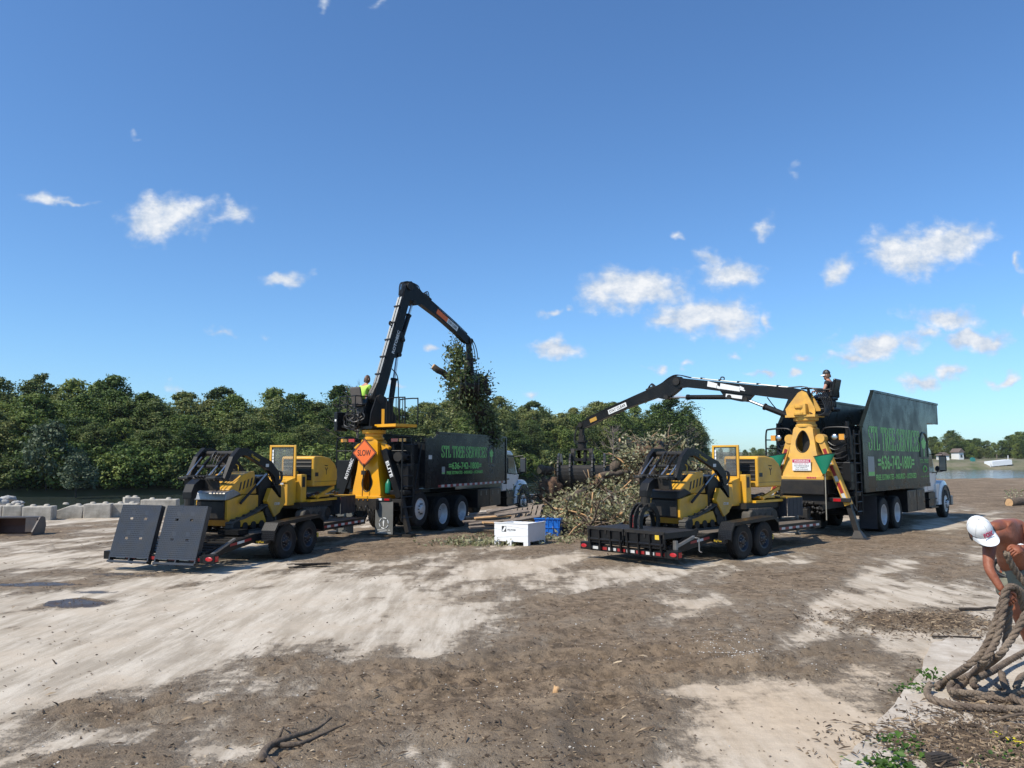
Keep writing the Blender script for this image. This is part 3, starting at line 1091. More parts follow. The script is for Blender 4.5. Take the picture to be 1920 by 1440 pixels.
# far shore
px = 1290
while px < 2080:
    for row in range(2):
        qx = px + random.uniform(-6, 6)
        Y = 372 - 24 * row + random.uniform(-6, 6)
        sky_y = np.interp(qx, [1290, 1400, 1500, 1740, 1790, 1830, 1850, 1890, 1920, 2200], [838, 838, 832, 812, 808, 820, 826, 816, 806, 800])
        top = P(qx, sky_y + random.uniform(-3, 8) + row * 14, Y)
        if row == 1 and (1765 < qx < 1784 or 1858 < qx < 1906):
            continue
        plant(random.choice(VAR[:6]), top.x, Y, 2.3, top.z - 2.3, random.uniform(1.0, 1.35), ['distant tree on the skyline of the far shore ', 'distant lower tree on the far shore '][row] + ('left of the right truck' if qx < 1600 else 'between the right truck and the boathouse' if qx < 1880 else 'right of the boathouse'), 'tree', ['far shore skyline trees', 'far shore front trees'][row], 'distant_tree')
    px += 13

# ------------------------------------------------------------------ wheels
def wheel_meshes(r, w, rim_r, dual=False, kind='white'):
    """tyre and rim meshes, axis x, outer face towards +x"""
    t = MB()
    h = w / 2
    prof = [(rim_r, -h * .9), (rim_r + .03, -h), (r * .86, -h), (r * .965, -h * .86), (r * .985, -h * .7)]
    for g in (-.45, 0, .45):
        prof += [(r, h * (g - .17)), (r, h * (g + .10)), (r - .014, h * (g + .12)), (r - .014, h * (g + .17))]
    prof += [(r, h * .66), (r * .985, h * .72), (r * .965, h * .86), (r * .86, h), (r * .80, h * 1.01), (r * .79, h * .985), (rim_r + .03, h * .97), (rim_r, h * .9)]
    t.lathe(prof, 36)
    for i in range(36):                     # tread lugs on the shoulders
        a = 2 * math.pi * i / 36
        for s in (-1, 1):
            c, q = math.cos(a), math.sin(a)
            ux, uy = -q, c
            L_ = .03
            b0 = [(s * h * .62, c * (r - .01) + ux * L_ * e, q * (r - .01) + uy * L_ * e) for e in (-.5, .5)]
            b1 = [(s * h * .93, c * (r * .955) + ux * L_ * e, q * (r * .955) + uy * L_ * e) for e in (-.5, .5)]
            o0 = [(s * h * .62, c * (r + .006) + ux * L_ * e, q * (r + .006) + uy * L_ * e) for e in (-.5, .5)]
            o1 = [(s * h * .93, c * (r * .975) + ux * L_ * e, q * (r * .975) + uy * L_ * e) for e in (-.5, .5)]
            t.hexa([b0[0], b0[1], b1[1], b1[0]], [o0[0], o0[1], o1[1], o1[0]])
    m = MB()
    if kind == 'dual':                      # deep dished outer rim of a dual wheel
        m.lathe([(rim_r + .012, h * .92), (rim_r - .01, h * .96), (rim_r - .02, h * .6), (rim_r - .045, -h * .2), (rim_r - .07, -h * .35), (rim_r * .45, -h * .45), (rim_r * .42, -h * .1), (rim_r * .36, h * .1), (.0, h * .1)], 30)
        hub, hx = rim_r * .55, -h * .42
    elif kind == 'steer':                   # convex front wheel
        m.lathe([(rim_r + .012, h * .92), (rim_r - .01, h * .96), (rim_r - .03, h * .75), (rim_r * .80, h * .95), (rim_r * .55, h * 1.05), (rim_r * .42, h * 1.05), (rim_r * .40, h * 1.5), (rim_r * .3, h * 1.6), (.0, h * 1.6)], 30)
        hub, hx = rim_r * .50, h * 1.06
    else:
        m.lathe([(rim_r + .012, h * .92), (rim_r - .01, h * .95), (rim_r - .03, h * .5), (rim_r * .8, h * .3), (rim_r * .6, h * .55), (rim_r * .34, h * .55), (rim_r * .32, h * .85), (rim_r * .2, h * .9), (0, h * .9)], 28)
        hub, hx = rim_r * .48, h * .56
    n = MB()
    for i in range(10 if kind != 'trailer' else 8):
        a = 2 * math.pi * i / (10 if kind != 'trailer' else 8)
        c = (hx, hub * math.cos(a), hub * math.sin(a))
        n.tube([(c[0] - .01, c[1], c[2]), (c[0] + .035, c[1], c[2])], rim_r * .055, 6)
    return t, m, n


def make_wheel(proto, name, parent, loc, side=1, rim=None, nut=None, extra=None):
    w = bpy.data.objects.new(name, None)
    C.objects.link(w)
    w.parent = parent
    w.location = loc
    w.rotation_euler = (random.uniform(0, 6), 0, 0) if side > 0 else (random.uniform(0, 6), 0, math.pi)
    ty, ri, nu = proto
    obj('tyre', ty, w)
    obj('rim', ri, w)
    obj('wheel_nuts', nu, w)['kind'] = 'stuff'
    if extra:
        obj('inner_tyre', ty, w, (-extra, 0, 0))
    return w


def wproto(r, w, rim_r, kind, rm, nm):
    t, m, n = wheel_meshes(r, w, rim_r, kind=kind)
    return (t.mesh('tyre', RUB, False), m.mesh('rim', rm, True), n.mesh('wheel_nuts', nm))


W_TRAIL = wproto(.39, .235, .21, 'trailer', RIMB, GREYS)
W_DUAL = wproto(.515, .28, .30, 'dual', RIMW, STEEL)
W_STEER = wproto(.515, .28, .30, 'steer', RIMW, BLK)


def tape(parent, name, x, y0, y1, z0, z1, h=.05, seg=.15, out=.004):
    """alternating red and silver reflective strip along a side, each piece its own part"""
    n = max(1, int((y1 - y0) / seg))
    for i in range(n):
        a, c = i / n, (i + 1) / n
        ya, yc = y0 + (y1 - y0) * a, y0 + (y1 - y0) * c
        za, zc = z0 + (z1 - z0) * a, z0 + (z1 - z0) * c
        m = MB()
        m.hexa([(x, ya, za - h / 2), (x + out, ya, za - h / 2), (x + out, yc - .004, zc - h / 2), (x, yc - .004, zc - h / 2)],
               [(x, ya, za + h / 2), (x + out, ya, za + h / 2), (x + out, yc - .004, zc + h / 2), (x, yc - .004, zc + h / 2)])
        m.build('red_tape' if i % 2 == 0 else 'silver_tape', REDT if i % 2 == 0 else WHTT, parent)


# ------------------------------------------------------------------ equipment trailer
def tread_lugs(mb, O, X, Y, w, h, nx, ny, skip=()):
    """small raised lozenges of tread plate on the plane O + X*w + Y*h"""
    O, X, Y = Vector(O), Vector(X).normalized(), Vector(Y).normalized()
    Z = X.cross(Y)
    for j in range(ny):
        for i in range(nx):
            u, v = (i + .5) / nx * w, (j + .5) / ny * h
            if any((u - a) ** 2 + (v - b_) ** 2 < c * c for a, b_, c in skip):
                continue
            s = 1 if (i + j) % 2 else -1
            d = (X + Y * s).normalized() * (w / nx * .42)
            e = (Y - X * s).normalized() * (w / nx * .14)
            c = O + X * u + Y * v
            mb.add([c - d, c - e + Z * .006, c + d, c + e + Z * .006, c + Z * .010], [(0, 1, 4), (1, 2, 4), (2, 3, 4), (3, 0, 4)])


def make_trailer(loc, th, ramps_up, label, adj):
    t = thing('equipment_trailer', label, 'trailer', loc, -th, 'tandem equipment trailers')
    HW, DZ, YD, YF = 1.03, .60, 1.55, 6.55
    ZR = .36
    f = MB()
    for s in (-1, 1):
        x0, x1 = (HW - .06, HW) if s > 0 else (-HW, -HW + .06)
        f.hexa([(x0, YD, DZ - .17), (x1, YD, DZ - .17), (x1, YF, DZ - .17), (x0, YF, DZ - .17)], [(x0, YD, DZ), (x1, YD, DZ), (x1, YF, DZ), (x0, YF, DZ)])
        f.hexa([(x0, 0, ZR - .13), (x1, 0, ZR - .13), (x1, YD, DZ - .17), (x0, YD, DZ - .17)], [(x0, 0, ZR + .03), (x1, 0, ZR + .03), (x1, YD, DZ), (x0, YD, DZ)])
    f.bb(-HW + .06, HW - .06, YF - .08, YF, DZ - .17, DZ)
    for y in (2.0, 2.9, 3.8, 4.6, 5.5):
        f.bb(-HW + .06, HW - .06, y - .04, y + .04, DZ - .15, DZ - .045)
    f.build('frame', BLK, t)
    g = MB()
    g.bar((0, YF, DZ - .1), (0, YF + 1.35, .50), .12, .13)
    for s in (-1, 1):
        g.bar((s * .75, YF, DZ - .1), (s * .06, YF + 1.1, .52), .08, .13)
    g.tube([(0, YF + 1.3, .50), (0, YF + 1.55, .52)], .05, 10)
    g.build('tongue', BLK, t)
    j = MB()
    j.tube([(.16, YF + .45, .2), (.16, YF + .45, .92)], .035, 10)
    j.bb(.10, .22, YF + .41, YF + .49, .15, .2)
    j.build('tongue_jack', GREYS, t)
    # deck planks
    n = 9
    w = 2 * (HW - .065) / n
    for i in range(n):
        x = -HW + .065 + i * w
        z = DZ - .045 + random.uniform(-.002, .004)
        MB().bb(x + .004, x + w - .004, YD + random.uniform(0, .01), YF - .085, z, z + .04).build('plank', DECKW, t)
    # steel slats of the sloping tail
    for i in range(8):
        y0 = .08 + i * .185
        z = ZR + (DZ - ZR) * (y0 / YD)
        m = MB(Matrix.Translation((0, y0, z - .02)) @ Matrix.Rotation(math.atan2(DZ - ZR, YD), 4, 'X'))
        m.bb(-HW + .062, HW - .062, 0, .11, -.02, .022)
        m.build('tail_slat', STEEL, t)
    # rear bumper, lights
    r = MB()
    r.bb(-HW, HW, -.08, -.002, ZR - .16, ZR - .03)
    for s in (-1, 1):
        r.hexa([(s * (HW - .02), -.07, ZR - .16), (s * 1.30, -.07, ZR - .16), (s * 1.30, .07, ZR - .16), (s * (HW - .02), .07, ZR - .16)], [(s * (HW - .02), -.07, ZR + .0), (s * 1.30, -.07, ZR + .0), (s * 1.30, .07, ZR + .0), (s * (HW - .02), .07, ZR + .0)])
    r.build('rear_bumper', BLK, t, bev=.006)
    for s in ((1,) if ramps_up else (-1, 1)):
        m = MB(Matrix.Translation((s * 1.19, -.072, ZR - .08)) @ Matrix.Scale(1.9, 4, (1, 0, 0)))
        m.lathe([(.042, 0), (.042, -.010), (.03, -.018), (0, -.02)], 16, 'y')
        m.build('tail_light', REDL, t)
        m = MB().bb(s * 1.303, s * 1.306, -.05, .05, ZR - .13, ZR - .03) if s > 0 else MB().bb(-1.306, -1.303, -.05, .05, ZR - .13, ZR - .03)
        m.build('side_marker', REDL, t)
    for i in range(8):
        MB().bb(-.98 + i * .25, -.98 + i * .25 + .21, -.086, -.081, ZR - .125, ZR - .065).build('red_tape' if i % 2 else 'silver_tape', REDT if i % 2 else WHTT, t)
    # wheels and fenders
    A = (2.34, 3.22)
    for s in (-1, 1):
        for a in A:
            make_wheel(W_TRAIL, 'wheel', t, (s * 1.20, a, .39), s)
        fd = MB()
        y0, y1 = 1.74, 3.82
        prof = [(y0, .46), (y0 + .04, .66), (y0 + .16, .82), (y1 - .22, .88), (y1 - .06, .78), (y1, .52)]
        pin = [(y0 + .025, .46), (y0 + .06, .655), (y0 + .175, .80), (y1 - .225, .86), (y1 - .078, .77), (y1 - .025, .52)]
        xo, xi = s * 1.36, s * 1.045
        for k in range(5):
            fd.hexa([(xi, *pin[k]), (xo, *pin[k]), (xo, *pin[k + 1]), (xi, *pin[k + 1])], [(xi, *prof[k]), (xo, *prof[k]), (xo, *prof[k + 1]), (xi, *prof[k + 1])])
        lip = MB()
        for k in range(5):
            lip.hexa([(xo, pin[k][0], pin[k][1] - .05), (xo + s * .012, pin[k][0], pin[k][1] - .05), (xo + s * .012, pin[k + 1][0], pin[k + 1][1] - .05), (xo, pin[k + 1][0], pin[k + 1][1] - .05)],
                     [(xo, *prof[k]), (xo + s * .012, *prof[k]), (xo + s * .012, *prof[k + 1]), (xo, *prof[k + 1])])
        fe = fd.build('fender', BLK, t)
        lip.build('fender_lip', BLK, fe)
        lg = MB()
        for k in (0, 1):
            p, q = Vector((min(xi, xo), *prof[k])), Vector((min(xi, xo), *prof[k + 1]))
            up = (q - p)
            tread_lugs(lg, p + Vector((0, -.001, .001)), (1, 0, 0), up, .315, up.length, 8, max(2, int(up.length / .039)))
        lg.build('tread_pattern', DIAM, fe)
        br = MB().bb(min(s * 1.03, s * 1.30), max(s * 1.03, s * 1.30), y0 - .16, y0 + .0, .40, .47)
        br.build('fender_step', BLK, fe)
        if s > 0:
            text('maker_lettering', 'BigTex', .19, .05, YLET, fe, (1.06, y0 - .162, .41), (1, 0, 0), (0, 0, 1))
        tape(t, 'tape', HW + .001 if s > 0 else -HW - .005, 4.0, 6.45, DZ - .085, DZ - .085, .055, .17)
        tape(t, 'tape', HW + .001 if s > 0 else -HW - .005, .75, 1.45, ZR + .09, DZ - .09, .05, .18)
        ax = MB()
    ax = MB()
    for a in A:
        ax.tube([(-1.1, a, .36), (1.1, a, .36)], .045, 8)
    ax.build('axles', STEEL, t)
    st = MB()
    for y in (4.25, 5.2, 6.1):
        st.bb(HW, HW + .05, y, y + .1, DZ - .17, DZ - .11)
    st.build('stake_pockets', BLK, t)
    tb = MB().bb(1.0, 1.04, 3.95, 4.12, DZ - .30, DZ - .19)
    tb.build('yellow_tag', YLET, t)
    # ramps
    for s in (-1, 1):
        if ramps_up:
            M = Matrix.Translation((s * .545 - .08, -.17, ZR - .20)) @ Matrix.Rotation(R(adj), 4, 'X')
        else:
            M = Matrix.Translation((s * .522, -.15, ZR + .33)) @ Matrix.Rotation(R(-90), 4, 'X')
        rp = MB(M)
        hw, Lr = .475 if ramps_up else .51, 1.15
        holes = [(hw + k * .17, v, .045) for k in (-1, 1) for v in (.48, .86)]
        # plate with four oval hand holes, built as strips round them
        xs = [-hw, -.17 - .035, -.17 + .035, .17 - .035, .17 + .035, hw]
        zs = [.10, .455, .505, .845, .895, Lr]
        for iz in range(5):
            for ix in range(5):
                if iz in (1, 3) and ix in (1, 3):
                    continue
                rp.bb(xs[ix], xs[ix + 1], -.006, 0, zs[iz], zs[iz + 1])
        rp.bb(-hw, hw, -.03, .03, 0, .04)
        for x in (-hw, 0, hw - .03):
            rp.bb(x, x + .03, .001, .11, .0, Lr)
        for z in (.3, .62, .95, Lr - .03):
            rp.bb(-hw + .03, hw - .03, .001, .07, z, z + .03)
        ro = rp.build('ramp', DIAM if ramps_up else STEEL, t)
        lg = MB(M)
        tread_lugs(lg, (-hw, -.0065, .12), (1, 0, 0), (0, 0, 1), 2 * hw, Lr - .12, 24, 26, holes)
        lg.build('tread_pattern', DIAM, ro)
        if not ramps_up:
            hk = MB()
            for x in (-.42, -.14, .16, .43):
                hk.bar((s * .522 + x, -.17, ZR + .30), (s * .522 + x, -.12, ZR - .14), .035, .05)
            hk.tube([(s * .522 - .48, -.14, ZR + .10), (s * .522 + .48, -.14, ZR + .10)], .03, 8)
            hk.bb(s * .522 - .5, s * .522 + .5, -.13, -.09, ZR + .02, ZR + .30)
            hk.build('hinge_bar', BLK, ro)
    if ramps_up:
        cr = MB()
        cr.bar((1.1, .1, .34), (.99, .95, .56), .05, .04)
        cr.build('ramp_brace', GREYS, t)
        bx = MB().bb(.35, .85, 1.25, 1.6, DZ + .001, DZ + .1)
        bx.build('tool_tray', BLK, t)
    else:
        cr = MB()
        cr.bb(1.06, 1.14, .10, .16, ZR, ZR + .18)
        cr.bar((1.1, .13, ZR + .05), (1.12, .75, ZR + .22), .05, .05)
        cr.tube([(1.14, .75, ZR + .20), (1.24, .75, ZR + .20), (1.24, .75, ZR - .06), (1.32, .72, ZR - .08)], .014, 6)
        cr.build('crank_jack', GREYS, t)
        st = MB().bar((-.12, .32, ZR + .36), (-.10, .32, ZR + .62), .03, .02)
        st.build('red_strap', REDT, t)
        YT = MB().bb(.80, .92, -.145, -.142, ZR + .2, ZR + .29)
        YT.build('yellow_decal', YLET, t)
        dk = MB()
        for s in (-1, 1):
            dk.bar((s * 1.0, .0, ZR), (s * 1.0, 1.05, ZR + .33), .05, .10)
        dk.build('ramp_side_arm', BLK, t)
    return t


TL = make_trailer((-6.87, 15.25, 0), R(16.7), True, 'black tandem trailer with two tread plate ramps raised at its tail', -17)
TR = make_trailer((2.45, 16.42, 0), R(47.5), False, 'black tandem trailer with its ramps folded flat at the tail', 0)

# ------------------------------------------------------------------ mini skid steer with grapple, y forward (towards its grapple)
def make_skid(loc, rz, label, jaw_low, group='tracked mini loaders on the trailers'):
    t = thing('tracked_mini_loader', label, 'loader', loc, rz, group)
    # tracks
    for s in (-1, 1):
        prof = crom([(-.80, .10), (-.74, .02), (-.4, .0), (.3, .0), (.66, .02), (.78, .12), (.70, .26), (.3, .33), (-.2, .47), (-.46, .55), (-.66, .50), (-.76, .36), (-.82, .2), (-.80, .10)], 4)
        prof = [Vector((p.x, p.y)) for p in prof][:-1] if len(prof[0]) == 2 else prof
        pr = [(p[0], p[1]) for p in prof]
        n = len(pr)
        cen = (sum(p[0] for p in pr) / n, sum(p[1] for p in pr) / n)
        inn = []
        for i in range(n):
            a, b_, c = pr[i - 1], pr[i], pr[(i + 1) % n]
            tx, ty = c[0] - a[0], c[1] - a[1]
            ln = math.hypot(tx, ty) or 1
            inn.append((b_[0] - ty / ln * .035, b_[1] + tx / ln * .035))
        x0, x1 = s * .36, s * .54
        k = MB()
        for i in range(n):
            j = (i + 1) % n
            k.hexa([(x0, *inn[i]), (x1, *inn[i]), (x1, *inn[j]), (x0, *inn[j])], [(x0, *pr[i]), (x1, *pr[i]), (x1, *pr[j]), (x0, *pr[j])])
            if i % 2 == 0:                 # lugs
                mx, my = (pr[i][0] + pr[j][0]) / 2, (pr[i][1] + pr[j][1]) / 2
                tx, ty = pr[j][0] - pr[i][0], pr[j][1] - pr[i][1]
                ln = math.hypot(tx, ty) or 1
                tx, ty = tx / ln * .022, ty / ln * .022
                nx, ny = ty * 1.0, -tx * 1.0
                k.hexa([(x0, mx - tx, my - ty), (x1, mx - tx, my - ty), (x1, mx + tx, my + ty), (x0, mx + tx, my + ty)],
                       [(x0, mx - tx + nx, my - ty + ny), (x1, mx - tx + nx, my - ty + ny), (x1, mx + tx + nx, my + ty + ny), (x0, mx + tx + nx, my + ty + ny)])
        tk = k.build('track', RUBT, t)
        w = MB()
        for (y, z, r) in ((-.66 + .04, .20, .15), (.60, .17, .13), (-.3, .12, .09), (0, .12, .09), (.3, .12, .09), (-.52, .40, .115)):
            w.lathe([(0, min(x0, x1) + .02), (r, min(x0, x1) + .02), (r, max(x0, x1) - .02), (r * .5, max(x0, x1) - .02), (r * .45, max(x0, x1) - .0), (0, max(x0, x1) - .0)], 14, 'x', (0, y, z))
        w.build('rollers', STEEL, tk)
        fr = MB().prism([(-.5, .15), (.55, .12), (.55, .25), (-.35, .40)], s * .38, s * .50)
        fr.build('track_frame', YELS, tk)
    # lower chassis and front dozer face
    b_ = MB()
    b_.prism([(-.66, .30), (.62, .14), (.78, .30), (.78, .70), (.2, .80), (-.66, .75)], -.40, .40)
    b_.build('chassis', YELS, t, bev=.012)
    fr = MB()
    fr.prism([(.781, .28), (.83, .32), (.83, .66), (.781, .70)], -.34, .34)
    fr.build('front_plate', STEEL, t)
    fr = MB()
    fr.prism([(.72, .71), (.86, .70), (.82, .86), (.58, .93), (.3, .82)], -.40, .40)
    fr.build('front_cowl', GREYS if jaw_low == 0 else STEEL, t, bev=.02)
    # sloping hood with grille at its top
    h = MB()
    h.prism([(.66, .88), (.70, .92), (.22, 1.24), (-.02, 1.30), (-.20, 1.30), (-.30, .80), (.3, .80)], -.36, .36)
    ho = h.build('hood', YELS, t, bev=.02)
    g = MB()
    sl = math.atan2(1.24 - .92, .22 - .70)
    d = Vector((0, .22 - .70, 1.24 - .92)).normalized()
    nrm = Vector((0, d.z, -d.y)).normalized()
    if nrm.z < 0:
        nrm = -nrm
    p0 = Vector((0, .70, .92)) + d * .33 + nrm * .004
    for i in range(11):
        g.bar(p0 + Vector((-.22 + i * .044, 0, 0)), p0 + d * .20 + Vector((-.22 + i * .044, 0, 0)), .018, .012, nrm)
    fb = MB()
    fb.bar(p0 - d * .02 - nrm * .004, p0 + d * .22 - nrm * .004, .52, .006, nrm)
    fb.build('grille_recess', BLET, ho)
    g.build('grille', STEEL, ho)
    text('hood_lettering', 'Vermeer', .34, .045, BLET, ho, Vector((.17, 0, 0)) + Vector((0, .70, .92)) + d * .22 + nrm * .003, (-1, 0, 0), d)
    v = MB()
    for s in (-1, 1):
        for i in range(5):
            y = .36 - i * .13
            zz = .95 + (.52 - y) * .22
            v.hexa([(s * .3605, y, zz - .11), (s * .366, y, zz - .11), (s * .366, y - .055, zz - .08), (s * .3605, y - .055, zz - .08)],
                   [(s * .3605, y - .05, zz + .08), (s * .366, y - .05, zz + .08), (s * .366, y - .105, zz + .10), (s * .3605, y - .105, zz + .10)])
    v.build('side_vents', BLET, ho)
    hk = MB().tube(crom([(-.05, -.02, 1.31), (-.05, -.02, 1.42), (-.05, .06, 1.46)], 4), .012, 6)
    hk.build('lifting_hook', YLET, ho)
    # rear control pods
    c = MB()
    c.prism([(-.30, .5), (-.30, 1.18), (-.55, 1.22), (-.86, 1.02), (-.90, .55), (-.75, .40)], -.42, .42)
    c.build('control_tower', BLK, t, bev=.02)
    for s in (-1, 1):
        sp_ = MB().prism([(-.42, .62), (-.58, .92), (-.98, .62), (-.95, .35), (-.72, .25)], s * .43, s * .56)
        so = sp_.build('side_pod', YELS, t, bev=.015)
        sq = MB().prism([(-.99, .66), (-1.0, .95), (-1.16, .92), (-1.22, .55), (-1.0, .36)], s * .30, s * .52)
        sq.build('rear_pod', YELS, t, bev=.015)
        MB().prism([(-.72, .96), (-.98, .97), (-1.0, .68)], s * .44, s * .54).build('pod_cover', BLK, so)
        if s < 0:
            text('pod_lettering', 'CTX100', .20, .06, WLET, so, (s * .562, -.70, .52), (0, -1, 0), (0, 0, 1))
    ctl = MB()
    for x in (-.15, .05, .2):
        ctl.tube([(x, -.72, 1.10), (x, -.76, 1.26)], .014, 6)
    ctl.tube([(-.3, -.80, 1.05), (-.3, -.86, 1.2), (.3, -.86, 1.2), (.3, -.80, 1.05)], .016, 6)
    ctl.build('control_levers', BLK, t)
    # lift arms
    path = [(-.92, .98), (-.86, 1.22), (-.60, 1.42), (.30, 1.74), (.52, 1.74), (.72, 1.58), (.98, 1.14)]
    wid = [.16, .20, .22, .17, .18, .17, .13]
    for s in (-1, 1):
        m = MB()
        up, dn = [], []
        for i, (y, z) in enumerate(path):
            a, c_ = path[max(i - 1, 0)], path[min(i + 1, len(path) - 1)]
            tx, ty = c_[0] - a[0], c_[1] - a[1]
            ln = math.hypot(tx, ty)
            up.append((y - ty / ln * wid[i] / 2, z + tx / ln * wid[i] / 2))
            dn.append((y + ty / ln * wid[i] / 2, z - tx / ln * wid[i] / 2))
        for i in range(len(path) - 1):
            x0, x1 = (s * .40, s * .50)
            m.hexa([(x0, *dn[i]), (x1, *dn[i]), (x1, *dn[i + 1]), (x0, *dn[i + 1])], [(x0, *up[i]), (x1, *up[i]), (x1, *up[i + 1]), (x0, *up[i + 1])])
        ao = m.build('lift_arm', BLK, t)
        X = s * .503
        p = Vector((X, -.05, 1.55))
        dr = Vector((0, -.9, -.32)) if s < 0 else Vector((0, .9, .32))
        if s < 0:
            text('arm_lettering', 'Vermeer', .34, .075, YLET, ao, (X - .002, .16, 1.63), (0, -.9, -.32), (0, -.32, .9))
            MB().bb(X - .004, X - .001, -.52, -.40, 1.40, 1.47).build('decal', WHTT, ao)
        cy = MB()
        cy.tube([(s * .46, .42, .62), (s * .46, -.12, .98)], .03, 10)
        cyo = cy.build('lift_cylinder', STEEL, t)
        MB().tube([(s * .46, -.12, .98), (s * .46, -.5, 1.24)], .018, 8).build('rod', CHROME, cyo)
        po = MB().bb(s * .41, s * .49, -.95, -.80, .35, 1.02)
        po.build('arm_post', BLK, t)
    cr = MB()
    cr.tube([(-.44, .50, 1.70), (.44, .50, 1.70)], .055, 12)
    cr.tube([(-.44, .80, 1.42), (.44, .80, 1.42)], .04, 10)
    cr.bb(-.40, .40, .22, .34, 1.62, 1.72)
    cr.build('cross_tube', STEEL, t)
    ds = MB()
    for s in (-1, 1):
        ds.tube([(s * .18, .46, 1.74), (s * .18, .86, 1.44)], .034, 10)
    dso = ds.build('tilt_cylinder', BLK, t)
    for s in (-1, 1):
        MB().tube([(s * .18, .86, 1.44), (s * .16, 1.18, 1.18)], .018, 8).build('rod', CHROME, dso)
        MB().tube([(s * .40, .66, 1.62), (s * .38, 1.22, 1.14)], .016, 8).build('link_rod', CHROME, t)
    hs = MB()
    for k in range(4):
        x = -.12 + k * .08
        hs.tube(crom([(x, .30, 1.72), (x, .62, 1.60 + .03 * k), (x + .03, .80, 1.30 - .04 * k), (x, 1.02, 1.16), (x - .05, 1.30, 1.22)], 6), .014, 6)
    for k in range(3):
        hs.tube(crom([(-.47, -.78, 1.30 - k * .03), (-.50, -.98 - .03 * k, 1.28), (-.50, -1.0 - .03 * k, 1.08), (-.46, -.85, .92)], 6), .014, 6)
    hs.build('hydraulic_hoses', HOSE, t)
    # quick-attach plate and log grapple
    at = MB()
    at.prism([(1.04, .92), (1.10, 1.24), (1.18, 1.24), (1.16, .92)], -.40, .40)
    at.prism([(1.02, 1.14), (1.30, 1.16), (1.30, 1.20), (1.02, 1.19)], -.46, -.22)
    at.prism([(1.02, 1.14), (1.30, 1.16), (1.30, 1.20), (1.02, 1.19)], .22, .46)
    ap = at.build('attachment_plate', STEEL, t)
    tp = MB()
    for s in (-1, 1):
        tp.bb(s * .34 - .1, s * .34 + .1, 1.05, 1.28, 1.201, 1.205)
    tp.build('worn_step', GREYS, ap)
    bm = MB()
    bm.prism([(1.16, 1.14), (1.30, 1.16), (1.48, 1.06), (1.56, .90), (1.56, .76), (1.42, .76), (1.36, .92), (1.16, .96)], -.11, .11)
    bm.build('grapple_boom', BLK, t, bev=.01)
    rt = MB()
    rt.tube([(0, 1.48, .76), (0, 1.48, .62)], .10, 16)
    rt.bb(-.20, .20, 1.38, 1.58, .56, .63)
    rt.build('grapple_rotator', STEEL, t)
    for s in (-1, 1):
        for x in (-.13, .02, .13) if s > 0 else (-.07, .08):
            m = MB()
            if jaw_low:
                pts = [(0, .58), (.20, .52), (.33, .34), (.34, .14), (.25, -.04), (.06, -.13)]
            else:
                pts = [(0, .58), (.16, .54), (.28, .40), (.28, .24), (.18, .12), (.03, .06)]
            w = [.10, .12, .12, .10, .07, .02]
            q = crom([(0, 1.48 + s * a, z) for a, z in pts], 3)
            for i in range(len(q) - 1):
                wa, wb = np.interp(i / 3, range(6), w), np.interp((i + 1) / 3, range(6), w)
                m.bar(q[i] + Vector((x, 0, 0)), q[i + 1] + Vector((x, 0, 0)), .032, wa, (0, 1, .01), .032, wb)
            m.build('grapple_tine', STEEL, t)
    cyl = MB().tube([(0, 1.70, .50), (0, 1.24, .46)], .035, 10)
    cyl.build('grapple_cylinder', GREYS, t)
    return t


def on_trailer(tr, th, x, y, z=.6):
    c, s = math.cos(th), math.sin(th)
    return (tr.location.x + x * c + y * s, tr.location.y - x * s + y * c, z)


make_skid(on_trailer(TL, R(16.7), .0, 2.25), -R(16.7) + math.pi, 'yellow tracked mini loader on the trailer with raised ramps', 0)
make_skid(on_trailer(TR, R(47.5), -.05, 2.15), -R(47.5) + math.pi, 'yellow tracked mini loader on the trailer with folded ramps, claw grapple lowered', 1)


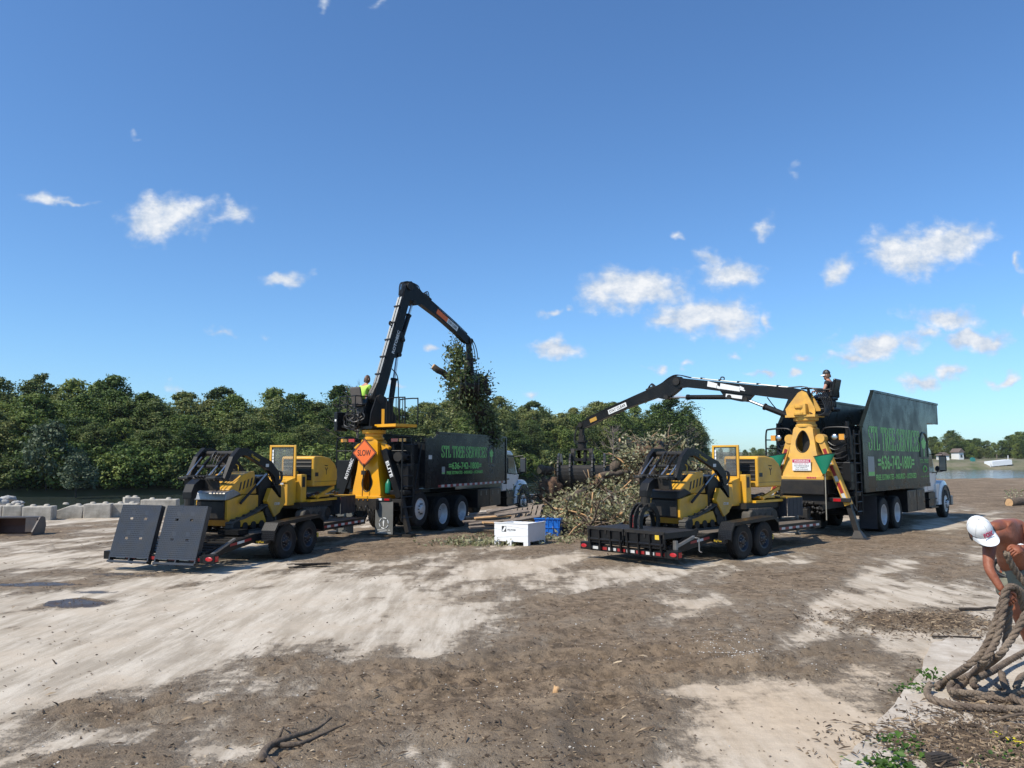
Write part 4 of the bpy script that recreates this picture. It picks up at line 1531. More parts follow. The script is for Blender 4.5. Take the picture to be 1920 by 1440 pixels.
# ------------------------------------------------------------------ stump grinder, y forward (towards the truck)
def make_grinder(loc, rz, label, darkcurtain):
    t = thing('stump_grinder', label, 'stump grinder', loc, rz, 'stump grinders on the trailers')
    for s in (-1, 1):
        pr = [(-.70, .10), (-.62, .0), (.55, .0), (.66, .12), (.60, .30), (.45, .36), (-.5, .36), (-.66, .28)]
        k = MB().prism(pr, s * .32, s * .56)
        tk = k.build('track', RUBT, t, bev=.03)
        lg = MB()
        for i in range(14):
            y = -.6 + i * .085
            lg.bb(min(s * .32, s * .56), max(s * .32, s * .56), y, y + .035, -.0, .012)
            lg.bb(min(s * .32, s * .56), max(s * .32, s * .56), y + .05, y + .085, .355, .378)
        lg.build('track_lugs', RUBT, tk)
        w = MB()
        for (y, r) in ((-.52, .14), (-.2, .09), (.1, .09), (.48, .14)):
            w.lathe([(0, s * .565), (r, s * .565), (r, s * .572), (0, s * .575)], 14, 'x', (0, y, .18))
        w.build('rollers', STEEL, tk)
    ch = MB()
    ch.bb(-.46, .46, -.65, .9, .36, .50)
    ch.bb(-.30, .30, .2, 1.5, .42, .56)
    ch.build('chassis', STEEL, t)
    fl = MB()
    fl.bb(-.50, .52, -.30, 1.05, .502, .56)
    fl.bar((.45, .1, .60), (.45, .95, .84), .05, .08)
    fl.bar((-.45, .1, .60), (-.45, .95, .84), .05, .08)
    fl.bb(-.45, .45, .0, 1.0, .60, .66)
    fl.build('engine_frame', YELG, t)
    pp = MB()
    for k in range(6):
        x = -.1 + k * .1
        pp.tube(crom([(x, -.25, .62), (x + .05, .1, .58 + .03 * k), (x - .04, .5, .66), (x + .1, .9, .6)], 5), .022, 6)
    pp.build('hydraulic_hoses', HOSE, t)
    # rounded engine hood
    y0, y1, hx0, hx1, z0, z1 = -.14, 1.06, -.46, .50, .88, 1.66
    side = [(y0, z0), (y1 - .06, z0), (y1, z0 + .22), (y1 - .02, z0 + .42), (y1 - .14, z1 - .2), (y1 - .40, z1 - .05), (y0 + .42, z1), (y0 + .05, z1 - .005), (y0, z1 - .05)]
    ho = MB().prism(side, hx0, hx1).build('engine_hood', YELG, t, bev=.045)
    MB().bb(hx0 + .07, hx1 - .07, y0 - .004, y0 + .02, z0 + .16, z1 - .08).build('louvre_recess', BLET, ho)
    for i in range(5):
        z = z0 + .19 + i * .104
        MB(Matrix.Translation((0, y0 - .012, z)) @ Matrix.Rotation(R(-24), 4, 'X')).bb(hx0 + .075, hx1 - .075, -.006, .006, -.004, .082).build('louvre', STEEL, ho)
    MB().bb(hx1 + .0005, hx1 + .004, y0 + .03, y1 - .06, z0 + .118, z0 + .126).build('hood_seam', BLET, ho)
    text('hood_lettering', 'Vermeer', .17, .035, BLET, ho, (hx1 + .001, y0 + .52, z0 + .52), (0, 1, 0), (0, 0, 1))
    em = MB()
    em.prism([(y0 + .54, z0 + .48), (y0 + .60, z0 + .40), (y0 + .60, z0 + .30), (y0 + .625, z0 + .30), (y0 + .625, z0 + .40), (y0 + .69, z0 + .48), (y0 + .65, z0 + .48), (y0 + .613, z0 + .43), (y0 + .58, z0 + .48)], hx1 + .001, hx1 + .004)
    em.build('emblem', BLET, ho)
    MB().bb(hx1 + .001, hx1 + .004, y0 + .06, y0 + .22, z0 + .26, z0 + .36).build('model_plate', BLET, ho)
    # operator station with its clear guard
    sx0, sx1, sy0, sy1 = -.56, .27, -.95, -.56
    st = MB()
    st.prism([(sx0, .70), (sx0 + .06, .44), (sx1, .44), (sx1, 1.02), (sx0, 1.02)], sy0, sy1, 'y')
    so = st.build('operator_console', YELG, t, bev=.02)
    MB().bb(sx0 + .28, sx1 - .09, sy0 - .006, sy0 - .001, .50, .80).build('access_panel', YELG, so, bev=.004)
    MB().bb(sx1 - .22, sx1 - .13, sy0 - .010, sy0 - .007, .63, .66).build('latch', BLET, so)
    dsh = MB().prism([(sy0 - .03, 1.01), (sy0 - .03, 1.04), (sy1 - .05, 1.12), (sy1 - .05, 1.01)], sx0, sx1)
    do = dsh.build('dashboard', YELG, so)
    dc = MB()
    for k in range(5):
        dc.bb(sx0 + .08 + k * .14, sx0 + .08 + k * .14 + .09, sy0 - .034, sy0 - .031, .955, 1.0)
    dc.build('dash_decals', WHTT, so)
    lv = MB()
    for k in range(4):
        x = sx0 + .15 + k * .15
        lv.tube([(x, sy0 + .10, 1.06), (x, sy0 + .04, 1.17)], .013, 6)
        lv.ball((x, sy0 + .035, 1.19), .024)
    lv.build('control_levers', BLET, so)
    # guard window
    gx0, gx1, gy, gz0, gz1 = -.52, .24, sy1 - .02, 1.09, 1.93
    fr = MB()
    fw = .062
    fr.bb(gx0, gx0 + fw, gy, gy + .045, gz0, gz1)
    fr.bb(gx1 - fw, gx1, gy, gy + .045, gz0, gz1)
    fr.bb(gx0 + fw, gx1 - fw, gy, gy + .045, gz1 - .05, gz1)
    fr.bb(gx0 + fw, gx1 - fw, gy, gy + .045, gz0, gz0 + .07)
    fo = fr.build('guard_frame', YELG, t, bev=.008)
    gk = MB()
    gi = .016
    a0, a1, c0, c1 = gx0 + fw, gx1 - fw, gz0 + .07, gz1 - .05
    gk.bb(a0, a0 + gi, gy - .004, gy + .03, c0, c1)
    gk.bb(a1 - gi, a1, gy - .004, gy + .03, c0, c1)
    gk.bb(a0 + gi, a1 - gi, gy - .004, gy + .03, c1 - gi, c1)
    gk.bb(a0 + gi, a1 - gi, gy - .004, gy + .03, c0, c0 + gi)
    gk.build('window_gasket', BLET, fo)
    MB().bb(a0 + gi, a1 - gi, gy + .012, gy + .018, c0 + gi, c1 - gi).build('window_pane', GLS, fo)
    for k in range(6):
        MB().bb(a0 + .022, a0 + .066, gy - .008, gy - .005, c0 + .16 + k * .085, c0 + .16 + k * .085 + .07).build('window_sticker', WLET, fo)
    # fuel tank behind the guard and side box
    tk = MB().bb(-.62, .10, -.48, -.20, .72, 1.28)
    tk.build('fuel_tank', YELG, t, bev=.03)
    sb = MB().bb(.14, .40, -.54, -.30, .50, 1.20)
    sbo = sb.build('side_console', YELG, t, bev=.02)
    MB().bb(.401, .405, -.51, -.38, .88, 1.14).build('console_opening', BLET, sbo)
    # cutter boom and wheel with rubber curtain
    bo = MB()
    bo.bar((.0, .6, .52), (.1, 1.75, .40), .26, .20)
    bo.build('cutter_boom', STEEL, t)
    dk = MB().bb(-.30, .62, 1.05, 1.85, .565, .60)
    dk.build('cutter_guard', YELG, t)
    for i in range(9):
        x = -.30 + i * .102
        MB().bb(x, x + .098, 1.03 + .004 * (i % 2), 1.04 + .004 * (i % 2), .10 + random.uniform(0, .02), .58).build('curtain_strip', CURT, t)
    for i in range(8):
        y = 1.045 + i * .1
        MB().bb(.622 + .004 * (i % 2), .632 + .004 * (i % 2), y, y + .096, .10 + random.uniform(0, .02), .58).build('curtain_strip', CURT, t)
    wh = MB().lathe([(0, -.04), (.28, -.04), (.30, 0), (.28, .04), (0, .04)], 20, 'x', (.1, 1.6, .36))
    who = wh.build('cutter_wheel', STEEL, t)
    te = MB()
    for i in range(12):
        a = i * math.pi / 6
        te.bar((.1, 1.6 + .28 * math.cos(a), .36 + .28 * math.sin(a)), (.1, 1.6 + .34 * math.cos(a + .12), .36 + .34 * math.sin(a + .12)), .09, .05, (1, 0, 0))
    te.build('cutter_teeth', STEEL, who)
    return t


make_grinder(on_trailer(TL, R(16.7), -.05, 4.95), -R(16.7), 'yellow stump grinder on the trailer with raised ramps, by the orange sign', True)
make_grinder(on_trailer(TR, R(47.5), -.10, 4.75), -R(47.5), 'yellow stump grinder on the trailer with folded ramps, by the warning notice', False)

# ------------------------------------------------------------------ people
def skin_body(name, pts, edges, radii, m, parent, root=0, sub=2):
    me = bpy.data.meshes.new(name)
    me.from_pydata([tuple(p) for p in pts], edges, [])
    o = obj(name, me, parent)
    md = o.modifiers.new('skin', 'SKIN')
    md.use_smooth_shade = True
    sv = me.skin_vertices[0].data
    for i, r in enumerate(radii):
        rr = r if isinstance(r, (tuple, list)) else (r, r)
        sv[i].radius = rr
        sv[i].use_root = (i == root)
    s = o.modifiers.new('sub', 'SUBSURF')
    s.levels = sub
    s.render_levels = sub
    me.materials.append(m)
    return o


def make_head(parent, M, skin, hair=None, beard=None):
    """head with face: M places it, z up, face towards +y, centre of skull at origin, about 0.23 m tall"""
    h = MB(M)
    n, k = 20, 14
    vs, fs = [], []
    for i in range(k + 1):
        a = math.pi * i / k
        for j in range(n):
            b_ = 2 * math.pi * j / n
            x, y, z = math.sin(a) * math.cos(b_), math.sin(a) * math.sin(b_), math.cos(a)
            s = .078 if z > -.2 else .078 - .022 * (-.2 - z)
            px_, py_, pz = x * s, y * .098, z * .118
            if z < -.1:
                py_ += .012 * (-z)
                if y < 0:
                    py_ *= .72
            if y > .5:
                f_ = (y - .5) / .5
                if abs(x) < .22 and -.35 < z < .15:          # nose
                    py_ += .024 * f_ * (1 - abs(x) / .22) * (.35 + .65 * (1 - abs(z + .18) / .35))
                if .02 < z < .22 and .2 < abs(x) < .6:        # eye sockets
                    py_ -= .010 * f_
                if -.62 < z < -.48:
                    py_ -= .006 * f_                          # mouth line
                if z < -.72:
                    py_ += .008 * f_                          # chin
            vs.append((px_, py_, pz))
    for i in range(k):
        for j in range(n):
            fs.append((i * n + j, (i + 1) * n + j, (i + 1) * n + (j + 1) % n, i * n + (j + 1) % n))
    h.add(vs, fs)
    for s in (-1, 1):
        h.ball((s * .080, -.008, -.012), (.012, .022, .034), 8, 6)
    ho = h.build('head', skin, parent, smooth=True)
    e = MB(M)
    for s in (-1, 1):
        e.ball((s * .030, .083, .014), (.012, .008, .007), 8, 5)
    e.build('eyes', BLET, ho)
    mo = MB(M).ball((0, .094, -.060), (.024, .006, .005), 8, 5)
    mo.build('mouth', CAPR, ho)
    if hair:
        g = MB(M)
        vs, fs = [], []
        for i in range(9):
            a = math.pi * .56 * i / 8
            for j in range(18):
                b_ = 2 * math.pi * j / 18
                r = 1.10 + .05 * random.random()
                zz = math.cos(a)
                y = math.sin(a) * math.sin(b_)
                drop = (.055 if y < .2 else 0) * (i / 8)
                vs.append((math.sin(a) * math.cos(b_) * .080 * r, (y * .098 - (.012 if y > 0 and i > 4 else 0)) * r, zz * .122 * r - drop))
        for i in range(8):
            for j in range(18):
                fs.append((i * 18 + j, (i + 1) * 18 + j, (i + 1) * 18 + (j + 1) % 18, i * 18 + (j + 1) % 18))
        g.add(vs, fs)
        g.build('hair', hair, ho, smooth=True)
    if beard:
        g = MB(M).ball((0, .052, -.085), (.060, .052, .058), 12, 8)
        g.build('beard', beard, ho, smooth=True)
    return ho


def make_cap(parent, M, crown, brim_m, front=None):
    c = MB(M)
    vs, fs = [], []
    n, k = 24, 9
    for i in range(k + 1):
        a = math.pi * .5 * i / k
        for j in range(n):
            b_ = 2 * math.pi * j / n
            y = math.sin(b_)
            z = math.cos(a) * .125 * (1 + .10 * max(0, y) * math.sin(a))
            vs.append((math.sin(a) * math.cos(b_) * .092, math.sin(a) * y * .112, z + .012))
    for i in range(k):
        for j in range(n):
            fs.append((i * n + j, (i + 1) * n + j, (i + 1) * n + (j + 1) % n, i * n + (j + 1) % n))
    c.add(vs, fs)
    co = c.build('cap_crown', crown, parent, smooth=True)
    sm_ = MB(M)
    for j in range(6):
        b_ = math.pi * (j / 3 + 1 / 6)
        sm_.tube([(math.sin(a) * math.cos(b_) * .0925, math.sin(a) * math.sin(b_) * .1125, math.cos(a) * .1255 * (1 + .10 * max(0, math.sin(b_)) * math.sin(a)) + .012) for a in np.linspace(.05, 1.55, 9)], .0016, 4)
    sm_.ball((0, 0, .138), (.009, .009, .005), 8, 4)
    sm_.build('cap_seams', mat('seam_grey', (.5, .5, .49), .8), co)
    if front:
        f = MB(M)
        vs, fs = [], []
        for i in range(7):
            a = math.pi * .5 * (.25 + .75 * i / 6)
            for j in range(9):
                b_ = math.pi * (.5 + (j - 4) / 4 * .30)
                vs.append((math.sin(a) * math.cos(b_) * .0935, math.sin(a) * math.sin(b_) * .1135, math.cos(a) * .1265 * (1 + .10 * math.sin(b_) * math.sin(a)) + .012))
        for i in range(6):
            for j in range(8):
                fs.append((i * 9 + j, (i + 1) * 9 + j, (i + 1) * 9 + j + 1, i * 9 + j + 1))
        f.add(vs, fs)
        f.build('cap_front_panel', front, co, smooth=True)
    b_ = MB(M)
    vs, fs = [], []
    for r_ in range(5):
        for j in range(13):
            a = math.pi * (.5 + (j - 6) / 6 * .42)
            t = r_ / 4
            x = math.cos(a) * .092 * (1 + .02 * t)
            y0 = math.sin(a) * .110
            y = y0 + t * .085 * math.sin(math.pi * j / 12) ** .5
            z = .016 - .02 * t - .018 * (math.cos(a) ** 2) * (1 + t)
            vs.append((x, y, z))
    base = len(vs)
    vs += [(x, y, z - .004) for x, y, z in vs]
    for r_ in range(4):
        for j in range(12):
            q = (r_ * 13 + j, r_ * 13 + j + 1, (r_ + 1) * 13 + j + 1, (r_ + 1) * 13 + j)
            fs += [q, tuple(base + i for i in reversed(q))]
    b_.add(vs, fs)
    b_.build('cap_brim', brim_m, co, smooth=True)
    return co


def make_hand(parent, wrist, d, nrm, skin, curl=.8, mirror=1, name='hand'):
    """palm and five bent fingers: wrist point, direction d of the fingers, nrm = back of the hand"""
    d, nrm = Vector(d).normalized(), Vector(nrm)
    nrm = (nrm - d * nrm.dot(d)).normalized()
    s = d.cross(nrm) * mirror
    h = MB()
    w = Vector(wrist)
    p = w + d * .045
    for a, c in ((w - d * .01, w + d * .085),):
        h.bar(a, c, .075, .034, nrm, .085, .028)
    for i, (off, ln) in enumerate(((-.034, .066), (-.012, .078), (.011, .074), (.032, .060))):
        b0 = w + d * .078 + s * off
        pts = [b0]
        ang = 0.15
        for j in range(3):
            ang += curl * (.75 if j else .5)
            pts.append(pts[-1] + (d * math.cos(ang) - nrm * math.sin(ang)) * ln * (.45, .32, .26)[j])
        h.tube(crom(pts, 3), [.0105] * 7 + [.009, .009, .006], 7)
    th = [w + d * .02 - s * .035, w + d * .045 - s * .062 - nrm * .012, w + d * .07 - s * .058 - nrm * .04, w + d * .09 - s * .04 - nrm * .055]
    h.tube(crom(th, 3), [.014] * 7 + [.011, .010, .007], 7)
    return h.build(name, skin, parent, smooth=True)


def seated_person(name, label, loc, rz, skin, shirt, trousers, hair, cap=None, beard=None, lean=0.0, look=0.0, sc=1.0, tuck=0.0):
    t = thing(name, label, 'person', loc, rz)
    t.scale = (sc, sc, sc)
    L_ = lean
    pts = [(0, 0, .10), (0, .00 + L_ * .3, .30), (0, .01 + L_ * .7, .50), (0, .02 + L_, .585), (0, .035 + L_ * 1.1, .66),
           (-.19, 0 + L_ * .8, .51), (-.26, .06 + L_, .28), (-.17, .34 + L_, .27), (.19, 0 + L_ * .8, .51), (.26, .06 + L_, .28), (.17, .34 + L_, .27),
           (-.10, .05, .08), (-.15, .45 - tuck, .12), (-.15, .50 - tuck, -.30), (-.15, .64 - tuck, -.37), (.10, .05, .08), (.15, .45 - tuck, .12), (.15, .50 - tuck, -.30), (.15, .64 - tuck, -.37)]
    edges = [(0, 1), (1, 2), (2, 3), (3, 4), (2, 5), (5, 6), (6, 7), (2, 8), (8, 9), (9, 10), (0, 11), (11, 12), (12, 13), (13, 14), (0, 15), (15, 16), (16, 17), (17, 18)]
    rad = [.13, .125, .13, .06, .055, .062, .045, .032, .062, .045, .032, .09, .065, .045, .04, .09, .065, .045, .04]
    skin_body('body', pts, edges, rad, skin, t)
    sp_ = [pts[i] for i in (0, 1, 2, 5, 6, 8, 9)]
    sp_[4] = tuple(np.array(pts[5]) * .45 + np.array(pts[6]) * .55)
    sp_[6] = tuple(np.array(pts[8]) * .45 + np.array(pts[9]) * .55)
    skin_body('shirt', sp_, [(0, 1), (1, 2), (2, 3), (3, 4), (2, 5), (5, 6)], [.15, .145, .145, .078, .068, .078, .068], shirt, t)
    skin_body('trousers', [pts[i] for i in (0, 11, 12, 13, 15, 16, 17)], [(0, 1), (1, 2), (2, 3), (0, 4), (4, 5), (5, 6)], [.14, .105, .08, .062, .105, .08, .062], trousers, t)
    M = Matrix.Translation((0, .055 + L_ * 1.2, .735)) @ Matrix.Rotation(look, 4, 'X')
    ho = make_head(t, M, skin, hair, beard)
    if cap:
        make_cap(t, M @ Matrix.Translation((0, 0, .028)), *cap)
    for s in (-1, 1):
        make_hand(t, pts[7] if s < 0 else pts[10], (0, 1, -.05), (0, .1, 1), skin, 1.0, s)
    return t


# ------------------------------------------------------------------ grapple trucks
class Pose:
    def __init__(self, x, y, th):
        self.x, self.y, self.th = x, y, th
        self.M = Matrix.Translation((x, y, 0)) @ Matrix.Rotation(-th, 4, 'Z')
        self.I = self.M.inverted()

    def side(self, px, py, xl=1.25):       # local (y, z) of a pixel on the plane x = xl of the truck
        o = self.I @ Vector((0, 0, CAM_H))
        d = self.I.to_3x3() @ ray(px, py)
        t = (xl - o.x) / d.x
        p = o + d * t
        return p.y, p.z


def side_text(name, s, pose, ll, ur, m, parent, xl=1.25, bold=0.0, depth=.004):
    y0, z0 = pose.side(*ll, xl)
    y1, z1 = pose.side(*ur, xl)
    return text(name, s, y1 - y0, z1 - z0, m, parent, (xl + .001, y0, z0), (0, 1, 0), (0, 0, 1), depth, bold=bold)


PIPES = mat('grey_pipes', (.30, .31, .31), .35, .6, col2=(.16, .16, .15), scale=5, amt=.5)
GLYPH = {'S': (.62, [[(.90, .74), (.88, .93), (.70, .99), (.42, 1), (.16, .9), (.09, .74), (.22, .6), (.55, .5), (.85, .38), (.93, .22), (.78, .06), (.45, 0), (.2, .03), (.07, .1), (.05, .3)]]),
         'T': (.70, [[(.5, 0), (.5, 1)], [(.02, .97), (.98, .97)], [(.04, 1), (.04, .78)], [(.96, 1), (.96, .78)], [(.3, .02), (.7, .02)]]),
         'L': (.62, [[(.27, 0), (.27, 1)], [(.05, .03), (.95, .03)], [(.93, .02), (.93, .26)], [(.05, .98), (.5, .98)]]),
         'R': (.72, [[(.22, 0), (.22, 1)], [(.05, .98), (.22, .98), (.6, .98), (.82, .86), (.82, .66), (.6, .52), (.22, .51)], [(.48, .52), (.90, .02)], [(.05, .02), (.42, .02)], [(.8, .02), (1.0, .02)]]),
         'E': (.64, [[(.22, 0), (.22, 1)], [(.05, .98), (.9, .98)], [(.22, .52), (.7, .52)], [(.05, .02), (.95, .02)], [(.9, 1), (.9, .8)], [(.93, 0), (.93, .22)], [(.7, .62), (.7, .42)]]),
         'V': (.70, [[(.12, 1), (.5, 0)], [(.88, 1), (.5, 0)], [(-.04, .98), (.3, .98)], [(.72, .98), (1.04, .98)]]),
         'I': (.36, [[(.5, 0), (.5, 1)], [(.1, .98), (.9, .98)], [(.1, .02), (.9, .02)]]),
         'C': (.68, [[(.92, .72), (.90, .9), (.74, .98), (.52, 1), (.24, .9), (.09, .62), (.09, .38), (.24, .1), (.52, 0), (.76, .03), (.93, .2)]])}


def serif_text(name, s, pose, ll, ur, m, parent, xl=1.25):
    """tall condensed serif lettering drawn stroke by stroke"""
    y0, z0 = pose.side(*ll, xl)
    y1, z1 = pose.side(*ur, xl)
    W, H = y1 - y0, z1 - z0
    tot = sum(GLYPH[c][0] + .07 if c in GLYPH else .34 for c in s)
    k = W / tot
    x = 0.0
    mb = MB()
    for c in s:
        if c not in GLYPH:
            x += .34
            continue
        w, strokes = GLYPH[c]
        for st in strokes:
            for a, b_ in zip(st[:-1], st[1:]):
                p = Vector((y0 + (x + a[0] * w) * k, z0 + a[1] * H))
                q = Vector((y0 + (x + b_[0] * w) * k, z0 + b_[1] * H))
                d = (q - p)
                v = abs(d.y) / max(d.length, 1e-6)
                th = k * (.065 + .10 * v * v)
                d.normalize()
                n = Vector((-d.y, d.x)) * th / 2
                p, q = p - d * th * .2, q + d * th * .2
                mb.hexa([(xl + .001, *(p - n)), (xl + .001, *(q - n)), (xl + .001, *(q + n)), (xl + .001, *(p + n))], [(xl + .004, *(p - n)), (xl + .004, *(q - n)), (xl + .004, *(q + n)), (xl + .004, *(p + n))])
        x += w + .07
    return mb.build(name, m, parent)


def make_cab(t, y0, roof, hood_top, front_axle, wheelproto, mirror_y):
    """white conventional cab: y0 = rear of cab"""
    hw = 1.02
    yd = y0 + 1.45
    prof = [(y0, 1.0), (yd + .15, 1.0), (yd + .30, hood_top - .05), (yd + .16, hood_top + .04), (yd - .32, roof - .10), (yd - .55, roof), (y0 + .1, roof + .02), (y0, roof - .06)]
    cb = MB().prism(prof, -hw, hw).build('cab', WHT, t, bev=.05)
    hood = [(yd + .19, .95), (yd + .19, hood_top + .02), (yd + .6, hood_top), (front_axle + .62, hood_top - .16), (front_axle + .86, hood_top - .30), (front_axle + .92, .95)]
    hd = MB().prism(hood, -.62, .62).build('hood', WHT, t, bev=.07)
    gr = MB().bb(-.45, .45, front_axle + .90, front_axle + .935, .85, hood_top - .38)
    gr.build('grille', STEEL, hd)
    bu = MB().bb(-1.15, 1.15, front_axle + .86, front_axle + 1.08, .42, .78)
    bu.build('front_bumper', GREYS, t, bev=.03)
    for s in (-1, 1):
        # fender as an arch round the front wheel
        f = MB()
        r0, r1 = .62, .82
        seg = 14
        for i in range(seg):
            a, c = math.pi * (i / seg) * 1.02, math.pi * ((i + 1) / seg) * 1.02
            q0, q1 = [], []
            for ang, lst in ((a, q0), (c, q1)):
                cy, cz = math.cos(ang), math.sin(ang)
                for r_ in (r0, r1):
                    lst.append((front_axle + r_ * cy * 1.02, .55 + r_ * cz * 1.02))
            x0, x1 = (.63, 1.14) if s > 0 else (-1.14, -.63)
            f.hexa([(x0, *q0[0]), (x1, *q0[0]), (x1, *q1[0]), (x0, *q1[0])], [(x0, *q0[1]), (x1 - .06 * (1 if s > 0 else 0), *q0[1]), (x1 - .06 * (1 if s > 0 else 0), *q1[1]), (x0, *q1[1])])
        f.bb(.66 if s > 0 else -1.08, 1.08 if s > 0 else -.66, yd - .05, front_axle - .60, .62, hood_top - .42)
        fo = f.build('fender', WHT, t, bev=.012)
        ar = MB()
        for i in range(seg):
            a, c = math.pi * (i / seg) * 1.02, math.pi * ((i + 1) / seg) * 1.02
            p_ = [(front_axle + r_ * math.cos(g) * 1.02, .55 + r_ * math.sin(g) * 1.02) for g in (a, c) for r_ in (.595, .655)]
            x0, x1 = (1.141, 1.165) if s > 0 else (-1.165, -1.141)
            ar.hexa([(x0, *p_[0]), (x1, *p_[0]), (x1, *p_[2]), (x0, *p_[2])], [(x0, *p_[1]), (x1, *p_[1]), (x1, *p_[3]), (x0, *p_[3])])
        ar.build('wheel_arch_trim', BLET, fo)
        make_wheel(wheelproto, 'wheel', t, (s * 1.0, front_axle, .515), s)
        # window, door outline, handle
        X0, X1 = (hw + .001, hw + .008) if s > 0 else (-hw - .008, -hw - .001)
        dr = MB().prism([(y0 + .45, hood_top + .02), (yd + .02, hood_top - .02), (yd - .34, roof - .16), (y0 + .45, roof - .13)], X0, X1)
        dr.build('side_window', GLSD, cb)
        ln = MB()
        ln.bb(X0, X1 - .004 if s > 0 else X1, y0 + .42, y0 + .432, 1.05, roof - .10)
        ln.bb(X0, X1 - .004 if s > 0 else X1, yd + .10, yd + .112, 1.05, hood_top)
        ln.bb(X0, X1 - .004 if s > 0 else X1, y0 + .432, yd + .10, 1.05, 1.062)
        ln.build('door_gap', BLET, cb)
        hn = MB().bb(min(s * hw, s * (hw + .03)), max(s * hw, s * (hw + .03)), y0 + .5, y0 + .66, hood_top - .20, hood_top - .16)
        hn.build('door_handle', BLET, cb)
        stp = MB()
        stp.bb(min(s * .66, s * 1.13), max(s * .66, s * 1.13), y0 + .35, yd - .08, .42, .47)
        stp.bb(min(s * .66, s * 1.10), max(s * .66, s * 1.10), y0 + .35, yd - .08, .72, .77)
        stp.bb(min(s * .70, s * 1.05), max(s * .70, s * 1.05), y0 + .40, yd - .12, .47, .98)
        stp.build('cab_step', BLK, t)
        mr = MB()
        mr.bb(min(s * 1.28, s * 1.52), max(s * 1.28, s * 1.52), mirror_y, mirror_y + .10, hood_top + .05, hood_top + .62)
        mo = mr.build('mirror', BLK, t, bev=.03)
        MB().tube([(s * 1.0, mirror_y + .02, hood_top + .66), (s * 1.4, mirror_y + .05, hood_top + .70), (s * 1.4, mirror_y + .05, hood_top + .55)], .016, 6).build('mirror_arm', BLK, mo)
        MB().tube([(s * 1.0, mirror_y + .10, hood_top - .02), (s * 1.4, mirror_y + .05, hood_top + .05)], .016, 6).build('mirror_arm', BLK, mo)
        MB().bb(min(s * 1.30, s * 1.50), max(s * 1.30, s * 1.50), mirror_y - .004, mirror_y - .001, hood_top + .09, hood_top + .58).build('mirror_glass', CHROME, mo)
        hm = MB().ball((s * .78, front_axle + .55, hood_top + .12), (.09, .05, .11), 10, 8)
        hm.tube([(s * .78, front_axle + .55, hood_top + .05), (s * .7, front_axle + .3, hood_top - .28)], .014, 6)
        hm.build('hood_mirror', BLK, t, smooth=True)
        MB().bb(min(s * .64, s * .86), max(s * .64, s * .86), front_axle + .80, front_axle + .85, .95, 1.12).build('headlight', CHROME, t)
    ws = MB().prism([(yd + .172, hood_top + .05), (yd + .18, hood_top + .05), (yd - .295, roof - .12), (yd - .305, roof - .12)], -.85, .85)
    ws.build('windscreen', GLSD, cb)
    ex = MB().tube([(-.98, y0 - .12, .9), (-.98, y0 - .12, roof + .35)], .07, 12)
    ex.build('exhaust_stack', CHROME, t)


def ring_plate(mb, outer, inner):
    n = len(outer)
    v = list(outer) + list(inner)
    mb.add(v, [(i, (i + 1) % n, n + (i + 1) % n, n + i) for i in range(n)])


def resample(poly, n):
    pts = [Vector(p) for p in poly] + [Vector(poly[0])]
    ls = [0]
    for a, c in zip(pts[:-1], pts[1:]):
        ls.append(ls[-1] + (c - a).length)
    out = []
    for i in range(n):
        s = ls[-1] * i / n
        for k in range(len(ls) - 1):
            if ls[k] <= s <= ls[k + 1]:
                out.append(pts[k].lerp(pts[k + 1], (s - ls[k]) / max(1e-9, ls[k + 1] - ls[k])))
                break
    return out


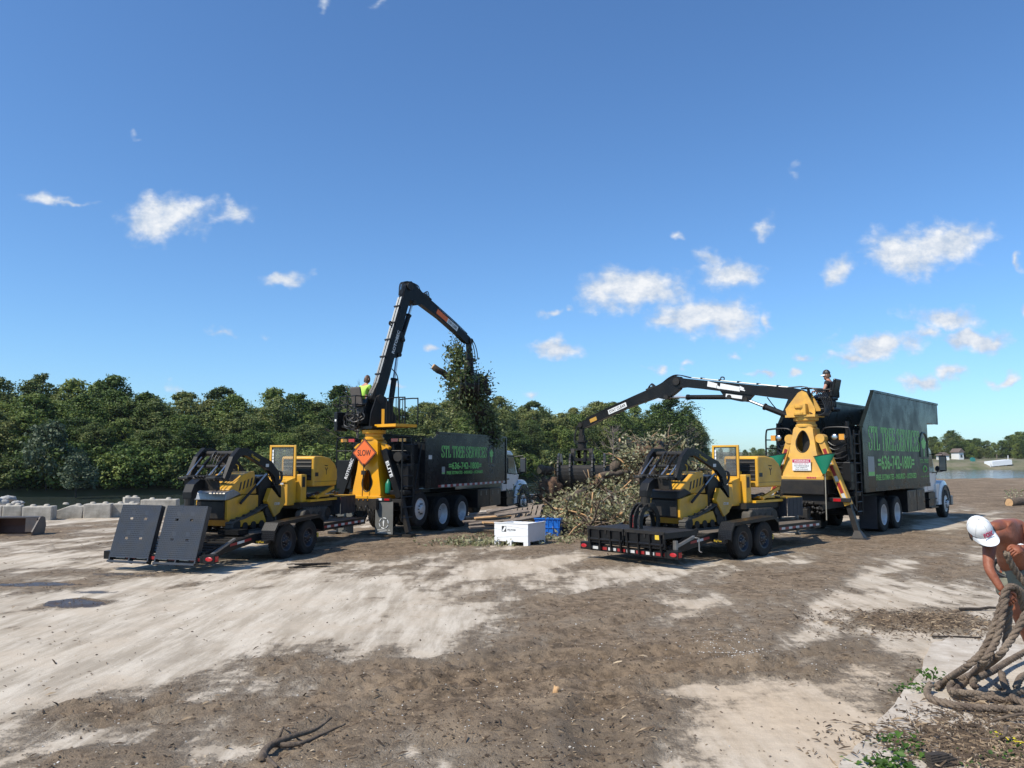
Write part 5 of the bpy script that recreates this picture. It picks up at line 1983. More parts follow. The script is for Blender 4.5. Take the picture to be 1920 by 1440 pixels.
def make_pedestal(t, y, z0, z1, wb, wt, hole, m, flare):
    """tapered tower with a drop-shaped opening in its rear face; hole = (centre z, half width, top, bottom)"""
    hb, ht = wb / 2, wt / 2
    db, dt = hb * .78, ht * .9
    N_ = 40
    zc, hwid, hz1, hz0 = hole

    def yf(z):
        k = (z - z0) / (z1 - z0)
        return y - (db + (dt - db) * k)
    zm = z0 + .16
    outer2 = [(-hb, z0), (0, z0), (hb, z0), (hb, zm), (ht + (hb - ht) * .42, z0 + (z1 - z0) * .45), (ht, z1 - .12), (ht, z1), (0, z1), (-ht, z1), (-ht, z1 - .12), (-ht - (hb - ht) * .42, z0 + (z1 - z0) * .45), (-hb, zm)]
    o2 = resample(outer2, N_)
    ang0 = [math.atan2(p.y - zc, p.x) for p in o2]
    inner = []
    for a in ang0:
        s, c = math.sin(a), math.cos(a)
        hh = (hz1 - zc) if s > 0 else (zc - hz0)
        w = hwid * (1 - .30 * max(0, s))
        inner.append(Vector((w * c, zc + hh * s)))
    p = MB()
    ring_plate(p, [(q.x, yf(q.y), q.y) for q in o2], [(q.x, yf(q.y), q.y) for q in inner])
    # reveal of the opening
    ring_plate(p, [(q.x, yf(q.y), q.y) for q in inner], [(q.x, yf(q.y) + .05, q.y) for q in inner])
    # sides and back
    bk = [(q.x, 2 * y - yf(q.y), q.y) for q in o2]
    fr = [(q.x, yf(q.y), q.y) for q in o2]
    p.add(fr + bk, [(i, N_ + i, N_ + (i + 1) % N_, (i + 1) % N_) for i in range(N_)])
    p.add(bk, [tuple(range(N_))])
    po = p.build('loader_pedestal', m, t)
    rim = MB()
    pts = [(q.x * 1.03, yf(q.y) - .004, zc + (q.y - zc) * 1.03) for q in inner]
    rim.tube(pts + [pts[0]], .013, 5, cap=False)
    rim.build('opening_rim', STEEL, po)
    inn = MB().bb(-.10, .10, y - .05, y + .05, z0 + .05, z1 - .1)
    inn.build('pedestal_core', STEEL, po)
    bs = MB().bb(-hb - flare, hb + flare, y - db - .05, y + db + .05, z0 - .09, z0 + .005)
    bs.build('pedestal_base', m, po, bev=.01)
    gus = MB()
    for s in (-1, 1):
        gus.prism([(s * hb, z0 + .006), (s * (hb + flare + .25), z0 + .006), (s * (hb + flare + .25), z0 + .07), (s * (hb + .06), z0 + .13), (s * (hb - .03), z0 + .3)], y - .06, y + .06, 'y')
    gus.build('base_gusset', m, po)
    co = MB()
    co.lathe([(0, z1), (ht * 1.05, z1), (ht * 1.05, z1 + .06), (ht * .92, z1 + .09), (ht * .92, z1 + .16), (ht * 1.22, z1 + .18), (ht * 1.25, z1 + .27), (ht * 1.0, z1 + .30), (0, z1 + .30)], 28, 'z', (0, y, 0))
    coo = co.build('slewing_ring', m, t)
    bolts = MB()
    for i in range(18):
        a = i * math.pi / 9
        bolts.tube([(ht * 1.14 * math.cos(a), y + ht * 1.14 * math.sin(a), z1 + .265), (ht * 1.14 * math.cos(a), y + ht * 1.14 * math.sin(a), z1 + .30)], .018, 6)
    bolts.build('ring_bolts', STEEL, coo)
    return po


def make_loader(t, pose, A, phi, elbow_px, tip_px, m, bend, grapple, link, seat_side):
    """boom, stick, cylinders, hoses and grapple in the vertical plane through A with plan angle phi (world)"""
    A = Vector(A)
    d = Vector((math.sin(phi), math.cos(phi), 0))

    def on_plane(px, py):
        r_ = ray(px, py)
        n = Vector((d.y, -d.x, 0))
        k = (A - Vector((0, 0, CAM_H))).dot(n) / r_.dot(n)
        p = Vector((0, 0, CAM_H)) + r_ * k
        return Vector(((p - A).dot(d), p.z))
    B, T_ = on_plane(*elbow_px), on_plane(*tip_px)
    A2 = Vector((0, A.z))
    # loader frame: x = lateral (right of the boom), y = outwards, z = up, in truck coordinates
    F = pose.I @ (Matrix.Translation((A.x, A.y, 0)) @ Matrix.Rotation(-phi, 4, 'Z'))

    def beam(p, q, stations, w, name, mm):
        """box beam from p to q in the plane; stations: (t, up, down)"""
        ax = (q - p).normalized()
        n = Vector((-ax.y, ax.x))
        if n.y < 0 and abs(ax.y) < .9:
            n = -n
        if bend > 0 and abs(ax.y) > .5 and n.x > 0:
            n = -n
        mb = MB(F)
        prev = None
        L_ = (q - p).length
        for (s_, u_, dn) in stations:
            c = p + ax * (s_ * L_)
            a, b_ = c - n * dn, c + n * u_
            if prev:
                pa, pb, pw = prev
                mb.hexa([(-w / 2, *pa), (w / 2, *pa), (w / 2, *a), (-w / 2, *a)], [(-w / 2, *pb), (w / 2, *pb), (w / 2, *b_), (-w / 2, *b_)])
            prev = (a, b_, w)
        return mb.build(name, mm, t), ax, n, L_
    main, ax, n, L1 = beam(A2, B, [(-.02, .10, .12), (.03, .16, .16), (.10, .18, .17), (.22, .16, .17), (.34, .14, .16), (.5, .14, .155), (.8, .13, .145), (.93, .13, .15), (.985, .14, .20), (1.03, .08, .12)], .22, 'main_boom', BLK)
    # belly bracket carrying both cylinders
    bk = MB(F)
    pts = [A2 + ax * (s_ * L1) - n * h_ for s_, h_ in ((.37, .16), (.41, .37), (.46, .40), (.58, .36), (.63, .15))]
    bk.prism([(p.x, p.y) for p in pts], -.075, .075)
    bk.build('boom_bracket', BLK, main)
    # lift cylinder
    base = A2 + Vector((.42, -.62)) if bend < 0 else A2 + Vector((.50, -.42))
    top = A2 + ax * (.42 * L1) - n * .32
    v = (top - base)
    cy = MB(F)
    e = base + v * .60
    cy.tube([(0, *base), (0, *e)], .085, 14)
    cy.tube([(0, *(base + v * .57)), (0, *e)], .105, 14)
    co = cy.build('lift_cylinder', BLK, t)
    MB(F).tube([(0, *e), (0, *top)], .045, 10).build('rod', CHROME, co)
    # stick
    st, ax2, n2, L2 = beam(B, T_, [(-.035, .12, .10), (.0, .20, .26), (.07, .18, .34), (.15, .17, .38), (.22, .16, .20), (.50, .13, .13), (.78, .12, .13), (.90, .11, .16), (.97, .10, .15), (1.01, .05, .08)], .18, 'stick_boom', BLK)
    ear = B + ax2 * (.13 * L2) - n2 * .33
    b2 = A2 + ax * (.55 * L1) - n * .30
    v = ear - b2
    cy = MB(F)
    e = b2 + v * .68
    cy.tube([(0, *b2), (0, *e)], .075, 14)
    cy.tube([(0, *(b2 + v * .645)), (0, *e)], .092, 14)
    co = cy.build('stick_cylinder', BLK, t)
    MB(F).tube([(0, *e), (0, *ear)], .04, 10).build('rod', CHROME, co)
    kn = MB(F)
    for (c, r_, w) in ((B, .12, .32), (ear, .08, .26), (A2, .12, .44), (b2, .07, .24), (top, .07, .24), (T_, .09, .26)):
        kn.lathe([(0, -w / 2), (r_, -w / 2), (r_, w / 2), (0, w / 2)], 16, 'x', (0, c.x, c.y))
    kn.build('pivot_pins', STEEL, t)
    # hydraulic lines along the boom and loops at the joints
    hs = MB(F)
    pipes = MB(F)
    for k in range(4):
        x = -.08 + k * .053
        o_ = .17 + .012 * (k % 2)
        run = [A2 + ax * (s_ * L1) + n * o_ for s_ in (.30, .6, .9)]
        pipes.tube([(x, *(A2 + ax * (s_ * L1) + n * (o_ + .0))) for s_ in (.12, .35, .6, .88)], .015, 6)
        loop = [B + n * .22 + ax * .05, B + n2 * .24 + ax2 * .25]
        run2 = [B + ax2 * (s_ * L2) + n2 * (.16 if s_ < .9 else .13) for s_ in (.16, .4, .7, .92)]
        q = [(x, *p) for p in run[-1:] + loop + run2]
        hs.tube(crom(q, 4), .015, 5)
        hs.tube(crom([(x, *(A2 - ax * .12 + n * .02)), (x, *(A2 + n * .24)), (x, *(A2 + ax * (.12 * L1) + n * o_))], 4), .015, 5)
    pipes.build('steel_pipes', PIPES, t, kind='stuff')
    for k in range(3):
        c0 = B + ax2 * (.24 * L2) + n2 * .16
        hs.tube(crom([(-.05 + .05 * k, *(c0 - ax2 * .15)), (-.05 + .05 * k, *(c0 + n2 * (.12 + .03 * k))), (-.05 + .05 * k, *(c0 + ax2 * .18))], 6), .016, 5)
        c1 = T_ + n2 * .10 - ax2 * .2
        hs.tube(crom([(-.06 + .05 * k, *c1), (-.06 + .05 * k, *(T_ + Vector((.14 + .05 * k, -.05)))), (-.06 + .05 * k, *(T_ + Vector((.26 + .06 * k, -.55)))), (-.05, *(T_ + Vector((.10, -.72))))], 6), .016, 5)
    hs.tube(crom([(.10, *(A2 + ax * (.28 * L1) - n * .18)), (.16, *(A2 + ax * (.22 * L1) - n * .45)), (.12, *(base + Vector((.25, .05))))], 6), .016, 5)
    hs.build('hydraulic_hoses', HOSE, t)
    cl = MB(F)
    for s_ in (.2, .35, .5, .65, .8):
        c = A2 + ax * (s_ * L1) + n * .19
        cl.bar((-.115, *(c - ax * .02)), (.115, *(c - ax * .02)), .04, .05, (0, *n))
    cl.tube(crom([(.0, *(A2 + ax * (.62 * L1) + n * .17)), (.0, *(A2 + ax * (.62 * L1) + n * .28)), (.0, *(A2 + ax * (.645 * L1) + n * .28)), (.0, *(A2 + ax * (.645 * L1) + n * .17))], 4), .02, 6)
    cl.build('hose_clamps', STEEL, t)
    vb = MB(F)
    c = B + ax2 * (.21 * L2) + n2 * .15
    vb.bar((0, *c), (0, *(c + ax2 * .32)), .18, .12, (0, *n2))
    vb.build('valve_block', STEEL, t)
    # hanging link, rotator and clam grapple
    tip = T_
    lz = tip.y
    lk = MB(F)
    lk.bar((0, tip.x, lz + .02), (0, tip.x, lz - link * .55), .16, .14, (0, 1, 0), .12, .12)
    lk.bar((0, tip.x, lz - link * .5), (0, tip.x, lz - link), .10, .24, (0, 1, 0))
    lk.tube([(0, tip.x, lz - link * .82), (0, tip.x, lz - link - .12)], .16, 16)
    lk.tube([(0, tip.x, lz - link * .82 - .02), (0, tip.x, lz - link * .82 + .04)], .21, 16)
    lk.build('grapple_rotator', STEEL, t)
    # grapple frame rotated so that its long side faces the camera
    gz0 = lz - link - .12
    pw = F @ Vector((0, tip.x, 0))
    GM = Matrix.Translation((pw.x, pw.y, gz0)) @ Matrix.Rotation(grapple['yaw'] + pose.th, 4, 'Z') @ Matrix.Rotation(grapple.get('roll', 0), 4, 'X') @ Matrix.Scale(grapple.get('sc', 1), 4)
    W, open_ = grapple['w'], grapple['open']
    hd = MB(GM)
    hd.prism([(-.26, 0), (.26, 0), (.34, -.12), (.34, -.34), (-.34, -.34), (-.34, -.12)], -.05 - W * .20, .05 - W * .20)
    hd.prism([(-.26, 0), (.26, 0), (.34, -.12), (.34, -.34), (-.34, -.34), (-.34, -.12)], -.05 + W * .20, .05 + W * .20)
    hd.bb(-W * .26, W * .26, -.26, .26, -.05, 0)
    hd.bb(-W * .30, W * .30, -.40, -.28, -.36, -.28)
    hd.bb(-W * .30, W * .30, .28, .40, -.36, -.28)
    hd.build('grapple_head', STEEL, t)
    for s in (-1, 1):
        RM = GM @ Matrix.Translation((0, s * .32, -.32)) @ Matrix.Rotation(s * open_, 4, 'X')
        arc = [(s * .0, .06), (s * .32, .0), (s * .50, -.22), (s * .52, -.50), (s * .40, -.78), (s * .16, -.98), (s * .02, -1.02)]
        q = crom(arc, 3)
        jaw = MB(RM)
        for i in range(len(q) - 1):
            if i < 5:
                continue
            a, c = q[i], q[i + 1]
            ax_ = Vector((c.x - a.x, c.y - a.y)).normalized()
            nn = Vector((-ax_.y, ax_.x)) * .016
            jaw.hexa([(-W / 2, *(a - nn)), (W / 2, *(a - nn)), (W / 2, *(c - nn)), (-W / 2, *(c - nn))], [(-W / 2, *(a + nn)), (W / 2, *(a + nn)), (W / 2, *(c + nn)), (-W / 2, *(c + nn))])
        jo = jaw.build('grapple_jaw', STEEL, t)
        for x in (-W / 2, -W * .24, W * .24, W / 2):
            rb = MB(RM)
            for i in range(len(q) - 1):
                a, c = q[i], q[i + 1]
                w0, w1 = np.interp(i, [0, 8, 18], [.24, .22, .07]), np.interp(i + 1, [0, 8, 18], [.24, .22, .07])
                rb.bar((x, a.x, a.y), (x, c.x, c.y), .045, w0, (0, 1, .001), .045, w1)
            rb.build('jaw_rib', WORN, jo)
        cb = MB(RM)
        cb.bb(-W / 2, W / 2, s * .49 - .03, s * .49 + .03, -.36, -.29)
        cb.build('jaw_brace', STEEL, jo)
        cyl = MB(GM)
        cyl.tube([(-.1 * s, s * .10, -.05), (-.1 * s, s * .55, -.42)], .05, 10)
        cyl.build('jaw_cylinder', BLK, t)
    return F, A2, B, T_, ax, n, ax2, n2, L1, L2


def box_walls(t, rp, y0, y1, zb, m, wall_h):
    """open-topped tipping body: rp = right/left side profile polygon in (y, z)"""
    bo = bpy.data.objects.new('dump_body', None)
    C.objects.link(bo)
    bo.parent = t
    for s in (-1, 1):
        w = MB().prism(rp, s * 1.20, s * 1.25)
        w.build('side_panel', m, bo)
    f = MB().bb(-1.198, 1.198, y1 - .05, y1 - .002, zb + .02, wall_h)
    f.build('front_panel', m, bo)
    MB().bb(-1.198, 1.198, y0 + .01, y1 - .052, zb + .02, zb + .08).build('floor_panel', STEEL, bo)
    return bo

# ================================================================== left truck
LP = Pose(-4.16, 22.0, R(21.96))
LK = thing('grapple_truck', 'black grapple truck with white cab, bright yellow pedestal and raised boom', 'truck', (LP.x, LP.y, 0), -LP.th)
fr = MB()
for s in (-1, 1):
    fr.bb(min(s * .38, s * .48), max(s * .38, s * .48), -.2, 10.2, .78, 1.08)
for y in (.3, 1.5, 3.2, 5, 7, 9):
    fr.bb(-.38, .38, y, y + .12, .85, 1.05)
fr.build('chassis_frame', STEEL, LK)
prof = [(1.22, 1.32), (7.37, 1.32), (7.37, 2.96), (2.03, 2.96), (1.76, 2.76), (1.22, 2.74)]
LB = box_walls(LK, prof, 1.22, 7.37, 1.32, BOXB, 2.96)
MB().bb(-1.198, 1.198, 1.23, 1.28, 1.40, 2.70).build('tailgate', BOXB, LB)
tr = MB()
for s in (-1, 1):
    X0, X1 = min(s * 1.17, s * 1.275), max(s * 1.17, s * 1.275)
    tr.bar((s * 1.222, 2.02, 2.985), (s * 1.222, 7.38, 2.985), .11, .06)
    tr.bb(X0, X1, 7.372, 7.47, 1.28, 3.0)
    tr.bar((s * 1.222, 1.22, 2.765), (s * 1.222, 1.76, 2.785), .10, .05)
tr.build('body_rails', BOXB, LB)
# access door on the low rear part and ribs
MB().bb(1.251, 1.258, 1.30, 1.72, 1.42, 1.86).build('access_door', BOXB, LB, bev=.003)
MB().bb(1.251, 1.256, 1.42, 1.62, 2.18, 2.30).build('placard', WHTT, LB)
tape(LB, 'tape', 1.251, 2.05, 7.34, 1.365, 1.365, .075, .20)
serif_text('lettering', 'STL TREE SERVICES', LP, (828, 857.5), (912.5, 839), GLET, LB)
side_text('lettering', '=636-742-1800=', LP, (841.5, 880), (902.5, 866.2), GLET, LB, bold=.02)
side_text('lettering', 'FREE ESTIMATES - INSURED - LICENSED', LP, (837.5, 889.5), (905, 881.5), GLET, LB, bold=.02)


def side_logo(pose, parent, box, gm, wm, lines):
    """arched badge with a tree in it"""
    (xa, ya), (xb, yb) = box
    y0, z0 = pose.side(xa, ya)
    y1, z1 = pose.side(xb, yb)
    w, h = y1 - y0, z1 - z0
    ar = MB()
    pts = []
    for i in range(15):
        a = math.pi * (1 - i / 14)
        pts.append((1.254, y0 + w / 2 + w * .5 * math.cos(a), z0 + h * .55 + h * .45 * math.sin(a)))
    pts = [(1.254, y0, z0)] + pts + [(1.254, y1, z0)]
    ar.tube(pts, w * .035, 5)
    ar.build('badge_arch', wm, parent)
    trr = MB()
    c = (y0 + w / 2, z0 + h * .55)
    poly = [(c[0] + w * .28 * (1 + .18 * math.sin(5 * a)) * math.cos(a), c[1] + h * .22 * (1 + .15 * math.cos(4 * a)) * math.sin(a)) for a in np.linspace(0, 2 * math.pi, 20, endpoint=False)]
    trr.prism(poly, 1.251, 1.255)
    trr.prism([(c[0] - w * .05, z0 + .02), (c[0] + w * .05, z0 + .02), (c[0] + w * .03, c[1] - h * .15), (c[0] - w * .03, c[1] - h * .15)], 1.251, 1.255)
    trr.build('badge_tree', gm, parent)
    text('lettering', 'STL TREE', w * 1.05, h * .16, lines, parent, (1.251, y0 - w * .02, z0 - h * .24), (0, 1, 0), (0, 0, 1), .003)
    rg = MB()
    rg.tube([(1.253, y0 + w / 2 + w * .22 * math.cos(a), z0 - h * .48 + h * .12 * math.sin(a)) for a in np.linspace(0, 2 * math.pi, 15)], w * .02, 4)
    rg.build('badge_ring', lines, parent)
    text('lettering', '* * * * *', w * 1.05, h * .07, lines, parent, (1.251, y0 - w * .02, z0 - h * .82), (0, 1, 0), (0, 0, 1), .003)


def placard(pose, parent, ll, ur):
    y0, z0 = pose.side(*ll)
    y1, z1 = pose.side(*ur)
    o = MB().bb(1.251, 1.255, y0, y1, z0, z1).build('placard', mat('grey_placard', (.30, .31, .30), .5), parent)
    MB().bb(1.2555, 1.257, y0 + .01, y1 - .01, z0 + .01, z0 + (z1 - z0) * .22).build('placard_foot', GLETW, o)


placard(LP, LB, (828.3, 889), (834.2, 875))
GREYL = mat('grey_lettering', (.16, .17, .16), .5)
side_logo(LP, LB, ((915.5, 868), (927, 836.5)), GLET, GREYL, GREYL)
# under-body boxes, wheels
for (ya, yb) in ((5.05, 6.0), (6.03, 7.05)):
    tbx = MB().bb(.55, 1.20, ya, yb, .55, 1.16).build('tool_box', BLK, LK, bev=.012)
    for k in (.25, .72):
        MB().bb(1.201, 1.212, ya + k * (yb - ya), ya + k * (yb - ya) + .035, .95, 1.10).build('latch', GREYS, tbx)
MB().bb(-1.2, -.55, 4.9, 6.9, .55, 1.16).build('tool_box', BLK, LK, bev=.012)
for s in (-1, 1):
    for y in (2.5, 3.85):
        make_wheel(W_DUAL, 'wheel', LK, (s * 1.06, y, .515), s, extra=.32)
    make_wheel(W_STEER, 'wheel', LK, (s * 1.02, 1.12, .74), s)
ax = MB()
for y, z in ((2.5, .515), (3.85, .515), (1.12, .74)):
    ax.tube([(-.9, y, z), (.9, y, z)], .07, 8)
ax.tube([(0, 3.9, .6), (0, 8.8, .85)], .06, 8)
ax.build('axles', STEEL, LK)
make_cab(LK, 7.58, 2.50, 1.62, 9.52, W_STEER, 8.75)
PY = .40
# rear: bumper, mud flaps, ladder, light frames
SH = Matrix.Translation((0, PY, 0))
bp_ = MB(SH)
bp_.bb(-1.2, 1.2, -.42, -.30, .98, 1.07)
bp_.bb(-.42, .30, -.43, -.40, .66, .98)
bp_.bb(-.15, .05, -.62, -.43, .50, .74)
bp_.build('rear_bumper', STEEL, LK)
for s in (-1, 1):
    fo = MB(SH).bb(min(s * .36, s * .93), max(s * .36, s * .93), -.44, -.428, .10, 1.0).build('mud_flap', mat('mud_flap_rubber', (.10, .105, .10), .7, col2=(.16, .155, .14), scale=3, amt=.7, dust=.3), LK)
    if s > 0:
        em = MB(SH)
        for k in range(6):
            a0 = k * math.pi / 3
            pts = [(.645 + .145 * math.cos(a0 + q * .14), -.447, .40 + .145 * math.sin(a0 + q * .14)) for q in range(6)]
            em.tube(pts, .012, 5)
        em.prism([(.625, .31), (.645, .31), (.66, .47), (.64, .49), (.61, .44)], -.449, -.446, 'y')
        em.build('emblem', WLET, fo)
        for (xa, xb, zz_) in ((.44, .74, .205), (.78, .85, .205), (.50, .70, .165), (.44, .88, .13)):
            MB(SH).bb(xa, xb, -.444, -.4415, zz_, zz_ + .016).build('worn_print', WHTT, fo)
    pl = MB(SH).bb(min(s * .42, s * .86), max(s * .42, s * .86), -.46, -.425, 1.015, 1.10)
    plo = pl.build('light_panel', STEEL, LK)
    MB(SH).bb(s * .50 - .08, s * .50 + .08, -.472, -.461, 1.03, 1.085).build('reverse_light', WLET, plo)
    MB(SH).bb(s * .74 - .08, s * .74 + .08, -.472, -.461, 1.03, 1.085).build('tail_light', REDL, plo)
mk = MB(SH)
for x in (-.2, -.05, .1):
    mk.ball((x, -.435, 1.03), .018, 8, 5)
mk.build('marker_lights', AMBL, LK)
pt = MB(SH)
for k, (x, z) in enumerate(((-.3, .9), (-.12, .86), (.08, .9), (.2, .8))):
    pt.tube(crom([(x, -.42, z), (x + .03, -.55, z - .06), (x + .05, -.52, z - .25), (x - .02, -.6, z - .35)], 4), .016, 6)
pt.build('hitch_hoses', HOSE, LK)
ld = MB()
for y in (.0, .62):
    ld.tube([(1.18, y, .45), (1.18, y, 2.76)], .024, 8)
for i in range(8):
    ld.tube([(1.18, .0, .55 + i * .29), (1.18, .62, .55 + i * .29)], .017, 6)
ld.tube([(1.18, .62, 1.0), (1.18, 1.1, 2.6)], .02, 6)
ld.build('ladder', BLK, LK)
pk = MB()
pk.bb(.62, 1.12, .45, 1.12, 1.32, 2.05)
pk.build('hydraulic_tank', BLK, LK, bev=.015)
MB().bb(-1.12, -.62, .2, 1.12, 1.32, 2.15).build('hydraulic_tank', BLK, LK, bev=.015)
MB().bb(.55, 1.15, .2, 1.15, 1.18, 1.30).build('rear_deck', BLK, LK, bev=.015)
MB().bb(.66, 1.05, .75, 1.15, 2.06, 2.62).build('oil_cooler', BLK, LK, bev=.015)
MB().tube([(.85, .30, 2.25), (.85, .62, 2.25)], .14, 14).build('filter_canister', STEEL, LK)
MB().tube([(.60, .5, 1.6), (.60, .5, 2.6)], .06, 10).build('post', BLK, LK)
hz = MB()
for k in range(7):
    z = 1.4 + k * .17
    hz.tube(crom([(.55, .55 + .03 * k, z), (.85, .62, z + .12 - .04 * k), (1.0, .85, z - .05), (1.0, 1.1, z + .06 * (k % 3))], 5), .018, 6)
hz.build('hydraulic_hoses', HOSE, LK)
for s in (-1, 1):
    gd = MB(SH)
    gd.tube(crom([(s * .42, -.02, 2.50), (s * .52, -.02, 2.74), (s * .7, -.02, 2.80), (s * 1.12, -.02, 2.80), (s * 1.25, -.02, 2.70), (s * 1.26, -.02, 2.30), (s * 1.26, -.02, 1.9)], 5), .022, 8)
    gd.tube([(s * .95, -.02, 2.8), (s * .95, -.02, 2.0)], .016, 6)
    gd.tube([(s * .6, -.02, 2.42), (s * 1.26, -.02, 2.42)], .016, 6)
    go = gd.build('light_guard', BLK, LK)
    a, c = (s * .98, s * .72)
    MB(SH).bb(a - .10, a + .10, -.08, -.03, 2.68, 2.77).build('amber_light', AMBL, go)
    MB(SH).bb(c - .10, c + .10, -.08, -.03, 2.68, 2.77).build('red_light', REDL, go)
# pedestal with black stabiliser legs
make_pedestal(LK, PY, 1.14, 2.74, .92, .56, (1.52, .165, 1.86, 1.27), YEL, .06)
for s in (-1, 1):
    lg = MB(SH)
    lg.bar((s * .46, -.10, 2.46), (s * .98, -.10, 1.10), .18, .26, (0, 1, 0))
    lo = lg.build('stabiliser_leg', BLK, LK)
    sh = MB(SH)
    sh.prism([(s * .30, 2.66), (s * .46, 2.62), (s * .58, 2.52), (s * .52, 2.36), (s * .34, 2.40)], -.14, .02, 'y')
    sh.build('leg_shoulder', YEL, LK)
    inn = MB(SH)
    inn.bar((s * .96, -.08, 1.15), (s * 1.22, -.08, .14), .12, .16, (0, 1, 0))
    inn.bb(s * 1.24 - .14, s * 1.24 + .14, -.22, .06, .02, .09)
    inn.build('stabiliser_foot', STEEL, lo)
    a, c = Vector((s * .98, 0, 1.10)), Vector((s * .46, 0, 2.46))
    u = (c - a).normalized()
    if s < 0:
        text('lettering', 'ROTOBEC', .62, .095, WLET, lo, Vector((s * .98, -.242 + PY, 1.10)) + u * .55 + Vector((.095 * .5 * u.z, 0, -.095 * .5 * u.x)), u, Vector((-u.z, 0, u.x)), .004, bold=.02)
    else:
        text('lettering', 'ELITE', .48, .10, WLET, lo, Vector((s * .46, -.242 + PY, 2.46)) - u * .36 + Vector((-.10 * .5 * u.z, 0, .10 * .5 * u.x)), -u, Vector((u.z, 0, -u.x)), .004, bold=.03)
jug = MB().lathe([(0, 0), (.085, 0), (.09, .03), (.09, .26), (.06, .33), (.03, .36), (.03, .40), (0, .40)], 16, 'z').build('green_jug', GREENP, smooth=True)
jug.location = LP.M @ Vector((.60, -.16 + PY, 1.215))
tag(jug, 'green plastic jug wedged beside the bright yellow pedestal', 'jug')
# road sign hung on the pedestal
sg = thing('road_sign', 'orange diamond SLOW sign hung on the bright yellow pedestal', 'sign', LP.M @ Vector((0, -.50 + PY, 2.36)), -LP.th)
sm = MB(Matrix.Rotation(R(45), 4, 'Y'))
sm.bb(-.265, .265, -.004, .004, -.265, .265)
so = sm.build('sign_face', ORNG, sg)
bm_ = MB(Matrix.Rotation(R(45), 4, 'Y'))
for a in (-.25, .25):
    bm_.bb(a - .006, a + .006, -.0065, -.0045, -.256, .256)
    bm_.bb(-.244, .244, -.0065, -.0045, a - .006, a + .006)
bm_.build('sign_border', BLET, so)
edge_ = MB(Matrix.Rotation(R(45), 4, 'Y'))
edge_.bb(-.29, .29, .005, .02, -.29, .29)
edge_.build('sign_back', BLET, so)
text('lettering', 'SLOW', .44, .17, BLET, so, (-.22, -.0045, -.085), (1, 0, 0), (0, 0, 1), .003, bold=.012)
MB().tube([(0, -.02, -.30), (-.01, -.05, -1.22)], .012, 6).build('sign_staff', STEEL, sg)
MB().bb(-.06, .06, -.05, .02, -.62, -.50).build('sign_clamp', BLET, sg)
# loader
AL = LP.M @ Vector((.05, PY, 3.92))
FL = make_loader(LK, LP, AL, R(40.0), (764, 538), (879, 640), YEL, 1, dict(yaw=R(8), w=.75, sc=.78, open=R(-16), roll=R(12)), .75, -1)
F, A2, B, T_, axm, nm, ax2, n2, L1, L2 = FL
tu = MB(F)
for s in (-1, 1):
    tu.prism([(-.40, 3.05), (.55, 3.05), (.62, 3.40), (.20, 3.98), (.0, 4.06), (-.16, 3.95), (-.34, 3.5)], s * .18 - .02, s * .18 + .02)
tu.bb(-.34, .34, -.42, .42, 3.045, 3.12)
tu.build('boom_turret', BLK, LK)
pf = MB(F)
pf.bb(.25, 1.15, -.25, .55, 3.09, 3.17)
pf.bar((.55, -.2, 3.17), (.55, -.2, 3.60), .08, .06)
pf.build('side_platform', YEL, LK)
MB(F).bb(-.95, -.25, -.55, .35, 3.09, 3.17).build('operator_platform', BLK, LK)
cg = MB(F)
for k in range(16):
    a = random.uniform(0, 6.28)
    c = Vector((random.uniform(-.65, -.05), random.uniform(-.62, -.3), random.uniform(3.2, 3.62)))
    rr = random.uniform(.10, .26)
    pts = [c + Vector((rr * math.cos(a + q * .7) * 1.3, random.uniform(-.05, .05), rr * math.sin(a + q * .7))) for q in range(8)]
    cg.tube(crom(pts, 4), .018, 5)
cg.build('hose_bundle', HOSE, LK)
vl = MB(F)
vl.bb(-.55, -.10, -.48, -.2, 3.2, 3.5)
for k in range(8):
    x = -.62 + .08 * k
    vl.tube([(x, -.56, 3.22 + .04 * (k % 4)), (x + .06, -.50, 3.40)], .028, 6)
vl.build('control_valve', STEEL, LK)
cgr = MB(F)
for z in (3.75, 4.0):
    cgr.tube([(-.98, -.55, z), (-.20, -.60, z), (-.2, .0, z)], .018, 6)
for (x, y) in ((-.98, -.55), (-.60, -.58), (-.20, -.60), (-.2, 0)):
    cgr.tube([(x, y, 3.17), (x, y, 4.0)], .018, 6)
for s_ in (0, 1):
    cgr.tube(crom([(.35, .1 + .5 * s_, 3.17), (.35, .1 + .5 * s_, 3.85), (.42, .1 + .5 * s_, 3.93), (1.05, .1 + .5 * s_, 3.93), (1.13, .1 + .5 * s_, 3.85), (1.13, .1 + .5 * s_, 3.17)], 4), .02, 6)
for k in range(5):
    x = .48 + k * .14
    cgr.tube([(x, .1, 3.2), (x, .1, 3.92)], .012, 5)
cgr.build('guard_rail', BLK, LK)
cnt = MB(F).bb(-1.05, -.90, -.70, -.30, 3.0, 3.55)
cnto = cnt.build('side_locker', BLK, LK, bev=.02)
MB(F).bb(-1.0, -.93, -.706, -.701, 3.28, 3.34).build('locker_tag', WLET, cnto)
st_ = MB(F @ Matrix.Translation((-.45, -.15, 3.72)))
st_.bb(-.23, .23, -.20, .28, 0, .10)
st_.prism([(-.20, .06), (-.30, .55), (-.24, .57), (-.13, .08)], -.23, .23)
st_.bb(-.16, .16, -.1, .15, -.55, 0)
st_.build('operator_seat', mat('seat_vinyl', (.10, .085, .075), .6), LK, bev=.03)
text('lettering', 'ROTOBEC', .75, .10, WLET, LK, F @ Vector((.113, *(A2 + axm * (.40 * L1) - nm * .10))), F.to_3x3() @ Vector((0, *axm)), F.to_3x3() @ Vector((0, *nm)), .004, bold=.02)
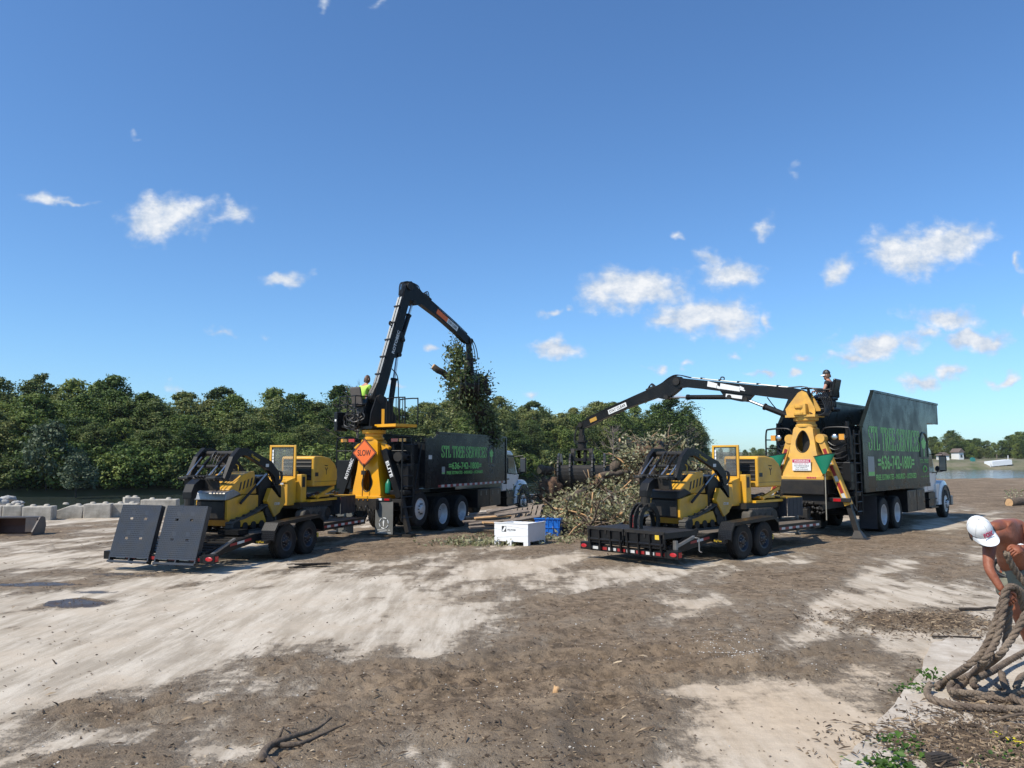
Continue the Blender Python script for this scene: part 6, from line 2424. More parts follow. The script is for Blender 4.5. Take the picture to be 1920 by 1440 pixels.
text('lettering', 'STAY CLEAR', L2 * .14, .10, BLET, LK, F @ Vector((.0955, *(B + ax2 * (.615 * L2) - n2 * .05))), F.to_3x3() @ Vector((0, *ax2)), F.to_3x3() @ Vector((0, *n2)), .003, bold=.01)
dec = MB(F)
q0, q1 = B + ax2 * (.60 * L2), B + ax2 * (.77 * L2)
dec.hexa([(.091, *(q0 - n2 * .08)), (.0945, *(q0 - n2 * .08)), (.0945, *(q1 - n2 * .08)), (.091, *(q1 - n2 * .08))], [(.091, *(q0 + n2 * .08)), (.0945, *(q0 + n2 * .08)), (.0945, *(q1 + n2 * .08)), (.091, *(q1 + n2 * .08))])
dec.build('white_decal', WLET, LK)
dec = MB(F)
q0, q1 = B + ax2 * (.43 * L2), B + ax2 * (.60 * L2)
dec.hexa([(.091, *(q0 - n2 * .08)), (.0945, *(q0 - n2 * .08)), (.0945, *(q1 - n2 * .08)), (.091, *(q1 - n2 * .08))], [(.091, *(q0 + n2 * .08)), (.0945, *(q0 + n2 * .08)), (.0945, *(q1 + n2 * .08)), (.091, *(q1 + n2 * .08))])
dec.build('orange_decal', ORNG, LK)
wl = LP.M @ (F @ Vector((-.45, -.08, 3.80)))
seated_person('person', 'operator in a lime green shirt seated beneath the raised boom', wl, -R(40.0), SKINF, CLOTHL, DENIM, HAIRB, lean=.04, sc=1.0)

# ================================================================== right truck
RP = Pose(8.67, 22.35, R(41.6))
RK = thing('grapple_truck', 'black grapple truck with tall side panels, worn yellow pedestal and level boom', 'truck', (RP.x, RP.y, 0), -RP.th)
fr = MB()
for s in (-1, 1):
    fr.bb(min(s * .38, s * .48), max(s * .38, s * .48), -.6, 11.1, .78, 1.08)
for y in (.3, 1.5, 3.2, 5, 7, 9):
    fr.bb(-.38, .38, y, y + .12, .85, 1.05)
fr.build('chassis_frame', STEEL, RK)
prof = [(.62, 1.32), (7.75, 1.32), (7.75, 3.46), (9.34, 3.46), (9.34, 4.18), (1.78, 4.18), (.62, 3.12)]
RB = box_walls(RK, prof, .62, 7.75, 1.32, BOXW, 3.44)
MB().bb(-1.198, 1.198, .63, .68, 1.40, 2.75).build('tailgate', BOXW, RB)
tr = MB()
for s in (-1, 1):
    tr.bar((s * 1.222, 1.74, 4.205), (s * 1.222, 9.36, 4.205), .11, .07)
    tr.bar((s * 1.222, .60, 3.10), (s * 1.222, 1.80, 4.20), .11, .06)
    tr.bb(min(s * 1.24, s * 1.27), max(s * 1.24, s * 1.27), .62, 7.75, 1.24, 1.36)
    tr.bb(min(s * 1.20, s * 1.262), max(s * 1.20, s * 1.262), .56, .63, 1.25, 3.12)
tr.build('body_rails', BOXW, RB)
MB().bb(-1.198, 1.198, 7.76, 9.33, 3.47, 3.51).build('cab_shield', BOXW, RB)
MB().bb(-1.198, 1.198, 9.29, 9.335, 3.52, 4.16).build('shield_front', BOXW, RB)
sk = MB()
for y in (1.6, 3.9, 6.4, 7.5):
    sk.lathe([(0, 1.274), (.05, 1.274), (.05, 1.268), (0, 1.268)], 10, 'x', (0, y, 1.30))
sk.build('marker_lights', BLET, RB)
serif_text('lettering', 'STL TREE SERVICES', RP, (1629.5, 843.5), (1723, 809), GLETW, RB)
side_text('lettering', '=636-742-1800=', RP, (1646.6, 881), (1713.4, 854.5), GLETW, RB, bold=.02)
side_text('lettering', 'FREE ESTIMATES - INSURED - LICENSED', RP, (1642.8, 900.8), (1718, 886.5), GLETW, RB, bold=.02)
side_logo(RP, RB, ((1725.5, 857), (1737.5, 812)), GLETW, mat('faded_badge', (.07, .10, .07), .5), GLETW)
placard(RP, RB, (1628.5, 893), (1638.5, 856))
for (ya, yb) in ((5.05, 6.15), (6.2, 7.2)):
    tbx = MB().bb(.55, 1.20, ya, yb, .45, 1.16).build('tool_box', BLK, RK, bev=.012)
    for k in (.2, .7):
        MB().bb(1.201, 1.212, ya + k * (yb - ya), ya + k * (yb - ya) + .035, .92, 1.10).build('latch', GREYS, tbx)
MB().bb(-1.2, -.55, 4.9, 6.9, .45, 1.16).build('tool_box', BLK, RK, bev=.012)
for s in (-1, 1):
    for y in (2.51, 3.89):
        make_wheel(W_DUAL, 'wheel', RK, (s * 1.06, y, .515), s, extra=.32)
    MB().bb(min(s * .72, s * 1.22), max(s * .72, s * 1.22), 1.70, 1.715, .14, 1.1).build('mud_flap', CURT, RK)
ax = MB()
for y, z in ((2.51, .515), (3.89, .515)):
    ax.tube([(-.9, y, z), (.9, y, z)], .07, 8)
ax.tube([(0, 3.9, .6), (0, 9, .85)], .06, 8)
ax.build('axles', STEEL, RK)
make_cab(RK, 7.95, 2.62, 1.70, 10.44, W_STEER, 9.0)
bp_ = MB()
bp_.bb(-.62, .62, -.66, -.54, .92, 1.58)
bp_.bb(-1.2, 1.2, -.52, -.40, 1.0, 1.12)
bp_.bb(-.15, .15, -.85, -.67, .50, .80)
bp_.build('rear_bumper', STEEL, RK, bev=.015)
cst = MB()
for k in range(26):
    cst.ball((random.uniform(-.1, .6), -.68, random.uniform(.62, 1.0)), random.uniform(.02, .05), 6, 4)
cst.build('hitch_fittings', STEEL, RK)
for s in (-1, 1):
    MB().bb(s * .86 - .1, s * .86 + .1, -.535, -.521, 1.02, 1.10).build('tail_light', REDL, RK)
ld = MB()
for y in (.02, .50):
    ld.tube([(1.20, y, .62), (1.20, y, 3.0)], .026, 8)
for i in range(9):
    ld.tube([(1.20, .02, .72 + i * .27), (1.20, .50, .72 + i * .27)], .018, 6)
ld.build('ladder', BLK, RK)
pk = MB()
pk.bb(.55, 1.12, -.1, .58, 1.32, 2.10)
MB().bb(-1.12, -.55, -.1, .58, 1.32, 2.30).build('hydraulic_tank', BLK, RK, bev=.02)
MB().bb(-1.15, 1.15, .05, .60, 1.14, 1.30).build('rear_deck', BLK, RK, bev=.02)
MB().bb(.50, 1.1, .1, .56, 2.15, 2.85).build('oil_cooler', BLK, RK, bev=.02)
pk.build('hydraulic_tank', BLK, RK, bev=.02)
hz = MB()
for k in range(9):
    z = 1.5 + k * .16
    hz.tube(crom([(.45, -.2, z), (.75, -.1 - .02 * k, z + .10 - .04 * k), (.95, -.05, z - .05), (1.05, .2, z + .06 * (k % 3))], 5), .018, 6)
    hz.tube(crom([(-.45, -.2, z), (-.75, -.1 - .02 * k, z + .10 - .04 * k), (-.95, -.05, z - .05), (-1.05, .2, z + .06 * (k % 3))], 5), .018, 6)
hz.build('hydraulic_hoses', HOSE, RK)
for s in (-1, 1):
    gd = MB()
    gd.tube(crom([(s * .40, -.30, 2.90), (s * .55, -.30, 3.06), (s * 1.08, -.30, 3.06), (s * 1.20, -.30, 2.95), (s * 1.22, -.30, 2.3)], 5), .026, 8)
    for z in (2.5, 2.75):
        gd.tube([(s * 1.22, -.30, z), (s * 1.05, .1, z)], .018, 6)
    gd.tube([(s * 1.0, .1, 2.0), (s * 1.0, .1, 3.25)], .05, 10)
    go = gd.build('light_guard', BLK, RK)
    wk = MB(Matrix.Translation((s * .80, -.34, 2.80)))
    wk.lathe([(0, -.03), (.09, -.03), (.10, .0), (.07, .07), (0, .08)], 18, 'y')
    wko = wk.build('work_light', BLK, go)
    wk2 = MB(Matrix.Translation((s * .80, -.372, 2.80))).lathe([(0, -.012), (.05, -.010), (.085, 0), (.085, .004)], 18, 'y')
    wk2.build('lamp_lens', CHROME, wko, smooth=True)
    MB().bb(s * .98 - .07, s * .98 + .07, -.33, -.27, 2.72, 2.88).build('amber_light', AMBL, go)
RY = -.30
make_pedestal(RK, RY, 1.70, 3.10, 1.12, .56, (2.66, .19, 2.98, 2.38), YELW, .05)
rb_ = MB().bb(-.62, .62, RY - .52, RY + .5, 1.20, 1.605)
rb_.build('pedestal_frame', STEEL, RK, bev=.02)
for s in (-1, 1):
    lg = MB()
    lg.bar((s * .42, RY - .05, 2.80), (s * 1.10, RY - .02, .92), .17, .25, (0, 1, 0))
    lo = lg.build('stabiliser_leg', YELW, RK, bev=.012)
    for k in range(3):
        u = Vector((s * .68, .03, -1.88)).normalized()
        a = Vector((s * .42, RY - .05, 2.80)) + u * (.35 + k * .5)
        MB().bar(a + Vector((0, -.129, 0)), a + u * .30 + Vector((0, -.129, 0)), .09, .004, (0, 1, 0)).build('red_tape', REDT, lo)
        MB().bar(a + u * .31 + Vector((0, -.129, 0)), a + u * .46 + Vector((0, -.129, 0)), .09, .004, (0, 1, 0)).build('silver_tape', WHTT, lo)
    inn = MB()
    inn.bar((s * 1.08, RY, .98), (s * 1.32, RY + .02, .06), .13, .17, (0, 1, 0))
    inn.hexa([(s * 1.33 - .26, RY - .20, .015), (s * 1.33 + .26, RY - .20, .015), (s * 1.33 + .26, RY + .22, .015), (s * 1.33 - .26, RY + .22, .015)], [(s * 1.33 - .20, RY - .16, .05), (s * 1.33 + .20, RY - .16, .05), (s * 1.33 + .20, RY + .18, .05), (s * 1.33 - .20, RY + .18, .05)])
    inn.hexa([(s * 1.33 - .16, RY - .14, .05), (s * 1.33 + .16, RY - .14, .05), (s * 1.33 + .16, RY + .16, .05), (s * 1.33 - .16, RY + .16, .05)], [(s * 1.30 - .07, RY - .07, .24), (s * 1.30 + .07, RY - .07, .24), (s * 1.30 + .07, RY + .08, .24), (s * 1.30 - .07, RY + .08, .24)])
    inn.build('stabiliser_foot', STEEL, lo)
    sh = MB().lathe([(0, RY - .2), (.13, RY - .2), (.13, RY + .1), (0, RY + .1)], 16, 'y', (s * .44, 0, 2.76))
    sh.build('leg_shoulder', YELW, RK)
    ex = MB().bar((s * .9, RY + .16, 1.45), (s * 1.2, RY + .16, .75), .10, .05, (0, 1, 0))
    ex.build('leg_cylinder', STEEL, lo)
# warning notice
wn = MB().bb(-.26, .26, RY - .462, RY - .452, 1.86, 2.18)
wn.M = None
wno = wn.build('warning_notice', WLET, RK)
MB().bb(-.255, .255, RY - .4655, RY - .4625, 2.085, 2.175).build('notice_header', CAPR, wno)
text('lettering', 'WARNING', .42, .06, WLET, wno, (-.21, RY - .466, 2.10), (1, 0, 0), (0, 0, 1), .002, bold=.01)
text('lettering', 'STAY BACK 100 FT', .40, .035, CAPR, wno, (-.20, RY - .4625, 2.03), (1, 0, 0), (0, 0, 1), .002)
text('lettering', 'NOT RESPONSIBLE', .42, .035, BLET, wno, (-.21, RY - .4625, 1.975), (1, 0, 0), (0, 0, 1), .002)
text('lettering', 'FOR OBJECTS', .32, .035, BLET, wno, (-.16, RY - .4625, 1.925), (1, 0, 0), (0, 0, 1), .002)
text('lettering', 'FROM THE ROAD', .36, .03, BLET, wno, (-.18, RY - .4625, 1.88), (1, 0, 0), (0, 0, 1), .002)
for k in range(6):
    MB().prism([(.14 + k * .045, 1.64), (.17 + k * .045, 1.64), (.18 + k * .045, 1.69), (.15 + k * .045, 1.69)], RY - .4945, RY - .492, 'y').build('worn_print', CAPR, RK)
# loader
AR = RP.M @ Vector((.0, RY, 4.02))
FR = make_loader(RK, RP, AR, R(-48.0), (1272, 716), (1091, 797), YELW, -1, dict(yaw=R(-8), w=1.30, sc=1.22, open=R(-4), roll=0), .72, 1)
F, A2, B, T_, axm, nm, ax2, n2, L1, L2 = FR
tu = MB(F)
for s in (-1, 1):
    tu.prism([(-.34, 3.38), (.45, 3.38), (.50, 3.62), (.12, 4.08), (.0, 4.14), (-.12, 4.08), (-.36, 3.6)], s * .20 - .025, s * .20 + .025)
tu.bb(-.36, .36, -.40, .46, 3.375, 3.44)
tu.build('boom_turret', YELW, RK)
vl = MB(F)
vl.bb(-.40, -.23, -.15, .15, 3.44, 3.75)
vl.lathe([(0, 3.44), (.16, 3.44), (.16, 3.50), (.10, 3.52), (.10, 3.62), (.15, 3.64), (.15, 3.70), (0, 3.70)], 16, 'z', (-.32, .05, 0))
vl.build('slewing_motor', YELW, RK)
cg = MB(F)
for k in range(7):
    x = -.05 + .075 * k
    cg.tube(crom([(x * .4, .10, 4.22), (x, -.28 - .03 * k, 4.18), (x + .05, -.50 - .025 * k, 3.8), (x, -.56, 3.52), (x - .1, -.40 - .01 * k, 3.42), (x - .2, -.2, 3.5)], 6), .017, 6)
cg.build('hose_bundle', HOSE, RK)
dk = MB(F)
for (s0, s1, o0, o1) in ((.47, .63, -.10, .09), (.655, .735, -.07, .12), (.63, .66, -.09, .03), (.44, .475, -.02, .075), (.43, .475, -.07, .01)):
    q0, q1 = A2 + axm * (s0 * L1), A2 + axm * (s1 * L1)
    dk.hexa([(-.1165, *(q0 + nm * o0)), (-.1115, *(q0 + nm * o0)), (-.1115, *(q1 + nm * (o0 + .02))), (-.1165, *(q1 + nm * (o0 + .02)))], [(-.1165, *(q0 + nm * (o1 - .05))), (-.1115, *(q0 + nm * (o1 - .05))), (-.1115, *(q1 + nm * o1)), (-.1165, *(q1 + nm * o1))])
dk.build('torn_decal', WLET, RK)
dk = MB(F)
q0, q1 = A2 + axm * (.45 * L1) - nm * .27, A2 + axm * (.58 * L1) - nm * .27
dk.hexa([(-.081, *(q0 - nm * .05)), (-.0755, *(q0 - nm * .05)), (-.0755, *(q1 - nm * .04)), (-.081, *(q1 - nm * .04))], [(-.081, *(q0 + nm * .05)), (-.0755, *(q0 + nm * .05)), (-.0755, *(q1 + nm * .06)), (-.081, *(q1 + nm * .06))])
dk.build('torn_decal', WLET, RK)
q0, q1 = B + ax2 * (.50 * L2), B + ax2 * (.69 * L2)
dk = MB(F)
dk.hexa([(-.0945, *(q0 - n2 * .08)), (-.091, *(q0 - n2 * .08)), (-.091, *(q1 - n2 * .08)), (-.0945, *(q1 - n2 * .08))], [(-.0945, *(q0 + n2 * .08)), (-.091, *(q0 + n2 * .08)), (-.091, *(q1 + n2 * .08)), (-.0945, *(q1 + n2 * .08))])
dk.build('white_decal', WLET, RK)
text('lettering', 'STAY CLEAR', L2 * .17, .10, BLET, RK, F @ Vector((-.096, *(B + ax2 * (.68 * L2) - n2 * .05))), F.to_3x3() @ Vector((0, *(-ax2))), F.to_3x3() @ Vector((0, *n2)), .003, bold=.015)
q0 = B + ax2 * (.82 * L2)
dk = MB(F)
dk.hexa([(-.0945, *(q0 - n2 * .08)), (-.091, *(q0 - n2 * .08)), (-.091, *(q0 + ax2 * .3 - n2 * .08)), (-.0945, *(q0 + ax2 * .3 - n2 * .08))], [(-.0945, *(q0 + n2 * .05)), (-.091, *(q0 + n2 * .05)), (-.091, *(q0 + ax2 * .3 + n2 * .05)), (-.0945, *(q0 + ax2 * .3 + n2 * .05))])
dk.build('amber_decal', mat('amber_decal', (.55, .30, .05), .5), RK)
SO = Vector((.62, -.42, 3.86))
st_ = MB(F @ Matrix.Translation(SO))
st_.bb(-.24, .24, -.22, .28, .02, .12)
st_.prism([(-.22, .10), (-.34, .62), (-.26, .64), (-.13, .10)], -.24, .24)
for s in (-1, 1):
    st_.bb(s * .29 - .04, s * .29 + .04, -.22, .20, .28, .34)
    st_.bb(s * .29 - .03, s * .29 + .03, -.24, -.16, .1, .30)
st_.bb(-.20, .20, -.18, .2, -.20, .02)
st_.bb(-.26, .26, -.26, .30, -.30, -.20)
st_.build('operator_seat', BLK, RK, bev=.03)
arm_ = MB(F)
arm_.bar((.1, -.3, 3.50), (.62, -.42, 3.56), .2, .10)
arm_.build('seat_bracket', BLK, RK)
wl = RP.M @ (F @ (SO + Vector((0, -.08, .03))))
seated_person('person', 'operator in black shirt and cap seated at the level boom', wl, R(48.0), SKINF, CLOTHB, DENIM, HAIRB, cap=(BLET, WLET, None), beard=mat('ginger_beard', (.20, .085, .04), .7), lean=.02, look=R(-10), tuck=.05)
# fishing nets tied to the legs
for s, (x, z, lab) in ((1, (.66, 2.06, 'green landing net tied right of the warning notice')), (-1, (-.70, 2.06, 'green landing net tied left of the worn yellow pedestal'))):
    nt_ = thing('landing_net', lab, 'net', RP.M @ Vector((x, RY - .50, z)), -RP.th)
    rim_ = [(.30 * math.cos(a), .10 * math.sin(a), .24 + .05 * math.cos(a)) for a in np.linspace(0, 2 * math.pi, 17)]
    MB().tube(rim_, .012, 6).build('hoop', STEEL, nt_)
    bag = MB()
    NB = 16
    for lv in range(5):
        k = 1 - lv * .21
        ring = [(.30 * k * math.cos(a), .10 * k * math.sin(a) - .02 * lv, .24 + .05 * k * math.cos(a) - .13 * lv) for a in np.linspace(0, 2 * math.pi, NB, endpoint=False)]
        bag.v += ring
    for lv in range(4):
        for j in range(NB):
            bag.f.append((lv * NB + j, lv * NB + (j + 1) % NB, (lv + 1) * NB + (j + 1) % NB, (lv + 1) * NB + j))
    bo_ = bag.build('net_bag', GREENP, nt_, smooth=True)
    MB().tube([(0, 0, -.25), (-.02, .03, -1.55)], .016, 8).build('handle', mat('alloy_handle', (.5, .45, .35), .4, .5), nt_)

# ================================================================== brush pile, lumber, boxes
def log_obj(name, p0, p1, r0, r1, label, group=None, m=None, wob=.03, cat='log', cut=True):
    p0, p1 = Vector(p0), Vector(p1)
    k = 7
    pts, rs = [], []
    for i in range(k):
        t = i / (k - 1)
        q = p0.lerp(p1, t) - p0
        if 0 < i < k - 1:
            q += Vector([random.uniform(-wob, wob) for _ in range(3)])
        pts.append(q)
        rs.append((r0 + (r1 - r0) * t) * random.uniform(.93, 1.07))
    o = MB().tube(pts, rs, 11).build(name, m or BARK, smooth=True)
    o.location = p0
    tag(o, label, cat, group)
    if cut:
        d = (pts[-1] - pts[0]).normalized()
        for c, r_, s in ((pts[0], rs[0], -1), (pts[-1], rs[-1], 1)):
            e = MB().tube([c + d * s * .001, c + d * s * .006], r_ * .93, 11)
            e.build('cut_face', CUTW, o)
    return o


def pile_z(x, y):
    x, y = np.asarray(x, float), np.asarray(y, float)
    z = 3.0 * np.exp(-((x - 5.0) / 1.55) ** 2 - ((y - 27.4) / 1.8) ** 2)
    z = np.maximum(z, 1.1 * np.exp(-((x - 3.4) / 1.8) ** 2 - ((y - 25.4) / 1.9) ** 2))
    z = np.maximum(z, .75 * np.exp(-((x - 2.6) / 1.7) ** 2 - ((y - 23.6) / 1.5) ** 2))
    z = np.maximum(z, 1.25 * np.exp(-((x - 1.4) / .75) ** 2 - ((y - 27.3) / 1.1) ** 2))
    z = np.maximum(z, 1.9 * np.exp(-((x - 6.6) / 1.3) ** 2 - ((y - 28) / 1.6) ** 2))
    return z


gx, gy = np.meshgrid(np.linspace(-1.5, 9.5, 120), np.linspace(20.5, 32.5, 120), indexing='ij')
zz = pile_z(gx, gy)
zz = zz * (.55 + .75 * fbm(gx * 1.4, gy * 1.4, 4)) - .10 + .12 * (fbm(gx * 5, gy * 5, 3) - .5)
idx = np.arange(120 * 120).reshape(120, 120)
me = np_mesh('brush_pile', np.stack([gx, gy, zz], -1).reshape(-1, 3), np.stack([idx[:-1, :-1], idx[1:, :-1], idx[1:, 1:], idx[:-1, 1:]], -1).reshape(-1, 4), mat('debris_soil', (.13, .085, .055), .97, col2=(.055, .04, .03), scale=2.5, amt=.9, bump=1, bscale=9))
bpile = obj('brush_heap', me)
bpile['kind'] = 'stuff'
bpile['label'] = 'brown heap of soil and broken wood under the brush'
bpile['category'] = 'heap'
PLF = leaf_mat('wilted_leaves', [(.09, .095, .04), (.20, .20, .095), (.34, .33, .19), (.52, .49, .34)], .25, 1.2)
DLF = leaf_mat('fresh_cut_leaves', [(.045, .07, .018), (.095, .13, .04), (.17, .20, .075), (.34, .34, .17)], .3, 2.0)


def leaf_stuff(name, centers, sizes, m, label, cat, up=.5, droop=0.0):
    n = len(centers)
    nn = rng.normal(size=(n, 3))
    nn[:, 2] += up
    nn /= np.linalg.norm(nn, axis=1, keepdims=True)
    v, f = leaf_quads(np.asarray(centers), nn, np.asarray(sizes), .5)
    o = obj(name, np_mesh(name, v, f, m))
    o['kind'] = 'stuff'
    o['label'], o['category'] = label, cat
    return o


cen, siz, tw, twp = [], [], MB(), MB()
for k in range(1100):
    while True:
        x, y = random.uniform(.6, 7.6), random.uniform(22.2, 29.5)
        z = float(pile_z(x, y))
        if z > .2 and random.random() < .25 + z * .4:
            break
    z = z * .9 - .05
    base = Vector((x, y, z))
    d = Vector((random.gauss(0, 1), random.gauss(0, .8) - .3, abs(random.gauss(0, .55)) + .15)).normalized()
    ln = random.uniform(.5, 1.5)
    p = [base + d * (ln * t) + Vector((0, 0, -.25 * ln * t * t)) + Vector((random.uniform(-.05, .05), random.uniform(-.05, .05), 0)) for t in (0, .33, .66, 1)]
    thk = random.choice((.8, 1, 1.2, 2.2))
    (tw if k % 5 else twp).tube(p, [.022 * thk, .016 * thk, .010 * thk, .004 * thk], 5, cap=False)
    if random.random() < .62:
        for j in range(random.randint(16, 46)):
            t = random.uniform(.15, 1.05)
            q = base + d * (ln * t) + Vector((0, 0, -.25 * ln * t * t))
            cen.append(tuple(q + Vector((random.gauss(0, .13), random.gauss(0, .13), random.gauss(0, .10)))))
            siz.append(random.uniform(.025, .095))
for k in range(150):                     # stouter limbs jutting every way
    while True:
        x, y = random.uniform(.8, 7.2), random.uniform(22.4, 29)
        z = float(pile_z(x, y))
        if z > .3:
            break
    d = Vector((random.gauss(0, 1), random.gauss(-.2, .7), random.gauss(.15, .45))).normalized()
    ln, th_ = random.uniform(.7, 2.2), random.uniform(.02, .055)
    b0 = Vector((x, y, z * .95)) - d * ln * .5
    mid = b0 + d * ln * .5 + Vector((random.uniform(-.1, .1), 0, random.uniform(-.05, .12)))
    (twp if k % 3 == 0 else tw).tube(crom([b0, mid, b0 + d * ln], 3), [th_ * (1 - .09 * i) for i in range(7)], 6)
# leaf litter at the foot of the heap and round the white box
for k in range(1500):
    c = random.choice(((2.6, 22.0, 1.5, .5), (-.9, 19.9, .55, .25), (1.0, 21.2, .9, .5), (-.4, 20.4, .9, .3)))
    x, y = random.gauss(c[0], c[2]), random.gauss(c[1], c[3])
    cen.append((x, y, abs(random.gauss(.03, .08))))
    siz.append(random.uniform(.03, .07))
o = twp.build('pale_sticks', CUTW, smooth=True, kind='stuff')
o['label'], o['category'] = 'pale broken sticks sticking out of the brush heap', 'sticks'
o = tw.build('brush_twigs', mat('tan_twig', (.24, .175, .115), .9, col2=(.10, .07, .05), scale=9, amt=.9), smooth=True, kind='stuff')
o['label'], o['category'] = 'tangled thin branches sticking out of the brush heap', 'branches'
leaf_stuff('brush_leaves', cen, siz, PLF, 'pale wilted leaves covering the brush heap', 'leaves')
lg = 'logs lying in the brush heap'
LL = 'bark covered log lying among the brush of the heap'
log_obj('log', P(1205, 912, 25.6), P(1228, 860, 26.2), .33, .26, 'thick pale log standing on end near the top of the heap', None, BARK)
log_obj('log', P(1120, 900, 26.4), P(1158, 872, 26.9), .20, .17, 'rounded brown log just right of the level boom grapple', None, BARK)
log_obj('log', P(1085, 958, 23.9), P(1142, 948, 24.4), .20, .18, 'log with its pale split side showing, low in the heap', None, CUTW)
log_obj('log', P(1125, 892, 25.6), P(1182, 884, 26.2), .10, .08, LL, lg)
log_obj('log', P(1060, 942, 24.2), P(1130, 900, 25.5), .13, .10, LL, lg)
log_obj('log', P(1140, 925, 24.4), P(1175, 965, 23.6), .13, .12, LL, lg)
log_obj('log', P(1075, 985, 22.6), P(1150, 975, 23.2), .16, .14, LL, lg, BARKD)
log_obj('log', P(1110, 995, 22.3), P(1165, 990, 22.8), .15, .13, LL, lg, BARKD)
log_obj('log', P(1012, 880, 27.2), P(1046, 886, 27.6), .17, .15, 'pale ended log poking out left of the level boom grapple', None, BARK)
log_obj('log', P(1245, 870, 26.5), P(1300, 846, 27.5), .16, .12, LL, lg)
log_obj('log', P(1160, 845, 27.5), P(1162, 822, 27.6), .05, .03, 'thin splintered pale stick standing up from the heap', None, CUTW, cat='stick')
log_obj('log', P(1185, 848, 27.4), P(1180, 828, 27.4), .05, .03, 'short splintered stick left of the root clump', None, CUTW, cat='stick')
br = MB().tube(crom([Vector((0, 0, 0))] + [P(a, b_, 27.5) - P(1255, 850, 27.5) for a, b_ in ((1248, 835), (1238, 828), (1222, 823), (1218, 830))], 5), [.04] * 6 + [.028] * 15, 7).build('bare_branch', CUTW, smooth=True)
br.location = P(1255, 850, 27.5)
tag(br, 'bare pale branch hooking up above the heap', 'branch')


def clod(name, c, r, label, m, n=14, seed=0, cat='root ball'):
    b_ = MB()
    vs, fs = [], []
    rd = random.Random(seed)
    for i in range(n + 1):
        a = math.pi * i / n
        for j in range(2 * n):
            g = math.pi * j / n
            d = (math.sin(a) * math.cos(g), math.sin(a) * math.sin(g), math.cos(a))
            k = 1 + .22 * math.sin(5 * d[0] + seed) * math.cos(4 * d[1]) + .14 * math.sin(9 * d[2] + 7 * d[0] + seed) + (rd.uniform(-.07, .07) if 0 < i < n else 0)
            vs.append((d[0] * r[0] * k, d[1] * r[1] * k, d[2] * r[2] * k))
    for i in range(n):
        for j in range(2 * n):
            fs.append((i * 2 * n + j, (i + 1) * 2 * n + j, (i + 1) * 2 * n + (j + 1) % (2 * n), i * 2 * n + (j + 1) % (2 * n)))
    b_.add(vs, fs)
    o = b_.build(name, m, smooth=True)
    o.location = c
    tag(o, label, cat)
    return o


clod('root_ball', P(1207, 853, 26.9), (.42, .38, .34), 'reddish brown root clump on top of the brush heap', SOIL, seed=3)
clod('root_ball', P(1034, 918, 26.8), (.40, .42, .42), 'brown earthy root mass at the left end of the heap', SOIL, seed=5)
clod('root_ball', P(1120, 905, 24.9), (.14, .14, .13), 'small reddish clod beside the level boom grapple', SOIL, seed=6, cat='clod')

# weathered boards and a broken pallet by the left truck
bl = 'weathered board in the stack of lumber by the left truck'
for i, (a, b_, c, d_, w, m) in enumerate(((880, 965, 962, 958, .16, OLDW), (872, 970, 955, 966, .14, OLDW), (890, 972, 968, 966, .12, CUTW), (868, 978, 950, 976, .15, OLDW), (880, 983, 960, 975, .14, OLDW), (905, 980, 975, 983, .13, CUTW), (880, 989, 948, 985, .13, OLDW), (915, 960, 968, 950, .18, OLDW), (930, 966, 990, 958, .20, OLDW), (945, 978, 1010, 968, .2, OLDW))):
    Y = 23.2 - i * .16
    z = .50 - i * .052
    p0, p1 = P(a, b_, Y), P(c, d_, Y + .5)
    m_ = MB().bar((0, 0, 0), p1 - p0, w, .045, (0, -.25, 1))
    o = m_.build('board', m, bev=.004)
    o.location = p0
    tag(o, bl, 'board', 'loose boards by the left truck')
pa = thing('wooden_pallet', 'broken grey wooden pallet leaning on the brush heap', 'pallet', P(985, 966, 22.6), R(-15))
for i in range(6):
    MB(Matrix.Rotation(R(38), 4, 'X') @ Matrix.Rotation(R(-14), 4, 'Y')).bb(-.45 + i * .165, -.45 + i * .165 + .12, -.22 + .04 * (i % 2), .40 - .05 * (i % 3), 0, .022).build('slat', OLDW, pa)
for y in (-.15, .12, .33):
    MB(Matrix.Rotation(R(38), 4, 'X') @ Matrix.Rotation(R(-14), 4, 'Y')).bb(-.48, .52, y, y + .04, -.09, -.001).build('stringer', OLDW, pa)

# white corrugated box
c0, c1 = G(927, 1021), G(990, 1025)
xd = (c1 - c0)
wv = xd.length
xd.normalize()
yd_ = Vector((-xd.y, xd.x, 0))
wb = thing('white_crate', 'white plastic crate with black lettering in front of the brush heap', 'crate', c0, math.atan2(xd.y, xd.x))
hB, dB = .55, .95
tk = .025
q = MB()
for (a, b_) in ((.0, .13), (.37, .50), (wv - .13, wv)):
    q.bb(a, b_, .002, .12, 0, .10)
    q.bb(a, b_, dB - .12, dB - .002, 0, .10)
q.build('feet', BOXWH, wb)
MB().bb(0, wv, 0, tk, .101, hB).build('front_wall', BOXWH, wb)
MB().bb(0, wv, dB - tk, dB, .101, hB - .02).build('back_wall', BOXWH, wb)
MB().bb(-.001, tk, tk + .001, dB - tk - .001, .101, hB - .01).build('end_wall', BOXWH, wb)
MB().bb(wv - tk, wv + .001, tk + .001, dB - tk - .001, .101, hB - .01).build('end_wall', BOXWH, wb)
MB().bb(tk + .001, wv - tk - .001, tk + .001, dB - tk - .001, .101, .14).build('floor', BOXWH, wb)
lp = MB()
lp.bb(-.012, wv + .012, -.012, tk + .01, hB + .001, hB + .02)
lp.bb(wv - tk - .008, wv + .012, tk + .012, dB + .01, hB - .008, hB + .018)
lp.build('rim', BOXWH, wb)
MB().bb(.22, .35, -.004, -.001, .34, .48).build('logo_square', BLET, wb)
